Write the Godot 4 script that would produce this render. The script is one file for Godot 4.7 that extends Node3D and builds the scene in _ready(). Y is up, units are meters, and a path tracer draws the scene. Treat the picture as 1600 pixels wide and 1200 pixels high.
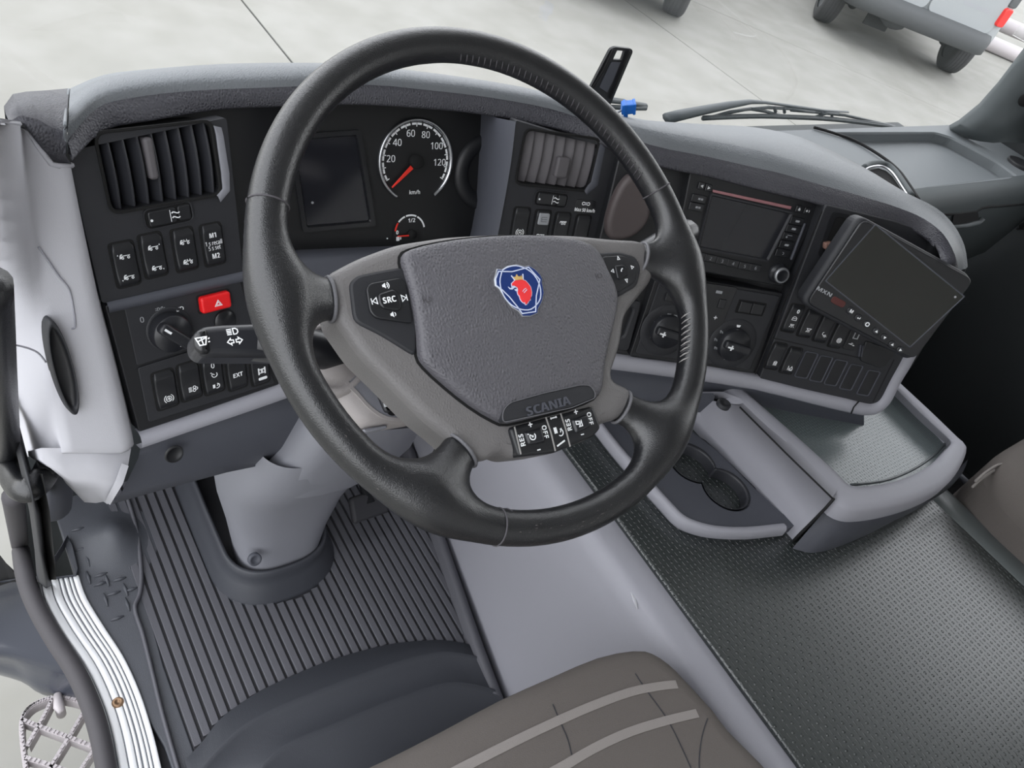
extends Node3D
# A lorry cab seen from the open driver's door: wheel, curved dashboard, engine tunnel and mats, with a paved yard and two vans outside.
# Metres, y up, cab floor at y = 0, the hub of the steering wheel over x = 0, z = 0; the lorry drives towards -z.

const FLOOR_TO_YARD := -0.82
var M := {}
var rng := RandomNumberGenerator.new()

# ---------------------------------------------------------------- mesh helpers
class Shape:
	var st := SurfaceTool.new()
	var t := Transform3D()
	var n := 0
	func _init() -> void:
		st.begin(Mesh.PRIMITIVE_TRIANGLES)
		st.set_smooth_group(0)
	func smooth(g: int) -> void:
		st.set_smooth_group(g)
	func tri(a: Vector3, b: Vector3, c: Vector3) -> void:
		st.add_vertex(t * a); st.add_vertex(t * b); st.add_vertex(t * c)
		n += 1
	func quad(a: Vector3, b: Vector3, c: Vector3, d: Vector3) -> void:
		tri(a, b, c); tri(a, c, d)
	# rows of points, each row as long as the next
	func loft(rows: Array, closed := false) -> void:
		for i in rows.size() - 1:
			var p = rows[i]
			var q = rows[i + 1]
			var k: int = p.size()
			for j in (k if closed else k - 1):
				var a: Vector3 = p[j]
				var b: Vector3 = p[(j + 1) % k]
				var c: Vector3 = q[(j + 1) % k]
				var d: Vector3 = q[j]
				if a.is_equal_approx(b): tri(a, c, d)
				elif c.is_equal_approx(d): tri(a, b, c)
				else: quad(a, b, c, d)
	func fan(ring: Array, flip := false) -> void:
		var c := Vector3.ZERO
		for p in ring: c += p
		c /= ring.size()
		for j in ring.size():
			var a: Vector3 = ring[j]
			var b: Vector3 = ring[(j + 1) % ring.size()]
			if flip: tri(c, b, a)
			else: tri(c, a, b)
	func cap(poly: Array, z: float, up := true) -> void:
		var idx := Geometry2D.triangulate_polygon(PackedVector2Array(poly))
		for i in range(0, idx.size(), 3):
			var a := Vector3(poly[idx[i]].x, poly[idx[i]].y, z)
			var b := Vector3(poly[idx[i + 1]].x, poly[idx[i + 1]].y, z)
			var c := Vector3(poly[idx[i + 2]].x, poly[idx[i + 2]].y, z)
			var ccw := (b - a).cross(c - a).z > 0.0
			if ccw == up: tri(a, c, b)
			else: tri(a, b, c)
	func done() -> ArrayMesh:
		st.generate_normals()
		st.index()
		return st.commit()

func ccw(poly: Array) -> Array:
	var s := 0.0
	for i in poly.size():
		var a: Vector2 = poly[i]
		var b: Vector2 = poly[(i + 1) % poly.size()]
		s += a.x * b.y - b.x * a.y
	var q := poly.duplicate()
	if s < 0.0: q.reverse()
	return q

func inset(poly: Array, d: float) -> Array:
	var out := []
	var k := poly.size()
	for i in k:
		var a: Vector2 = poly[(i + k - 1) % k]
		var b: Vector2 = poly[i]
		var c: Vector2 = poly[(i + 1) % k]
		var e1 := (b - a).normalized()
		var e2 := (c - b).normalized()
		var n1 := Vector2(-e1.y, e1.x)
		var n2 := Vector2(-e2.y, e2.x)
		var m := n1 + n2
		var l := m.length()
		m = m / l if l > 0.2 else n1
		var s: float = 1.0 / maxf(0.5, m.dot(n1))
		out.append(b + m * d * s)
	return out

# a round-cornered outline from a coarse one
func rounded(poly: Array, r: float, steps := 4) -> Array:
	var p := ccw(poly)
	var out := []
	var k := p.size()
	for i in k:
		var a: Vector2 = p[(i + k - 1) % k]
		var b: Vector2 = p[i]
		var c: Vector2 = p[(i + 1) % k]
		var d: float = minf(r, 0.45 * minf(a.distance_to(b), b.distance_to(c)))
		var s := b + (a - b).normalized() * d
		var e := b + (c - b).normalized() * d
		for j in steps + 1:
			var u := float(j) / steps
			out.append(s.lerp(b, u).lerp(b.lerp(e, u), u))
	return out

func rect(w: float, h: float, c := Vector2.ZERO) -> Array:
	return [c + Vector2(-w, -h) / 2, c + Vector2(w, -h) / 2, c + Vector2(w, h) / 2, c + Vector2(-w, h) / 2]

func rrect(w: float, h: float, r: float, c := Vector2.ZERO, steps := 4) -> Array:
	return rounded(rect(w, h, c), r, steps)

func circle(r: float, c := Vector2.ZERO, k := 32, sx := 1.0) -> Array:
	var out := []
	for i in k: out.append(c + Vector2(cos(TAU * i / k) * sx, sin(TAU * i / k)) * r)
	return out

# a plate standing z0..z1 on the plane of the transform, upper edge rounded by bev
func plate(s: Shape, poly: Array, t: Transform3D, z0: float, z1: float, bev := 0.001, steps := 2, bottom := false) -> void:
	var p := ccw(poly)
	s.t = t
	var rings := [p, p]
	var zs := [z0, z1 - bev]
	for j in range(1, steps + 1):
		var a := PI / 2 * j / steps
		rings.append(inset(p, bev * (1.0 - cos(a))))
		zs.append(z1 - bev + bev * sin(a))
	var rows := []
	for i in rings.size():
		var row := []
		for q in rings[i]: row.append(Vector3(q.x, q.y, zs[i]))
		rows.append(row)
	s.smooth(-1)
	s.loft(rows.slice(0, 2), true)
	s.smooth(0)
	s.loft(rows.slice(1), true)
	s.smooth(-1)
	s.cap(rings[-1], z1)
	if bottom: s.cap(p, z0, false)
	s.smooth(0)
	s.t = Transform3D()

# a plate with a hole (both seen as rays from the middle of the hole)
func frame(s: Shape, outer: Array, hole: Array, t: Transform3D, z0: float, z1: float, depth := -1.0, bev := 0.0) -> void:
	var o := ccw(outer)
	var h := ccw(hole)
	var c := Vector2.ZERO
	for p in h: c += p
	c /= h.size()
	var ang := []
	for p in o: ang.append((p - c).angle())
	for p in h: ang.append((p - c).angle())
	ang.sort()
	var a2 := []
	for a in ang:
		if a2.is_empty() or a - a2[-1] > 1e-4: a2.append(a)
	var hit := func(poly: Array, a: float) -> Vector2:
		var d := Vector2(cos(a), sin(a))
		var best := -1.0
		for i in poly.size():
			var p: Vector2 = poly[i] - c
			var q: Vector2 = poly[(i + 1) % poly.size()] - c
			var e := q - p
			var den := d.cross(e)
			if absf(den) < 1e-12: continue
			var u := p.cross(e) / den
			var w := p.cross(d) / den
			if u > 0 and w > -1e-4 and w < 1.0001: best = maxf(best, u)
		return c + d * best
	s.t = t
	var r0 := []
	var r1 := []
	var r2 := []
	var r3 := []
	var r4 := []
	for a in a2:
		var po: Vector2 = hit.call(o, a)
		var ph: Vector2 = hit.call(h, a)
		var pb: Vector2 = ph + (po - ph).normalized() * bev
		r0.append(Vector3(po.x, po.y, z0))
		r1.append(Vector3(po.x, po.y, z1))
		r2.append(Vector3(pb.x, pb.y, z1))
		r3.append(Vector3(ph.x, ph.y, z1 - bev))
		r4.append(Vector3(ph.x, ph.y, depth if depth > -0.999 else z0))
	s.smooth(-1)
	s.loft([r0, r1], true); s.loft([r1, r2], true)
	if bev > 0.0: s.loft([r2, r3], true)
	s.loft([r3, r4], true)
	s.smooth(0)
	s.t = Transform3D()

func box(s: Shape, size: Vector3, t: Transform3D, bev := 0.0) -> void:
	if bev > 0.0:
		plate(s, rrect(size.x, size.y, bev, Vector2.ZERO, 2), t, -size.z / 2, size.z / 2, bev, 2, true)
	else:
		plate(s, rect(size.x, size.y), t, -size.z / 2, size.z / 2, 0.0, 1, true)

func catmull(p: Array, k: int, closed := false) -> Array:
	var out := []
	var n := p.size()
	for i in (n if closed else n - 1):
		var a = p[(i + n - 1) % n] if closed else p[maxi(i - 1, 0)]
		var b = p[i]
		var c = p[(i + 1) % n]
		var d = p[(i + 2) % n] if closed else p[mini(i + 2, n - 1)]
		for j in k:
			var u := float(j) / k
			out.append(0.5 * ((2.0 * b) + (c - a) * u + (2.0 * a - 5.0 * b + 4.0 * c - d) * u * u + (3.0 * b - a - 3.0 * c + d) * u * u * u))
	if not closed: out.append(p[n - 1])
	return out

func tube(s: Shape, path: Array, radii: Variant, sides := 10, closed := false, flat := Vector2.ONE, up := Vector3.UP) -> void:
	var rows := []
	var n := path.size()
	for i in n:
		var a: Vector3 = path[(i + n - 1) % n] if closed else path[maxi(i - 1, 0)]
		var b: Vector3 = path[(i + 1) % n] if closed else path[mini(i + 1, n - 1)]
		var d := (b - a).normalized()
		var x := up.cross(d)
		if x.length() < 0.05: x = Vector3.RIGHT.cross(d)
		x = x.normalized()
		var y := d.cross(x).normalized()
		var r: float = radii[i] if radii is Array else radii
		var row := []
		for j in sides:
			var w := TAU * j / sides
			row.append(path[i] + (x * cos(w) * flat.x + y * sin(w) * flat.y) * r)
		rows.append(row)
	if closed: rows.append(rows[0])
	s.loft(rows, true)
	if not closed:
		s.fan(rows[0], true); s.fan(rows[-1])

# turned about the z axis of the transform; profile of (radius, z)
func lathe(s: Shape, prof: Array, t: Transform3D, k := 32, hard := false) -> void:
	s.t = t
	if hard: s.smooth(-1)
	var rows := []
	for p in prof:
		var row := []
		for j in k: row.append(Vector3(cos(TAU * j / k) * p.x, sin(TAU * j / k) * p.x, p.y))
		rows.append(row)
	s.loft(rows, true)
	s.smooth(0)
	s.t = Transform3D()

# printed lines: flat ribbons of real paint thickness on the plane of t
func stroke(s: Shape, pts: Array, w: float, t: Transform3D, z: float, closed := false, thick := 0.00025) -> void:
	var p := pts.duplicate()
	var n := p.size()
	var l := []
	var r := []
	for i in n:
		var a: Vector2 = p[(i + n - 1) % n] if closed else p[maxi(i - 1, 0)]
		var b: Vector2 = p[i]
		var c: Vector2 = p[(i + 1) % n] if closed else p[mini(i + 1, n - 1)]
		var e1 := (b - a).normalized()
		var e2 := (c - b).normalized()
		if e1 == Vector2.ZERO: e1 = e2
		if e2 == Vector2.ZERO: e2 = e1
		var m := (Vector2(-e1.y, e1.x) + Vector2(-e2.y, e2.x)).normalized()
		var q := w / 2 / maxf(0.4, m.dot(Vector2(-e1.y, e1.x)))
		l.append(b + m * q); r.append(b - m * q)
	s.t = t
	s.smooth(-1)
	var rows := []
	for i in (n + 1 if closed else n):
		var k := i % n
		rows.append([Vector3(r[k].x, r[k].y, z), Vector3(r[k].x, r[k].y, z + thick), Vector3(l[k].x, l[k].y, z + thick), Vector3(l[k].x, l[k].y, z)])
	s.loft(rows, false)
	s.smooth(0)
	s.t = Transform3D()

func blob(s: Shape, poly: Array, t: Transform3D, z: float, thick := 0.00025) -> void:
	plate(s, poly, t, z, z + thick, 0.0, 1)

# ---------------------------------------------------------------- objects
func obj(called: String, s: Variant, mat: Material, parent: Node = self, label := "") -> MeshInstance3D:
	var mi := MeshInstance3D.new()
	mi.name = called
	mi.mesh = s.done() if s is Shape else s
	mi.material_override = mat
	parent.add_child(mi, true)
	mi.global_transform = Transform3D()
	if label: mi.set_meta("label", label)
	return mi

func thing(called: String, at: Vector3, label: String, category: String, group := "") -> Node3D:
	var o := Node3D.new()
	o.name = called
	add_child(o, true)
	o.position = at
	tag(o, label, category, group)
	return o

func tag(o: Node, label: String, category: String, group := "") -> void:
	o.set_meta("label", label)
	o.set_meta("category", category)
	if group: o.set_meta("group", group)

func struct(called: String, s: Variant, mat: Material, label := "", category := "") -> MeshInstance3D:
	var o := obj(called, s, mat)
	o.set_meta("kind", "structure")
	if label: tag(o, label, category)
	return o

func lettering(text: String, size: float, t: Transform3D, mat: Material, parent: Node, called := "lettering", bold := false, squash := 1.0, depth := 0.0003) -> MeshInstance3D:
	var f := SystemFont.new()
	f.font_names = PackedStringArray(["Droid Sans"])
	f.font_weight = 700 if bold else 400
	var tm := TextMesh.new()
	tm.text = text
	tm.font = f
	tm.font_size = 64
	tm.pixel_size = size / 46.0
	tm.depth = depth
	tm.curve_step = 3.0
	var mi := MeshInstance3D.new()
	mi.name = called
	mi.mesh = tm
	mi.material_override = mat
	parent.add_child(mi, true)
	mi.global_transform = t * Transform3D(Basis().scaled(Vector3(squash, 1, 1)), Vector3.ZERO)
	return mi

func panel_plane(o: Vector3, yaw: float, tilt: float) -> Transform3D:
	var y := deg_to_rad(yaw)
	var t := deg_to_rad(tilt)
	var u := Vector3(cos(y), 0, sin(y))
	var n := Vector3(-sin(y), 0, cos(y)) * cos(t) + Vector3.UP * sin(t)
	return Transform3D(Basis(u, n.cross(u), n), o)

func on(t: Transform3D, c: Vector2, z := 0.0, turn := 0.0) -> Transform3D:
	return t * Transform3D(Basis(Vector3.BACK, turn), Vector3(c.x, c.y, z))

# smooth surface round a distance field, one vertex per crossed cell
func nets(s: Shape, lo: Vector3, hi: Vector3, cell: float, f: Callable, t: Transform3D) -> void:
	var nx := int(ceil((hi.x - lo.x) / cell)) + 1
	var ny := int(ceil((hi.y - lo.y) / cell)) + 1
	var nz := int(ceil((hi.z - lo.z) / cell)) + 1
	var v := PackedFloat32Array()
	v.resize(nx * ny * nz)
	for i in nx:
		for k in nz:
			for j in ny:
				v[(i * nz + k) * ny + j] = f.call(Vector3(lo.x + i * cell, lo.y + j * cell, lo.z + k * cell))
	var at := {}
	var di := nz * ny
	var dk := ny
	var corners := [0, di, dk, di + dk, 1, di + 1, dk + 1, di + dk + 1]
	var offs := [Vector3(0, 0, 0), Vector3(1, 0, 0), Vector3(0, 0, 1), Vector3(1, 0, 1), Vector3(0, 1, 0), Vector3(1, 1, 0), Vector3(0, 1, 1), Vector3(1, 1, 1)]
	var edges := [[0, 1], [2, 3], [4, 5], [6, 7], [0, 2], [1, 3], [4, 6], [5, 7], [0, 4], [1, 5], [2, 6], [3, 7]]
	for i in nx - 1:
		for k in nz - 1:
			for j in ny - 1:
				var b := (i * nz + k) * ny + j
				var neg := 0
				for c in corners:
					if v[b + c] < 0.0: neg += 1
				if neg == 0 or neg == 8: continue
				var sum := Vector3.ZERO
				var cnt := 0
				for e in edges:
					var va := v[b + corners[e[0]]]
					var vb := v[b + corners[e[1]]]
					if (va < 0.0) != (vb < 0.0):
						var pa: Vector3 = offs[e[0]]
						var pb: Vector3 = offs[e[1]]
						sum += pa.lerp(pb, va / (va - vb))
						cnt += 1
				at[b] = lo + (Vector3(i, j, k) + sum / cnt) * cell
	s.t = t
	for i in range(1, nx - 1):
		for k in range(1, nz - 1):
			for j in range(1, ny - 1):
				var b := (i * nz + k) * ny + j
				var a := v[b]
				for ax in [[di, dk, 1], [dk, 1, di], [1, di, dk]]:
					var c: float = v[b + ax[0]]
					if (a < 0.0) == (c < 0.0): continue
					var q0: Vector3 = at[b]
					var q1: Vector3 = at[b - ax[1]]
					var q2: Vector3 = at[b - ax[1] - ax[2]]
					var q3: Vector3 = at[b - ax[2]]
					if a < 0.0: s.quad(q0, q1, q2, q3)
					else: s.quad(q0, q3, q2, q1)
	s.t = Transform3D()

func smin(a: float, b: float, k: float) -> float:
	var h := maxf(k - absf(a - b), 0.0) / k
	return minf(a, b) - h * h * k * 0.25

# ---------------------------------------------------------------- materials
func noise_tex(freq: float, kind := FastNoiseLite.TYPE_SIMPLEX_SMOOTH, as_normal := false, bump := 4.0, size := 256, octaves := 3, sd := 1, ramp: Gradient = null) -> NoiseTexture2D:
	var n := FastNoiseLite.new()
	n.noise_type = kind
	n.frequency = freq
	n.fractal_octaves = octaves
	n.seed = sd
	if kind == FastNoiseLite.TYPE_CELLULAR:
		n.cellular_return_type = FastNoiseLite.RETURN_DISTANCE2_SUB
		n.fractal_type = FastNoiseLite.FRACTAL_NONE
	var t := NoiseTexture2D.new()
	t.width = size
	t.height = size
	t.seamless = true
	t.as_normal_map = as_normal
	t.bump_strength = bump
	t.noise = n
	if ramp: t.color_ramp = ramp
	return t

func mat(c: Color, rough := 0.6, metal := 0.0, spec := 0.5) -> StandardMaterial3D:
	var m := StandardMaterial3D.new()
	m.albedo_color = c
	m.roughness = rough
	m.metallic = metal
	m.metallic_specular = spec
	return m

func grained(c: Color, rough: float, tex: Texture2D, scale: float, strength: float, spec := 0.5) -> StandardMaterial3D:
	var m := mat(c, rough, 0.0, spec)
	m.uv1_triplanar = true
	m.uv1_world_triplanar = true
	m.uv1_scale = Vector3.ONE * scale
	m.normal_enabled = true
	m.normal_texture = tex
	m.normal_scale = strength
	return m

func ramp(a: Color, b: Color, p := 0.0, q := 1.0) -> Gradient:
	var g := Gradient.new()
	g.offsets = PackedFloat32Array([p, q])
	g.colors = PackedColorArray([a, b])
	return g

func make_materials() -> void:
	var leather := noise_tex(0.055, FastNoiseLite.TYPE_CELLULAR, true, 5.0, 512)
	var fine := noise_tex(0.12, FastNoiseLite.TYPE_SIMPLEX_SMOOTH, true, 3.0, 256, 2)
	var soft := noise_tex(0.02, FastNoiseLite.TYPE_SIMPLEX_SMOOTH, false, 1.0, 512, 5, 7, ramp(Color(0.62, 0.62, 0.62), Color(1, 1, 1), 0.3, 0.75))
	var weave := noise_tex(0.2, FastNoiseLite.TYPE_VALUE, true, 6.0, 256, 2, 3)
	M.panel = grained(Color8(37, 38, 42), 0.6, fine, 30.0, 0.25)
	M.panel_dark = mat(Color8(25, 26, 29), 0.5)
	M.seam = mat(Color8(16, 16, 18), 0.8)
	M.hole = mat(Color8(9, 9, 10), 0.9)
	M.hood = grained(Color8(106, 110, 114), 0.55, leather, 13.0, 0.8)
	M.lip = grained(Color8(60, 60, 66), 0.55, leather, 12.0, 1.6)
	M.trim = grained(Color8(186, 186, 192), 0.62, fine, 25.0, 0.2)
	M.trim_mid = grained(Color8(150, 150, 158), 0.6, fine, 25.0, 0.2)
	M.bolster = grained(Color8(72, 74, 82), 0.6, fine, 25.0, 0.2)
	M.leather = grained(Color8(21, 22, 25), 0.36, fine, 26.0, 0.45, 0.62)
	M.leather.roughness_texture = noise_tex(0.03, FastNoiseLite.TYPE_SIMPLEX_SMOOTH, false, 1.0, 512, 5, 11, ramp(Color(0.75, 0.75, 0.75), Color(1, 1, 1), 0.3, 0.7))
	M.leather.roughness = 0.4
	M.hub = grained(Color8(96, 96, 100), 0.55, leather, 16.0, 0.7)
	M.hub_trim = grained(Color8(110, 108, 108), 0.5, leather, 16.0, 0.6)
	M.pad = grained(Color8(86, 85, 90), 0.5, leather, 13.0, 1.2)
	M.column = grained(Color8(154, 149, 148), 0.6, fine, 25.0, 0.25)
	M.tower = grained(Color8(128, 129, 136), 0.5, fine, 25.0, 0.2)
	M.gloss = mat(Color8(26, 27, 30), 0.28)
	M.knob = mat(Color8(34, 35, 39), 0.34)
	M.key = grained(Color8(30, 31, 34), 0.4, fine, 40.0, 0.2)
	M.print = mat(Color8(236, 238, 240), 0.6)
	M.print_dim = mat(Color8(150, 152, 156), 0.6)
	M.red = mat(Color8(226, 26, 30), 0.4)
	M.needle = mat(Color8(226, 48, 34), 0.5)
	M.chrome = mat(Color8(190, 192, 196), 0.25, 1.0)
	M.silver = mat(Color8(176, 178, 182), 0.35, 0.8)
	M.alu = mat(Color8(242, 243, 245), 0.4, 0.25)
	M.alu.normal_enabled = true
	M.alu.normal_texture = fine
	M.alu.normal_scale = 0.06
	M.alu.uv1_triplanar = true
	M.alu.uv1_scale = Vector3.ONE * 8
	M.alu_dark = mat(Color8(118, 121, 126), 0.5, 0.6)
	M.rubber = grained(Color8(84, 84, 90), 0.6, fine, 20.0, 0.5)
	M.rubber_dark = mat(Color8(44, 44, 48), 0.7)
	M.rubber_smooth = grained(Color8(58, 60, 66), 0.52, fine, 20.0, 0.3)
	M.checker = grained(Color8(72, 74, 80), 0.5, fine, 20.0, 0.4)
	M.seal = grained(Color8(62, 60, 63), 0.7, fine, 40.0, 0.4)
	M.fabric = grained(Color8(100, 95, 92), 0.95, weave, 45.0, 0.8, 0.2)
	M.fabric_light = grained(Color8(138, 133, 130), 0.95, weave, 60.0, 0.8, 0.2)
	M.thread = mat(Color8(150, 148, 146), 0.8)
	M.thread_dark = mat(Color8(70, 68, 72), 0.8)
	M.screen = mat(Color8(30, 31, 36), 0.12)
	M.screen_off = mat(Color8(30, 31, 28), 0.2)
	M.dial = mat(Color8(17, 18, 20), 0.5)
	M.glass = mat(Color(0.9, 0.95, 0.93, 0.05), 0.02)
	M.glass.transparency = BaseMaterial3D.TRANSPARENCY_ALPHA
	M.vent = mat(Color8(88, 85, 88), 0.6)
	M.slat_dark = mat(Color8(44, 45, 50), 0.5)
	M.navy = mat(Color8(28, 52, 112), 0.3)
	M.griffin = mat(Color8(238, 58, 62), 0.35)
	M.gold = mat(Color8(206, 170, 104), 0.4)
	M.pale = mat(Color8(206, 214, 236), 0.35)
	M.blue = mat(Color8(28, 108, 200), 0.4)
	M.cup = mat(Color8(46, 47, 52), 0.45)
	M.door_dark = grained(Color8(46, 50, 52), 0.7, fine, 25.0, 0.2)
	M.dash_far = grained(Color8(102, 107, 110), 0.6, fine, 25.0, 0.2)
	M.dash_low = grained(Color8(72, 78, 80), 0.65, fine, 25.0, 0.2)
	M.headliner = mat(Color8(200, 199, 197), 0.95)
	M.wiper = mat(Color8(52, 58, 62), 0.55)
	M.tyre = grained(Color8(58, 58, 60), 0.85, fine, 8.0, 0.6)
	M.van_white = mat(Color8(150, 154, 156), 0.35)
	M.van_plastic = mat(Color8(72, 74, 76), 0.75)
	M.van_under = mat(Color8(46, 47, 48), 0.9)
	M.lens = mat(Color8(214, 40, 36), 0.25)
	M.step_metal = grained(Color8(176, 170, 172), 0.5, fine, 20.0, 0.4)
	M.step_plastic = mat(Color8(58, 61, 70), 0.25)
	M.wood = mat(Color8(120, 90, 80), 0.7)
	# yard concrete: broad stains over fine grit
	M.concrete = mat(Color8(132, 131, 126), 0.9)
	M.concrete.uv1_triplanar = true
	M.concrete.uv1_world_triplanar = true
	M.concrete.uv1_scale = Vector3.ONE * 0.16
	M.concrete.albedo_texture = noise_tex(0.012, FastNoiseLite.TYPE_SIMPLEX_SMOOTH, false, 1.0, 1024, 6, 21, ramp(Color(0.94, 0.94, 0.93), Color(1, 1, 1), 0.2, 0.8))
	# engine cover mat: rows of raised dots and dashes
	var im := Image.create_empty(512, 512, false, Image.FORMAT_RGB8)
	im.fill(Color(0.5, 0.5, 0.5))
	for iy in 8:
		for ix in 8:
			var cx := ix * 64 + 32
			var cy := iy * 64 + 32
			var dash := (ix + iy) % 2 == 0
			for y in range(-31, 32):
				for x in range(-31, 32):
					var d := Vector2(x / 9.0, y / 30.0).length() if dash else Vector2(x / 17.0, y / 17.0).length()
					if d < 1.0: im.set_pixel(cx + x, cy + y, Color(0.5, 0.5, 0.5) + Color(0.5, 0.5, 0.5) * clampf((1.0 - d) * 2.2, 0, 1))
	im.bump_map_to_normal_map(10.0)
	M.cover = mat(Color8(42, 47, 47), 0.3, 0.0, 0.7)
	M.cover.normal_enabled = true
	M.cover.normal_texture = ImageTexture.create_from_image(im)
	M.cover.normal_scale = 1.7
	M.cover.uv1_triplanar = true
	M.cover.uv1_world_triplanar = true
	M.cover.uv1_scale = Vector3.ONE * 15.0
	M.cover_edge = grained(Color8(78, 84, 85), 0.42, fine, 20.0, 0.2, 0.7)
	M.tray_mat = M.cover.duplicate()
	M.tray_mat.albedo_color = Color8(92, 101, 102)
	M.tray_mat.uv1_scale = Vector3.ONE * 22.0

func _ready() -> void:
	rng.seed = 7
	# camera: held at the open driver's door, turned right, down and tilted
	var cam := Camera3D.new()
	cam.name = "camera"
	cam.fov = rad_to_deg(2.0 * atan(600.0 / 1200.0))
	cam.near = 0.02
	cam.far = 300.0
	add_child(cam)
	cam.transform = Transform3D(Basis(Vector3(0.797293, 0.287635, 0.530651), Vector3(0.207109, 0.695412, -0.688119), Vector3(-0.566948, 0.658535, 0.494876)), Vector3(-0.3927, 1.2675, 0.3852))
	cam.current = true
	# bright overcast sky, no sun
	var env := Environment.new()
	env.background_mode = Environment.BG_SKY
	var sm := ProceduralSkyMaterial.new()
	sm.sky_top_color = Color(0.97, 0.98, 1.0)
	sm.sky_horizon_color = Color(0.96, 0.965, 0.96)
	sm.ground_horizon_color = Color(0.8, 0.8, 0.8)
	sm.ground_bottom_color = Color(0.5, 0.5, 0.5)
	sm.sky_energy_multiplier = 1.0
	sm.sun_angle_max = 0.0
	var sky := Sky.new()
	sky.sky_material = sm
	env.sky = sky
	env.ambient_light_source = Environment.AMBIENT_SOURCE_SKY
	env.tonemap_mode = Environment.TONE_MAPPER_LINEAR
	env.tonemap_exposure = 3.6
	env.sdfgi_enabled = true
	env.ssao_enabled = true
	env.ssil_enabled = true
	var we := WorldEnvironment.new()
	we.name = "environment"
	we.environment = env
	add_child(we)
	make_materials()
	yard()
	shell()
	floor_and_tunnel()
	dashboard()
	left_panel()
	cluster()
	middle_panel()
	radio_panel()
	right_panel()
	monitor()
	passenger_dash()
	shelf()
	column()
	wheel()
	door_side()
	seats()
	windscreen_things()

# ---------------------------------------------------------------- outside
func yard() -> void:
	var s := Shape.new()
	var base := MeshInstance3D.new()
	box(s, Vector3(160, 0.3, 160), Transform3D(Basis(), Vector3(20, FLOOR_TO_YARD - 0.165, -20)))
	var g := obj("ground", s, M.seam)
	g.set_meta("kind", "structure")
	tag(g, "pale concrete yard of large slabs outside the lorry", "ground")
	base.free()
	var t := Transform3D(Basis(Vector3.RIGHT, Vector3.FORWARD, Vector3.UP), Vector3(0, FLOOR_TO_YARD, 0))
	var cuts := [-2.56, 1.585, 5.73]
	var polys := []
	for k in 2:
		for zz in [[-60, -14.0], [-14.0, -9.0], [-9.0, 0.4], [0.4, 20]]:
			polys.append([Vector2(cuts[k] + 0.007, -zz[1] + 0.007), Vector2(cuts[k + 1] - 0.007, -zz[1] + 0.007), Vector2(cuts[k + 1] - 0.007, -zz[0] - 0.007), Vector2(cuts[k] + 0.007, -zz[0] - 0.007)])
	polys.append([Vector2(-40, -20), Vector2(-2.567, -20), Vector2(-2.567, 60), Vector2(-40, 60)])
	polys.append([Vector2(5.737, 7.31), Vector2(5.737, -20), Vector2(26.2, -20)])
	polys.append([Vector2(5.737, 60), Vector2(5.737, 7.335), Vector2(26.215, -20), Vector2(70, -20), Vector2(70, 60)])
	for p in polys:
		var q := Shape.new()
		plate(q, p, t, -0.02, 0.0, 0.004, 1)
		obj("slab", q, M.concrete, g)
	# faint tyre scuffs on the concrete
	van(Vector3(9.83, FLOOR_TO_YARD, -4.94), "white panel van parked tail towards the lorry, red lamp low on its right corner", "van", true)
	van(Vector3(5.62, FLOOR_TO_YARD, -5.93), "van of which only a rear tyre shows, above the middle of the windscreen", "van", false)
	# low timber-grey kerb beams behind the van
	for k in 2:
		var q := Shape.new()
		var p := [Vector3(11.9 + 0.9 * k, FLOOR_TO_YARD + 0.1 + 0.2 * k, -6.6), Vector3(14.2 + 0.9 * k, FLOOR_TO_YARD + 0.1 + 0.2 * k, -3.4)]
		tube(q, p, 0.11, 8)
		tag(obj("beam", q, M.step_metal), ["pale round beam lying on the ground behind the white van", "upper pale round beam behind the white van"][k], "beam")

func tyre(s: Shape, r: float, w: float, t: Transform3D) -> void:
	lathe(s, [Vector2(r * 0.62, -w / 2), Vector2(r * 0.9, -w / 2), Vector2(r * 0.985, -w * 0.42), Vector2(r, -w * 0.3), Vector2(r, w * 0.3), Vector2(r * 0.985, w * 0.42), Vector2(r * 0.9, w / 2), Vector2(r * 0.62, w / 2)], t, 40)
	for k in 4:
		var z: float = (k - 1.5) * w * 0.17
		lathe(s, [Vector2(r * 1.0, z - 0.014), Vector2(r * 1.012, z - 0.012), Vector2(r * 1.012, z + 0.012), Vector2(r * 1.0, z + 0.014)], t, 40, true)

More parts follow.
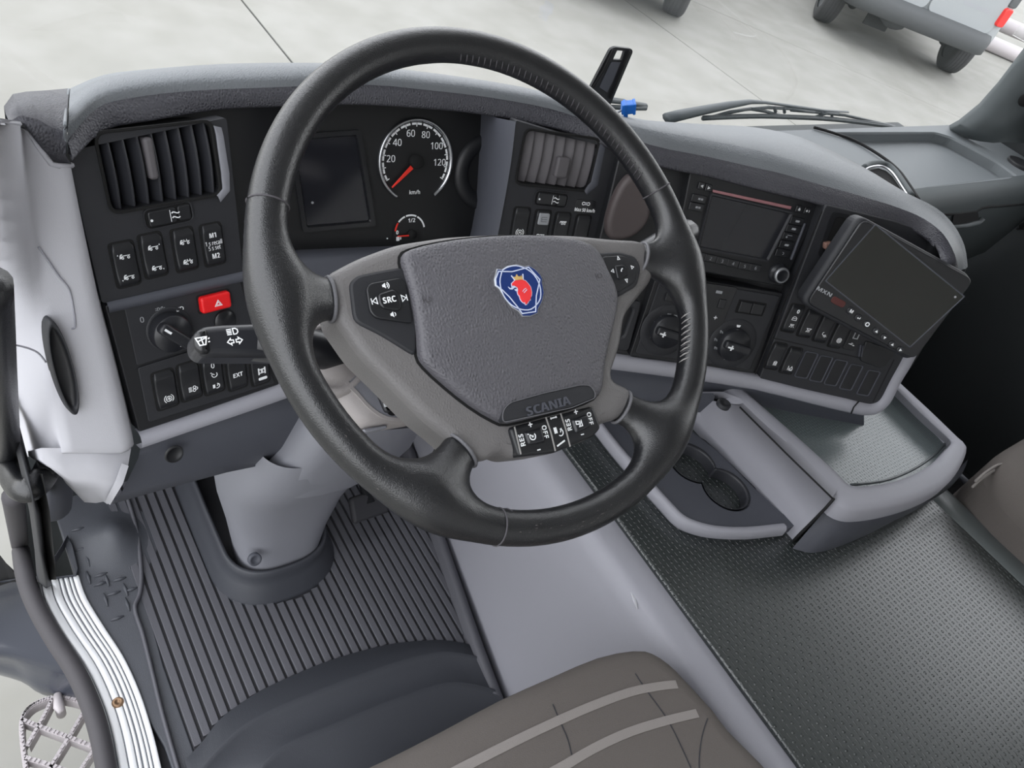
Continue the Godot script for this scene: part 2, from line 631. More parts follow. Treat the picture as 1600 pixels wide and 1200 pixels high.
func van(at: Vector3, label: String, cat: String, white: bool) -> void:
	var o := thing("van", at, label, cat)
	var t := Transform3D(Basis(Vector3(0.695, 0, 0.72), Vector3.UP, Vector3(-0.72, 0, 0.695)), at)
	var paint: Material = M.van_white
	# body: cross-sections from tail to nose
	var s := Shape.new()
	s.t = t
	var rows := []
	for z in [[0.72, 0.5, 1.70, 2.35], [0.68, 0.48, 1.80, 2.42], [-1.5, 0.48, 1.98, 2.45], [-3.2, 0.48, 1.98, 2.42], [-3.9, 0.48, 1.9, 1.75], [-4.5, 0.5, 1.8, 1.3], [-4.75, 0.55, 1.6, 1.1]]:
		var row := []
		for p in rounded([Vector2(-z[2] / 2, z[1]), Vector2(z[2] / 2, z[1]), Vector2(z[2] / 2 - 0.03, (z[1] + z[3]) / 2), Vector2(z[2] / 2 - 0.12, z[3]), Vector2(-z[2] / 2 + 0.12, z[3]), Vector2(-z[2] / 2 + 0.03, (z[1] + z[3]) / 2)], 0.12, 4):
			row.append(Vector3(p.x, p.y, z[0]))
		rows.append(row)
	s.loft(rows, true); s.fan(rows[0], true); s.fan(rows[-1])
	obj("body", s, paint, o)
	# tail doors, lower edges over the bumper
	for k in [-1, 1]:
		s = Shape.new()
		var outer := rounded([Vector2(0.008 * k, 0.56), Vector2(0.80 * k, 0.56), Vector2(0.76 * k, 2.25), Vector2(0.008 * k, 2.25)], 0.1, 4)
		plate(s, outer, t * Transform3D(Basis(), Vector3(0, 0.06, 0.715)), 0.0, 0.022, 0.008)
		var dr := obj("door", s, paint, o)
		s = Shape.new()
		plate(s, rrect(0.62, 0.5, 0.08, Vector2(0.43 * k, 1.75)), t * Transform3D(Basis(), Vector3(0, 0.06, 0.73)), 0.0, 0.012, 0.004)
		obj("door_window", s, M.screen, dr)
	if white: icon("marking", [["f", Vector2(-9, -1), Vector2(-2, -1), Vector2(-2, 1), Vector2(-9, 1)], ["f", Vector2(-1, -1), Vector2(9, -1), Vector2(9, 1), Vector2(-1, 1)]], Vector2(0.5, 0.84), t, o, 0.018, 0.01, 0.738, M.print_dim)
	# bumper: a deep grey bar wrapping round both corners
	s = Shape.new()
	s.t = t
	var prof := [Vector2(0.0, 0.40), Vector2(0.05, 0.42), Vector2(0.07, 0.56), Vector2(0.02, 0.63), Vector2(-0.08, 0.64)]
	rows = []
	for p in prof:
		var row := []
		for q in catmull([Vector2(-0.89, 0.3), Vector2(-0.89, 0.55), Vector2(-0.80, 0.74), Vector2(-0.5, 0.79), Vector2(0.5, 0.79), Vector2(0.80, 0.74), Vector2(0.89, 0.55), Vector2(0.89, 0.3)], 4):
			row.append(Vector3(q.x * (1.0 + p.x * 0.2), p.y + (0.04 * absf(q.x) if p.y < 0.4 else 0.0), q.y + p.x))
		rows.append(row)
	s.loft(rows)
	obj("bumper", s, M.van_plastic, o)
	for k in [-1, 1]:
		s = Shape.new()
		plate(s, rrect(0.12, 0.2, 0.03), t * Transform3D(Basis(Vector3.UP, 0.55 * k), Vector3(0.82 * k, 0.84, 0.70)), 0.0, 0.05, 0.01)
		var lamp := obj("tail_lamp", s, M.lens, o)
		s = Shape.new()
		plate(s, rrect(0.13, 0.9, 0.03), t * Transform3D(Basis(Vector3.UP, 0.55 * k), Vector3(0.825 * k, 1.40, 0.68)), 0.0, 0.05, 0.01)
		obj("lamp_column", s, M.van_plastic, lamp)
	# wheels on the rear and front axles, with their hubs
	for z in [0.0, -3.3]:
		for k in [-1, 1]:
			s = Shape.new()
			var wt := t * Transform3D(Basis(Vector3.UP, PI / 2), Vector3(0.86 * k, 0.34, z))
			tyre(s, 0.34, 0.225, wt)
			var w := obj("tyre", s, M.tyre, o)
			s = Shape.new()
			lathe(s, [Vector2(0.0, -0.06), Vector2(0.12, -0.06), Vector2(0.2, -0.09), Vector2(0.215, -0.1), Vector2(0.215, 0.1), Vector2(0.2, 0.09), Vector2(0.12, 0.05), Vector2(0.0, 0.05)], wt, 28)
			obj("rim", s, M.van_plastic, w)
	# underside: floor pan, axle, silencer, mudflap
	s = Shape.new()
	box(s, Vector3(1.7, 0.14, 5.0), t * Transform3D(Basis(), Vector3(0, 0.5, -1.9)))
	obj("floor_pan", s, M.van_under, o)
	s = Shape.new()
	tube(s, [t * Vector3(-0.74, 0.34, 0.0), t * Vector3(-0.2, 0.34, 0.0), t * Vector3(0.2, 0.34, 0.0), t * Vector3(0.74, 0.34, 0.0)], [0.07, 0.05, 0.05, 0.07], 10)
	for k in [-1, 1]:
		tube(s, [t * Vector3(0.62 * k, 0.5, -0.5), t * Vector3(0.62 * k, 0.4, 0.0), t * Vector3(0.62 * k, 0.5, 0.6)], 0.035, 8)
		tube(s, [t * Vector3(0.62 * k, 0.3, 0.1), t * Vector3(0.6 * k, 0.5, 0.25)], 0.06, 10)
	obj("axle", s, M.van_under, o)
	s = Shape.new()
	tube(s, [t * Vector3(-0.2, 0.38, 0.6), t * Vector3(-0.2, 0.38, 0.2)], 0.1, 12, false, Vector2(1.5, 0.8))
	obj("silencer", s, M.van_plastic, o)
	s = Shape.new()
	box(s, Vector3(0.3, 0.3, 0.02), t * Transform3D(Basis(Vector3.RIGHT, 0.1), Vector3(-0.32, 0.36, 0.4)), 0.008)
	obj("mudflap", s, M.van_under, o)

# ---------------------------------------------------------------- the shell of the cab
func shell() -> void:
	var s := Shape.new()
	var I := Transform3D()
	# front wall below the windscreen, roof, back, right side with its window, left side behind the door opening
	box(s, Vector3(2.25, 1.16, 0.06), I.translated(Vector3(0.76, 0.08, -0.60)))
	struct("wall_front", s, M.door_dark)
	s = Shape.new()
	box(s, Vector3(2.5, 0.06, 2.0), I.translated(Vector3(0.72, 1.98, 0.25)))
	struct("ceiling", s, M.headliner)
	s = Shape.new()
	box(s, Vector3(2.5, 2.5, 0.06), I.translated(Vector3(0.72, 0.75, 1.28)))
	struct("wall_back", s, M.headliner)
	s = Shape.new()
	box(s, Vector3(0.06, 0.3, 1.9), I.translated(Vector3(1.95, 1.83, 0.3)))
	box(s, Vector3(0.06, 0.7, 0.5), I.translated(Vector3(1.95, 1.3, 1.05)))
	struct("wall_right", s, M.headliner)
	s = Shape.new()
	box(s, Vector3(0.06, 2.5, 0.42), I.translated(Vector3(-0.5, 0.75, 1.08)))
	box(s, Vector3(0.06, 0.22, 1.7), I.translated(Vector3(-0.46, 1.9, 0.1)))
	struct("wall_left", s, M.headliner)
	# passenger door: panel, armrest, window
	s = Shape.new()
	box(s, Vector3(1.9, 1.2, 0.07), Transform3D(Basis(Vector3.UP, PI / 2), Vector3(1.93, 0.36, 0.5)), 0.02)
	var d := struct("door_1", s, M.door_dark, "dark passenger door at the far right of the cab", "door")
	s = Shape.new()
	box(s, Vector3(0.09, 0.1, 0.7), I.translated(Vector3(1.86, 0.72, 0.2)), 0.03)
	obj("armrest", s, M.door_dark, d)
	s = Shape.new()
	box(s, Vector3(0.006, 0.72, 1.3), I.translated(Vector3(1.95, 1.32, 0.12)))
	struct("window_1", s, M.glass, "clear side window above the passenger door", "window")
	# windscreen: slightly raked pane from the dash edge to the header
	s = Shape.new()
	var rows := []
	for y in [0.64, 1.0, 1.3, 1.6, 1.95]:
		var row := []
		for k in 13:
			var u := k / 12.0 * 2.0 - 1.0
			row.append(Vector3(0.74 + u * 1.16, y, -0.50 + (y - 0.72) * 0.16 + 0.10 * u * u * u * u * (1.0 if u > 0 else 1.6)))
		rows.append(row)
	s.loft(rows)
	struct("window_2", s, M.glass, "windscreen above the dashboard, yard and vans seen through it", "windscreen")
	# header over the windscreen
	s = Shape.new()
	box(s, Vector3(2.4, 0.1, 0.12), I.translated(Vector3(0.73, 1.95, -0.34)), 0.02)
	struct("trim_1", s, M.headliner)
	# right windscreen pillar, trimmed in grey, with the round hole of a missing plug
	s = Shape.new()
	var a := [[Vector3(1.7091, 0.7491, -0.43)][0], Vector3(1.6769, 0.7878, -0.4), Vector3(1.72, 0.8316, -0.3995), Vector3(1.74, 0.887, -0.4007), Vector3(1.76, 0.9634, -0.407), Vector3(1.79, 1.073, -0.4119), Vector3(1.82, 1.2112, -0.4165)]
	var b := [Vector3(1.78, 0.7833, -0.3198), Vector3(1.79, 0.7934, -0.3259), Vector3(1.8, 0.8134, -0.3329), Vector3(1.82, 0.8505, -0.3335), Vector3(1.84, 0.9119, -0.3306), Vector3(1.88, 1.0439, -0.3257), Vector3(1.92, 1.2038, -0.3248)]
	rows = []
	for i in a.size():
		var p: Vector3 = a[i]
		var q: Vector3 = b[i]
		var mid := p.lerp(q, 0.5) + Vector3(-0.012, 0, 0.02)
		rows.append([p + Vector3(0.03, 0.0, -0.02), p, p.lerp(mid, 0.5) + Vector3(-0.004, 0, 0.006), mid, mid.lerp(q, 0.5) + Vector3(-0.004, 0, 0.006), q, q + Vector3(0.1, 0, 0.01)])
	s.loft(rows)
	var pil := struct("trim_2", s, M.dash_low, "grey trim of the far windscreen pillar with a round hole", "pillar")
	s = Shape.new()
	var hc := Vector3(1.79, 0.8832, -0.3593)
	lathe(s, [Vector2(0.0, 0.004), Vector2(0.013, 0.004), Vector2(0.016, 0.0)], Transform3D(Basis(Vector3(0.6, 0, 0.8), Vector3.UP, Vector3(-0.8, 0, 0.6)), hc + Vector3(-0.02, 0, 0.02)), 20)
	obj("plug_hole", s, M.hole, pil)

# ---------------------------------------------------------------- floor, mat, tunnel
func floor_and_tunnel() -> void:
	var s := Shape.new()
	var T := Transform3D(Basis(Vector3.RIGHT, Vector3.FORWARD, Vector3.UP), Vector3.ZERO)
	box(s, Vector3(2.2, 0.06, 1.9), Transform3D(Basis(), Vector3(0.80, -0.045, 0.32)))
	var fl := struct("floor", s, M.rubber_dark)
	# checker-plate strip between the sill and the mat
	s = Shape.new()
	plate(s, [Vector2(-0.315, 0.60), Vector2(-0.315, 0.40), Vector2(-0.295, 0.22), Vector2(-0.27, 0.08), Vector2(-0.262, -0.6), Vector2(-0.236, -0.6), Vector2(-0.236, 0.2), Vector2(-0.228, 0.33), Vector2(-0.205, 0.60)], T, -0.02, 0.002, 0.002)
	var ck := obj("checker_strip", s, M.checker, fl)
	s = Shape.new()
	var marks := [Vector3(-0.2907, 0.003, -0.4296), Vector3(-0.2816, 0.003, -0.4271), Vector3(-0.2971, 0.003, -0.3978), Vector3(-0.2834, 0.003, -0.3789), Vector3(-0.2572, 0.003, -0.406), Vector3(-0.2472, 0.003, -0.4099), Vector3(-0.2354, 0.003, -0.4009), Vector3(-0.2785, 0.003, -0.3951), Vector3(-0.2729, 0.003, -0.3822), Vector3(-0.2549, 0.003, -0.3757), Vector3(-0.2518, 0.003, -0.3534), Vector3(-0.2694, 0.003, -0.3534), Vector3(-0.2835, 0.003, -0.3469), Vector3(-0.2762, 0.003, -0.3074), Vector3(-0.2561, 0.003, -0.3258), Vector3(-0.2438, 0.003, -0.3499), Vector3(-0.2857, 0.003, -0.4727), Vector3(-0.2901, 0.003, -0.4969), Vector3(-0.2637, 0.003, -0.44), Vector3(-0.2936, 0.003, -0.4552)]
	for i in marks.size():
		var p: Vector3 = marks[i]
		var lengthwise := i % 2 == 0
		tube(s, [p - (Vector3(0, 0, 0.013) if lengthwise else Vector3(0.010, 0, 0)), p, p + (Vector3(0, 0, 0.013) if lengthwise else Vector3(0.010, 0, 0))], [0.001, 0.0032, 0.001], 8)
	obj("tread", s, M.checker, ck)
	# domed bump of the floor under the trim
	s = Shape.new()
	var bc := Vector3(-0.2541, 0.02, -0.463)
	var rows := []
	for i in 8:
		var a := i / 7.0 * PI / 2
		var row := []
		var rr := cos(a) * 1.15
		for k in 24: row.append(Vector3(bc.x + 0.012 + cos(TAU * k / 24) * 0.058 * rr, 0.0015 + 0.034 * exp(-rr * rr * 3.2), bc.z + 0.01 + sin(TAU * k / 24) * 0.07 * rr))
		rows.append(row)
	s.loft(rows, true)
	obj("floor_bump", s, M.checker, ck)

	# the driver's mat
	var o := thing("floor_mat", Vector3(0, 0, -0.1), "ribbed black rubber mat in the driver's footwell", "floor mat")
	s = Shape.new()
	plate(s, [Vector2(-0.236, -0.55), Vector2(0.2, -0.55), Vector2(0.24, -0.02), Vector2(0.295, 0.26), Vector2(0.36, 0.62), Vector2(-0.2, 0.66), Vector2(-0.236, 0.3)], T, -0.015, 0.0, 0.002)
	obj("sheet", s, M.rubber_dark, o)
	var arc := [Vector3(-0.252, 0.003, -0.046), Vector3(-0.2194, 0.003, -0.0619), Vector3(-0.1871, 0.003, -0.0818), Vector3(-0.1271, 0.003, -0.0955), Vector3(-0.0624, 0.003, -0.098), Vector3(0.0042, 0.003, -0.0954), Vector3(0.0939, 0.003, -0.0812), Vector3(0.1597, 0.003, -0.0597), Vector3(0.2022, 0.003, -0.04), Vector3(0.2463, 0.003, -0.0073)]
	var boot := [Vector3(-0.1021, 0.003, -0.3559), Vector3(-0.104, 0.003, -0.3106), Vector3(-0.0911, 0.003, -0.2777), Vector3(-0.0687, 0.003, -0.2531), Vector3(-0.0359, 0.003, -0.2345), Vector3(0.0031, 0.003, -0.2295), Vector3(0.0334, 0.003, -0.2386), Vector3(0.0606, 0.003, -0.2612)]
	var edge_z := func(pts: Array, x: float) -> float:
		for i in pts.size() - 1:
			var p: Vector3 = pts[i]
			var q: Vector3 = pts[i + 1]
			if x >= p.x and x <= q.x: return lerpf(p.z, q.z, (x - p.x) / (q.x - p.x))
		return pts[0].z if x < pts[0].x else pts[-1].z
	for k in 36:
		var x := -0.2198 + 0.01612 * k - 0.0081
		var z1: float = edge_z.call(arc, x) - 0.002
		var z0 := -0.60
		if x > -0.125 and x < 0.075: z0 = (edge_z.call(boot, x) as float) + 0.004
		if x > 0.215: z1 = minf(z1, -(x - 0.235) * 4.6 - 0.02)
		if z1 - z0 < 0.03: continue
		s = Shape.new()
		plate(s, [Vector2(x - 0.0058, -z1), Vector2(x + 0.0058, -z1), Vector2(x + 0.0058, -z0), Vector2(x - 0.0058, -z0)], T, 0.0, 0.0045, 0.0012, 2)
		obj("rib", s, M.rubber, o)
	# turned-up edge beside the checker strip
	s = Shape.new()
	tube(s, catmull([Vector3(-0.202, 0.006, -0.5443), Vector3(-0.2031, 0.006, -0.4994), Vector3(-0.2069, 0.006, -0.4498), Vector3(-0.2151, 0.006, -0.404), Vector3(-0.2248, 0.006, -0.3608), Vector3(-0.2355, 0.006, -0.3327), Vector3(-0.2465, 0.006, -0.3172), Vector3(-0.2496, 0.006, -0.2985), Vector3(-0.2495, 0.006, -0.2702), Vector3(-0.2515, 0.006, -0.2351), Vector3(-0.2552, 0.006, -0.1849), Vector3(-0.2592, 0.006, -0.1317), Vector3(-0.2616, 0.006, -0.0802), Vector3(-0.2635, 0.006, -0.026)], 3), 0.0045, 8, false, Vector2(0.8, 1.4))
	obj("edge_lip", s, M.rubber, o)
	# smooth heel end with curved steps
	var a0 := catmull(arc, 3)
	var a1 := catmull([Vector3(-0.2523, 0.012, -0.0109), Vector3(-0.2283, 0.012, -0.0239), Vector3(-0.1971, 0.012, -0.0394), Vector3(-0.1537, 0.012, -0.0523), Vector3(-0.0917, 0.012, -0.0544), Vector3(-0.0173, 0.012, -0.0502), Vector3(0.0724, 0.012, -0.042), Vector3(0.1478, 0.012, -0.0302), Vector3(0.1917, 0.012, -0.0147), Vector3(0.2367, 0.012, 0.0171)], 3)
	var a2 := catmull([Vector3(-0.1875, 0.02, 0.044), Vector3(-0.1638, 0.02, 0.021), Vector3(-0.1405, 0.02, 0.0108), Vector3(-0.1116, 0.02, 0.0059), Vector3(-0.0763, 0.02, 0.0079), Vector3(-0.0351, 0.02, 0.0113), Vector3(0.0414, 0.02, 0.0166), Vector3(0.135, 0.02, 0.0281), Vector3(0.1775, 0.02, 0.0438), Vector3(0.2228, 0.02, 0.0784)], 3)
	var a3 := catmull([Vector3(-0.1511, 0.05, 0.1303), Vector3(-0.123, 0.05, 0.1085), Vector3(-0.0947, 0.05, 0.0997), Vector3(-0.0671, 0.05, 0.0945), Vector3(-0.0322, 0.05, 0.0977), Vector3(0.0039, 0.05, 0.1011), Vector3(0.0591, 0.05, 0.103), Vector3(0.1399, 0.05, 0.1085), Vector3(0.1875, 0.05, 0.1138), Vector3(0.222, 0.05, 0.1215)], 3)
	s = Shape.new()
	rows = []
	for r in [[a0, 0.0, 0.0], [a0, 0.007, 0.001], [a1, 0.0, -0.006], [a1, 0.006, 0.0], [a1, 0.002, 0.005], [a2, 0.0, -0.006], [a2, 0.007, 0.0], [a2, 0.002, 0.006], [a3, 0.0, 0.0], [a3, -0.05, 0.02]]:
		var row := []
		for p in r[0]: row.append(p + Vector3(0, r[1], r[2]))
		rows.append(row)
	s.loft(rows)
	obj("heel_step", s, M.rubber_smooth, o)
	# the flange round the foot of the column, open towards the front
	s = Shape.new()
	var ring := func(rx: float, rz: float, y: float) -> Array:
		var row := []
		for k in 33:
			var w := -PI * 0.62 + (PI * 1.24) * k / 32.0
			var cx := sin(w)
			var cz := cos(w)
			row.append(Vector3(-0.012 + signf(cx) * pow(absf(cx), 0.8) * rx, y, -0.335 + signf(cz) * pow(absf(cz), 0.8) * rz - (0.55 * (absf(w) - PI / 2) if absf(w) > PI / 2 else 0.0)))
		return row
	s.loft([ring.call(0.112, 0.104, 0.0), ring.call(0.110, 0.102, 0.008), ring.call(0.098, 0.084, 0.030), ring.call(0.092, 0.078, 0.046), ring.call(0.092, 0.078, 0.062), ring.call(0.089, 0.075, 0.064), ring.call(0.085, 0.071, 0.062), ring.call(0.083, 0.069, 0.01)])
	obj("boot_flange", s, M.rubber_smooth, o)
	# raised side lip along the tunnel
	s = Shape.new()
	rows = []
	for z in [-0.6, -0.4, -0.25, -0.1, 0.0, 0.1, 0.25, 0.5]:
		var x: float = 0.232 - 0.218 * z if z < 0.0 else 0.232 - 0.19 * z
		rows.append([Vector3(x - 0.006, 0, z), Vector3(x, 0.02, z), Vector3(x + 0.003, 0.024, z), Vector3(x + 0.016, 0.024, z), Vector3(x + 0.018, 0.0, z)])
	s.loft(rows)
	obj("side_lip", s, M.rubber, o)

	# engine tunnel: light side wall rounding into the top
	s = Shape.new()
	rows = []
	var c0 := [Vector3(0.3645, 0.02, -0.6264), Vector3(0.2998, 0.02, -0.2424), Vector3(0.2687, 0.02, -0.0661), Vector3(0.2406, 0.02, 0.0995)]
	for i in 9:
		var z := -0.62 + i * 0.18
		var f: float = 0.262 - 0.2 * z if z < 0.1 else 0.242
		var e := 0.306 - 0.03 * z
		rows.append([Vector3(f, -0.03, z), Vector3(f, 0.02, z), Vector3(lerpf(f, 0.246, 0.5), 0.2, z), Vector3(0.246 - 0.01 * z, 0.36, z), Vector3(0.25 - 0.01 * z, 0.42, z), Vector3(0.258 - 0.02 * z, 0.445, z), Vector3(0.272 - 0.03 * z, 0.4535, z), Vector3(e, 0.4485, z), Vector3(0.9, 0.450, z), Vector3(0.97, 0.447, z), Vector3(0.985, 0.43, z), Vector3(0.99, -0.03, z)])
	s.loft(rows)
	var tn := struct("trim_3", s, M.trim_mid, "grey engine tunnel between the driver's footwell and the centre mat", "engine tunnel")
	s = Shape.new()
	tube(s, [Vector3(0.2733, 0.446, 0.0726), Vector3(0.2783, 0.446, 0.0904), Vector3(0.2742, 0.446, 0.1131), Vector3(0.2636, 0.446, 0.1429), Vector3(0.2538, 0.446, 0.1655), Vector3(0.2484, 0.446, 0.1773)], [0.0012, 0.003, 0.002, 0.0025, 0.003, 0.001], 6, false, Vector2(1, 0.15))
	tube(s, [Vector3(0.2807, 0.446, 0.1928), Vector3(0.2839, 0.446, 0.1974)], 0.0025, 6, false, Vector2(1, 0.2))
	obj("scuff", s, M.trim, tn, "pale scuff")
	# cover mat on the tunnel
	o = thing("cover_mat", Vector3(0.62, 0.45, 0.2), "dark rubber mat of raised dots and dashes on the engine cover", "mat")
	s = Shape.new()
	plate(s, [Vector2(0.322, 0.60), Vector2(0.308, -0.05), Vector2(0.285, -0.9), Vector2(0.932, -0.9), Vector2(0.932, 0.60)], T, 0.449, 0.457, 0.003)
	obj("sheet", s, M.cover, o)
	s = Shape.new()
	rows = []
	for z in [-0.6, -0.2, 0.2, 0.5, 0.9]:
		rows.append([Vector3(0.908, 0.456, z), Vector3(0.911, 0.4595, z), Vector3(0.93, 0.4605, z), Vector3(0.955, 0.4595, z), Vector3(0.968, 0.455, z), Vector3(0.973, 0.44, z)])
	s.loft(rows)
	obj("edge_strip", s, M.cover_edge, o, "smooth edge strip")
	# brake pedal deep in the footwell
	o = thing("brake_pedal", Vector3(0.13, 0.02, -0.55), "dark brake pedal in the shade right of the column", "pedal")
	s = Shape.new()
	box(s, Vector3(0.075, 0.05, 0.012), Transform3D(Basis(Vector3.RIGHT, -0.7), Vector3(0.1691, 0.071, -0.32)), 0.006)
	obj("pad", s, M.rubber_dark, o)
	s = Shape.new()
	var pz := Vector3(0.171, 0.0738, -0.325)
	tube(s, [pz, pz + Vector3(0.0, 0.1, -0.12), pz + Vector3(0, 0.3, -0.2)], 0.012, 8)
	obj("lever", s, M.panel_dark, o)

# ---------------------------------------------------------------- dashboard body
var PA: Transform3D
var PK: Transform3D
var PC: Transform3D
var PD: Transform3D
var PE: Transform3D
var PM: Transform3D

func dashboard() -> void:
	PA = panel_plane(Vector3(-0.2, 0.86, -0.32), -10, 20)
	PK = panel_plane(Vector3(0.08, 0.84, -0.38), 3, 22)
	PC = panel_plane(Vector3(0.2371, 0.8682, -0.2961), 16, 17)
	PD = panel_plane(Vector3(0.4374, 0.8661, -0.1912), 25, 20)
	PE = panel_plane(Vector3(0.6248, 0.8498, -0.0711), 30, 16)
	PM = panel_plane(Vector3(0.645, 0.81, 0.051), 43.66, 20.44)
	PM.basis = PM.basis * Basis(Vector3.BACK, deg_to_rad(-7.42))
	var o := thing("dashboard", Vector3(0.2, 0.5, -0.4), "dark curved lorry dashboard wrapping round the driver, grey grained hood on top", "dashboard")
	# hood: far edge, ridge, crease, lip along the curve
	var far := [Vector3(-0.2504, 0.847, -0.42), Vector3(-0.2197, 0.8614, -0.42), Vector3(-0.1765, 0.8685, -0.42), Vector3(-0.1059, 0.876, -0.42), Vector3(-0.0161, 0.8802, -0.42), Vector3(0.0553, 0.88, -0.42), Vector3(0.1445, 0.8736, -0.42), Vector3(0.246, 0.8636, -0.42), Vector3(0.3389, 0.851, -0.42), Vector3(0.4331, 0.8317, -0.42), Vector3(0.5558, 0.8064, -0.42), Vector3(0.6314, 0.7985, -0.42), Vector3(0.7753, 0.7902, -0.42), Vector3(0.8924, 0.7829, -0.42), Vector3(0.9406, 0.8, -0.3543), Vector3(0.8785, 0.842, -0.1998), Vector3(0.8101, 0.872, -0.073), Vector3(0.8423, 0.868, -0.0322), Vector3(0.8591, 0.858, -0.0038), Vector3(0.8609, 0.842, 0.0285), Vector3(0.8596, 0.82, 0.0521)]
	var ridge := [Vector3(-0.2775, 0.886, -0.2883), Vector3(-0.2432, 0.886, -0.3353), Vector3(-0.2063, 0.886, -0.3526), Vector3(-0.1388, 0.886, -0.3686), Vector3(-0.0471, 0.886, -0.3763), Vector3(0.0385, 0.886, -0.3798), Vector3(0.1234, 0.886, -0.3693), Vector3(0.201, 0.886, -0.3525), Vector3(0.2706, 0.886, -0.3277), Vector3(0.3111, 0.886, -0.2921), Vector3(0.376, 0.892, -0.2417), Vector3(0.4489, 0.892, -0.2179), Vector3(0.5265, 0.892, -0.1877), Vector3(0.5614, 0.892, -0.169), Vector3(0.6317, 0.89, -0.1339), Vector3(0.7002, 0.886, -0.1007), Vector3(0.7697, 0.88, -0.0606), Vector3(0.8247, 0.87, -0.0316), Vector3(0.843, 0.858, 0.0019), Vector3(0.848, 0.842, 0.0311), Vector3(0.8523, 0.82, 0.0538)]
	var crease := [Vector3(-0.2799, 0.868, -0.2885), Vector3(-0.2481, 0.877, -0.3257), Vector3(-0.2166, 0.877, -0.3442), Vector3(-0.1538, 0.877, -0.3598), Vector3(-0.0581, 0.877, -0.3698), Vector3(0.0416, 0.877, -0.3781), Vector3(0.1314, 0.877, -0.3651), Vector3(0.2066, 0.877, -0.3488), Vector3(0.2806, 0.877, -0.3216), Vector3(0.3217, 0.877, -0.2888), Vector3(0.3821, 0.877, -0.2294), Vector3(0.463, 0.877, -0.1943), Vector3(0.5298, 0.877, -0.162), Vector3(0.5674, 0.877, -0.1442), Vector3(0.6154, 0.877, -0.1137), Vector3(0.676, 0.877, -0.0764), Vector3(0.7255, 0.877, -0.0413), Vector3(0.7517, 0.877, -0.009), Vector3(0.7475, 0.877, 0.0275), Vector3(0.711, 0.877, 0.0684), Vector3(0.8287, 0.82, 0.0554)]
	var lip := [Vector3(-0.28, 0.86, -0.2712), Vector3(-0.2428, 0.86, -0.3189), Vector3(-0.1971, 0.86, -0.3347), Vector3(-0.13, 0.86, -0.3545), Vector3(-0.0601, 0.86, -0.3607), Vector3(0.0325, 0.86, -0.3646), Vector3(0.1295, 0.86, -0.3538), Vector3(0.1963, 0.86, -0.3392), Vector3(0.2529, 0.86, -0.3176), Vector3(0.3062, 0.86, -0.2874), Vector3(0.3871, 0.86, -0.2077), Vector3(0.4592, 0.86, -0.1735), Vector3(0.5184, 0.86, -0.1395), Vector3(0.55, 0.86, -0.1219), Vector3(0.5921, 0.86, -0.0997), Vector3(0.654, 0.86, -0.0618), Vector3(0.7129, 0.86, -0.0313), Vector3(0.7455, 0.86, 0.0004), Vector3(0.7462, 0.86, 0.0343), Vector3(0.7144, 0.86, 0.0696), Vector3(0.7794, 0.825, 0.067)]
	var back := []
	for i in lip.size():
		var p: Vector3 = lip[i]
		back.append(p + Vector3(0.0, -0.004, -0.03) if i < 13 else p + Vector3(0.018, -0.002, -0.026))
	var cols := []
	for r in [far, ridge, crease, lip, back]: cols.append(catmull(r, 3))
	var s := Shape.new()
	var rows := []
	for i in cols[0].size():
		var f: Vector3 = cols[0][i]
		var rd: Vector3 = cols[1][i]
		var cr: Vector3 = cols[2][i]
		var lp: Vector3 = cols[3][i]
		var out: Vector3 = (cr - rd)
		out.y = 0
		out = out.normalized()
		rows.append([f + Vector3(0, -0.03, -0.03), f + Vector3(0, -0.004, -0.004), f, f.lerp(rd, 0.5) + Vector3(0, 0.003, 0), rd, rd.lerp(cr, 0.6) + Vector3(0, 0.002, 0), cr])
	s.loft(rows)
	obj("hood_pad", s, M.hood, o)
	s = Shape.new()
	rows = []
	for i in cols[0].size():
		var cr: Vector3 = cols[2][i]
		var lp: Vector3 = cols[3][i]
		rows.append([cr, cr.lerp(lp, 0.35) + Vector3(0, 0.001, 0.003), cr.lerp(lp, 0.8) + Vector3(0, -0.001, 0.002), lp, lp + Vector3(0, -0.004, -0.006), cols[4][i]])
	s.loft(rows)
	obj("hood_lip", s, M.lip, o, "coarsely grained darker lip of the hood")
	# end piece of the hood at the door
	s = Shape.new()
	rows = [
		[Vector3(-0.3065, 0.8173, -0.44), Vector3(-0.2975, 0.83, -0.44), Vector3(-0.2858, 0.8327, -0.44), Vector3(-0.2669, 0.8343, -0.44), Vector3(-0.2486, 0.8365, -0.44)],
		[Vector3(-0.3081, 0.8203, -0.42), Vector3(-0.2985, 0.8334, -0.42), Vector3(-0.2854, 0.8368, -0.42), Vector3(-0.269, 0.8375, -0.42), Vector3(-0.2562, 0.8496, -0.4)],
		[Vector3(-0.3206, 0.8873, -0.2872), Vector3(-0.3116, 0.8911, -0.2902), Vector3(-0.3, 0.8872, -0.2908), Vector3(-0.2888, 0.8794, -0.2899), Vector3(-0.2799, 0.8756, -0.29)],
		[Vector3(-0.311, 0.8864, -0.2864), Vector3(-0.3076, 0.8794, -0.2844), Vector3(-0.2999, 0.8689, -0.2819), Vector3(-0.2903, 0.8619, -0.281), Vector3(-0.2834, 0.858, -0.2808)],
		[Vector3(-0.3092, 0.8782, -0.2988), Vector3(-0.3018, 0.8628, -0.2944), Vector3(-0.2936, 0.8477, -0.2903), Vector3(-0.2859, 0.8446, -0.2905), Vector3(-0.2778, 0.8436, -0.2916)],
		[Vector3(-0.3061, 0.8637, -0.3243), Vector3(-0.2985, 0.8477, -0.3197), Vector3(-0.2899, 0.8321, -0.3154), Vector3(-0.2819, 0.8289, -0.3157), Vector3(-0.2735, 0.8278, -0.3168)]]
	s.loft(rows)
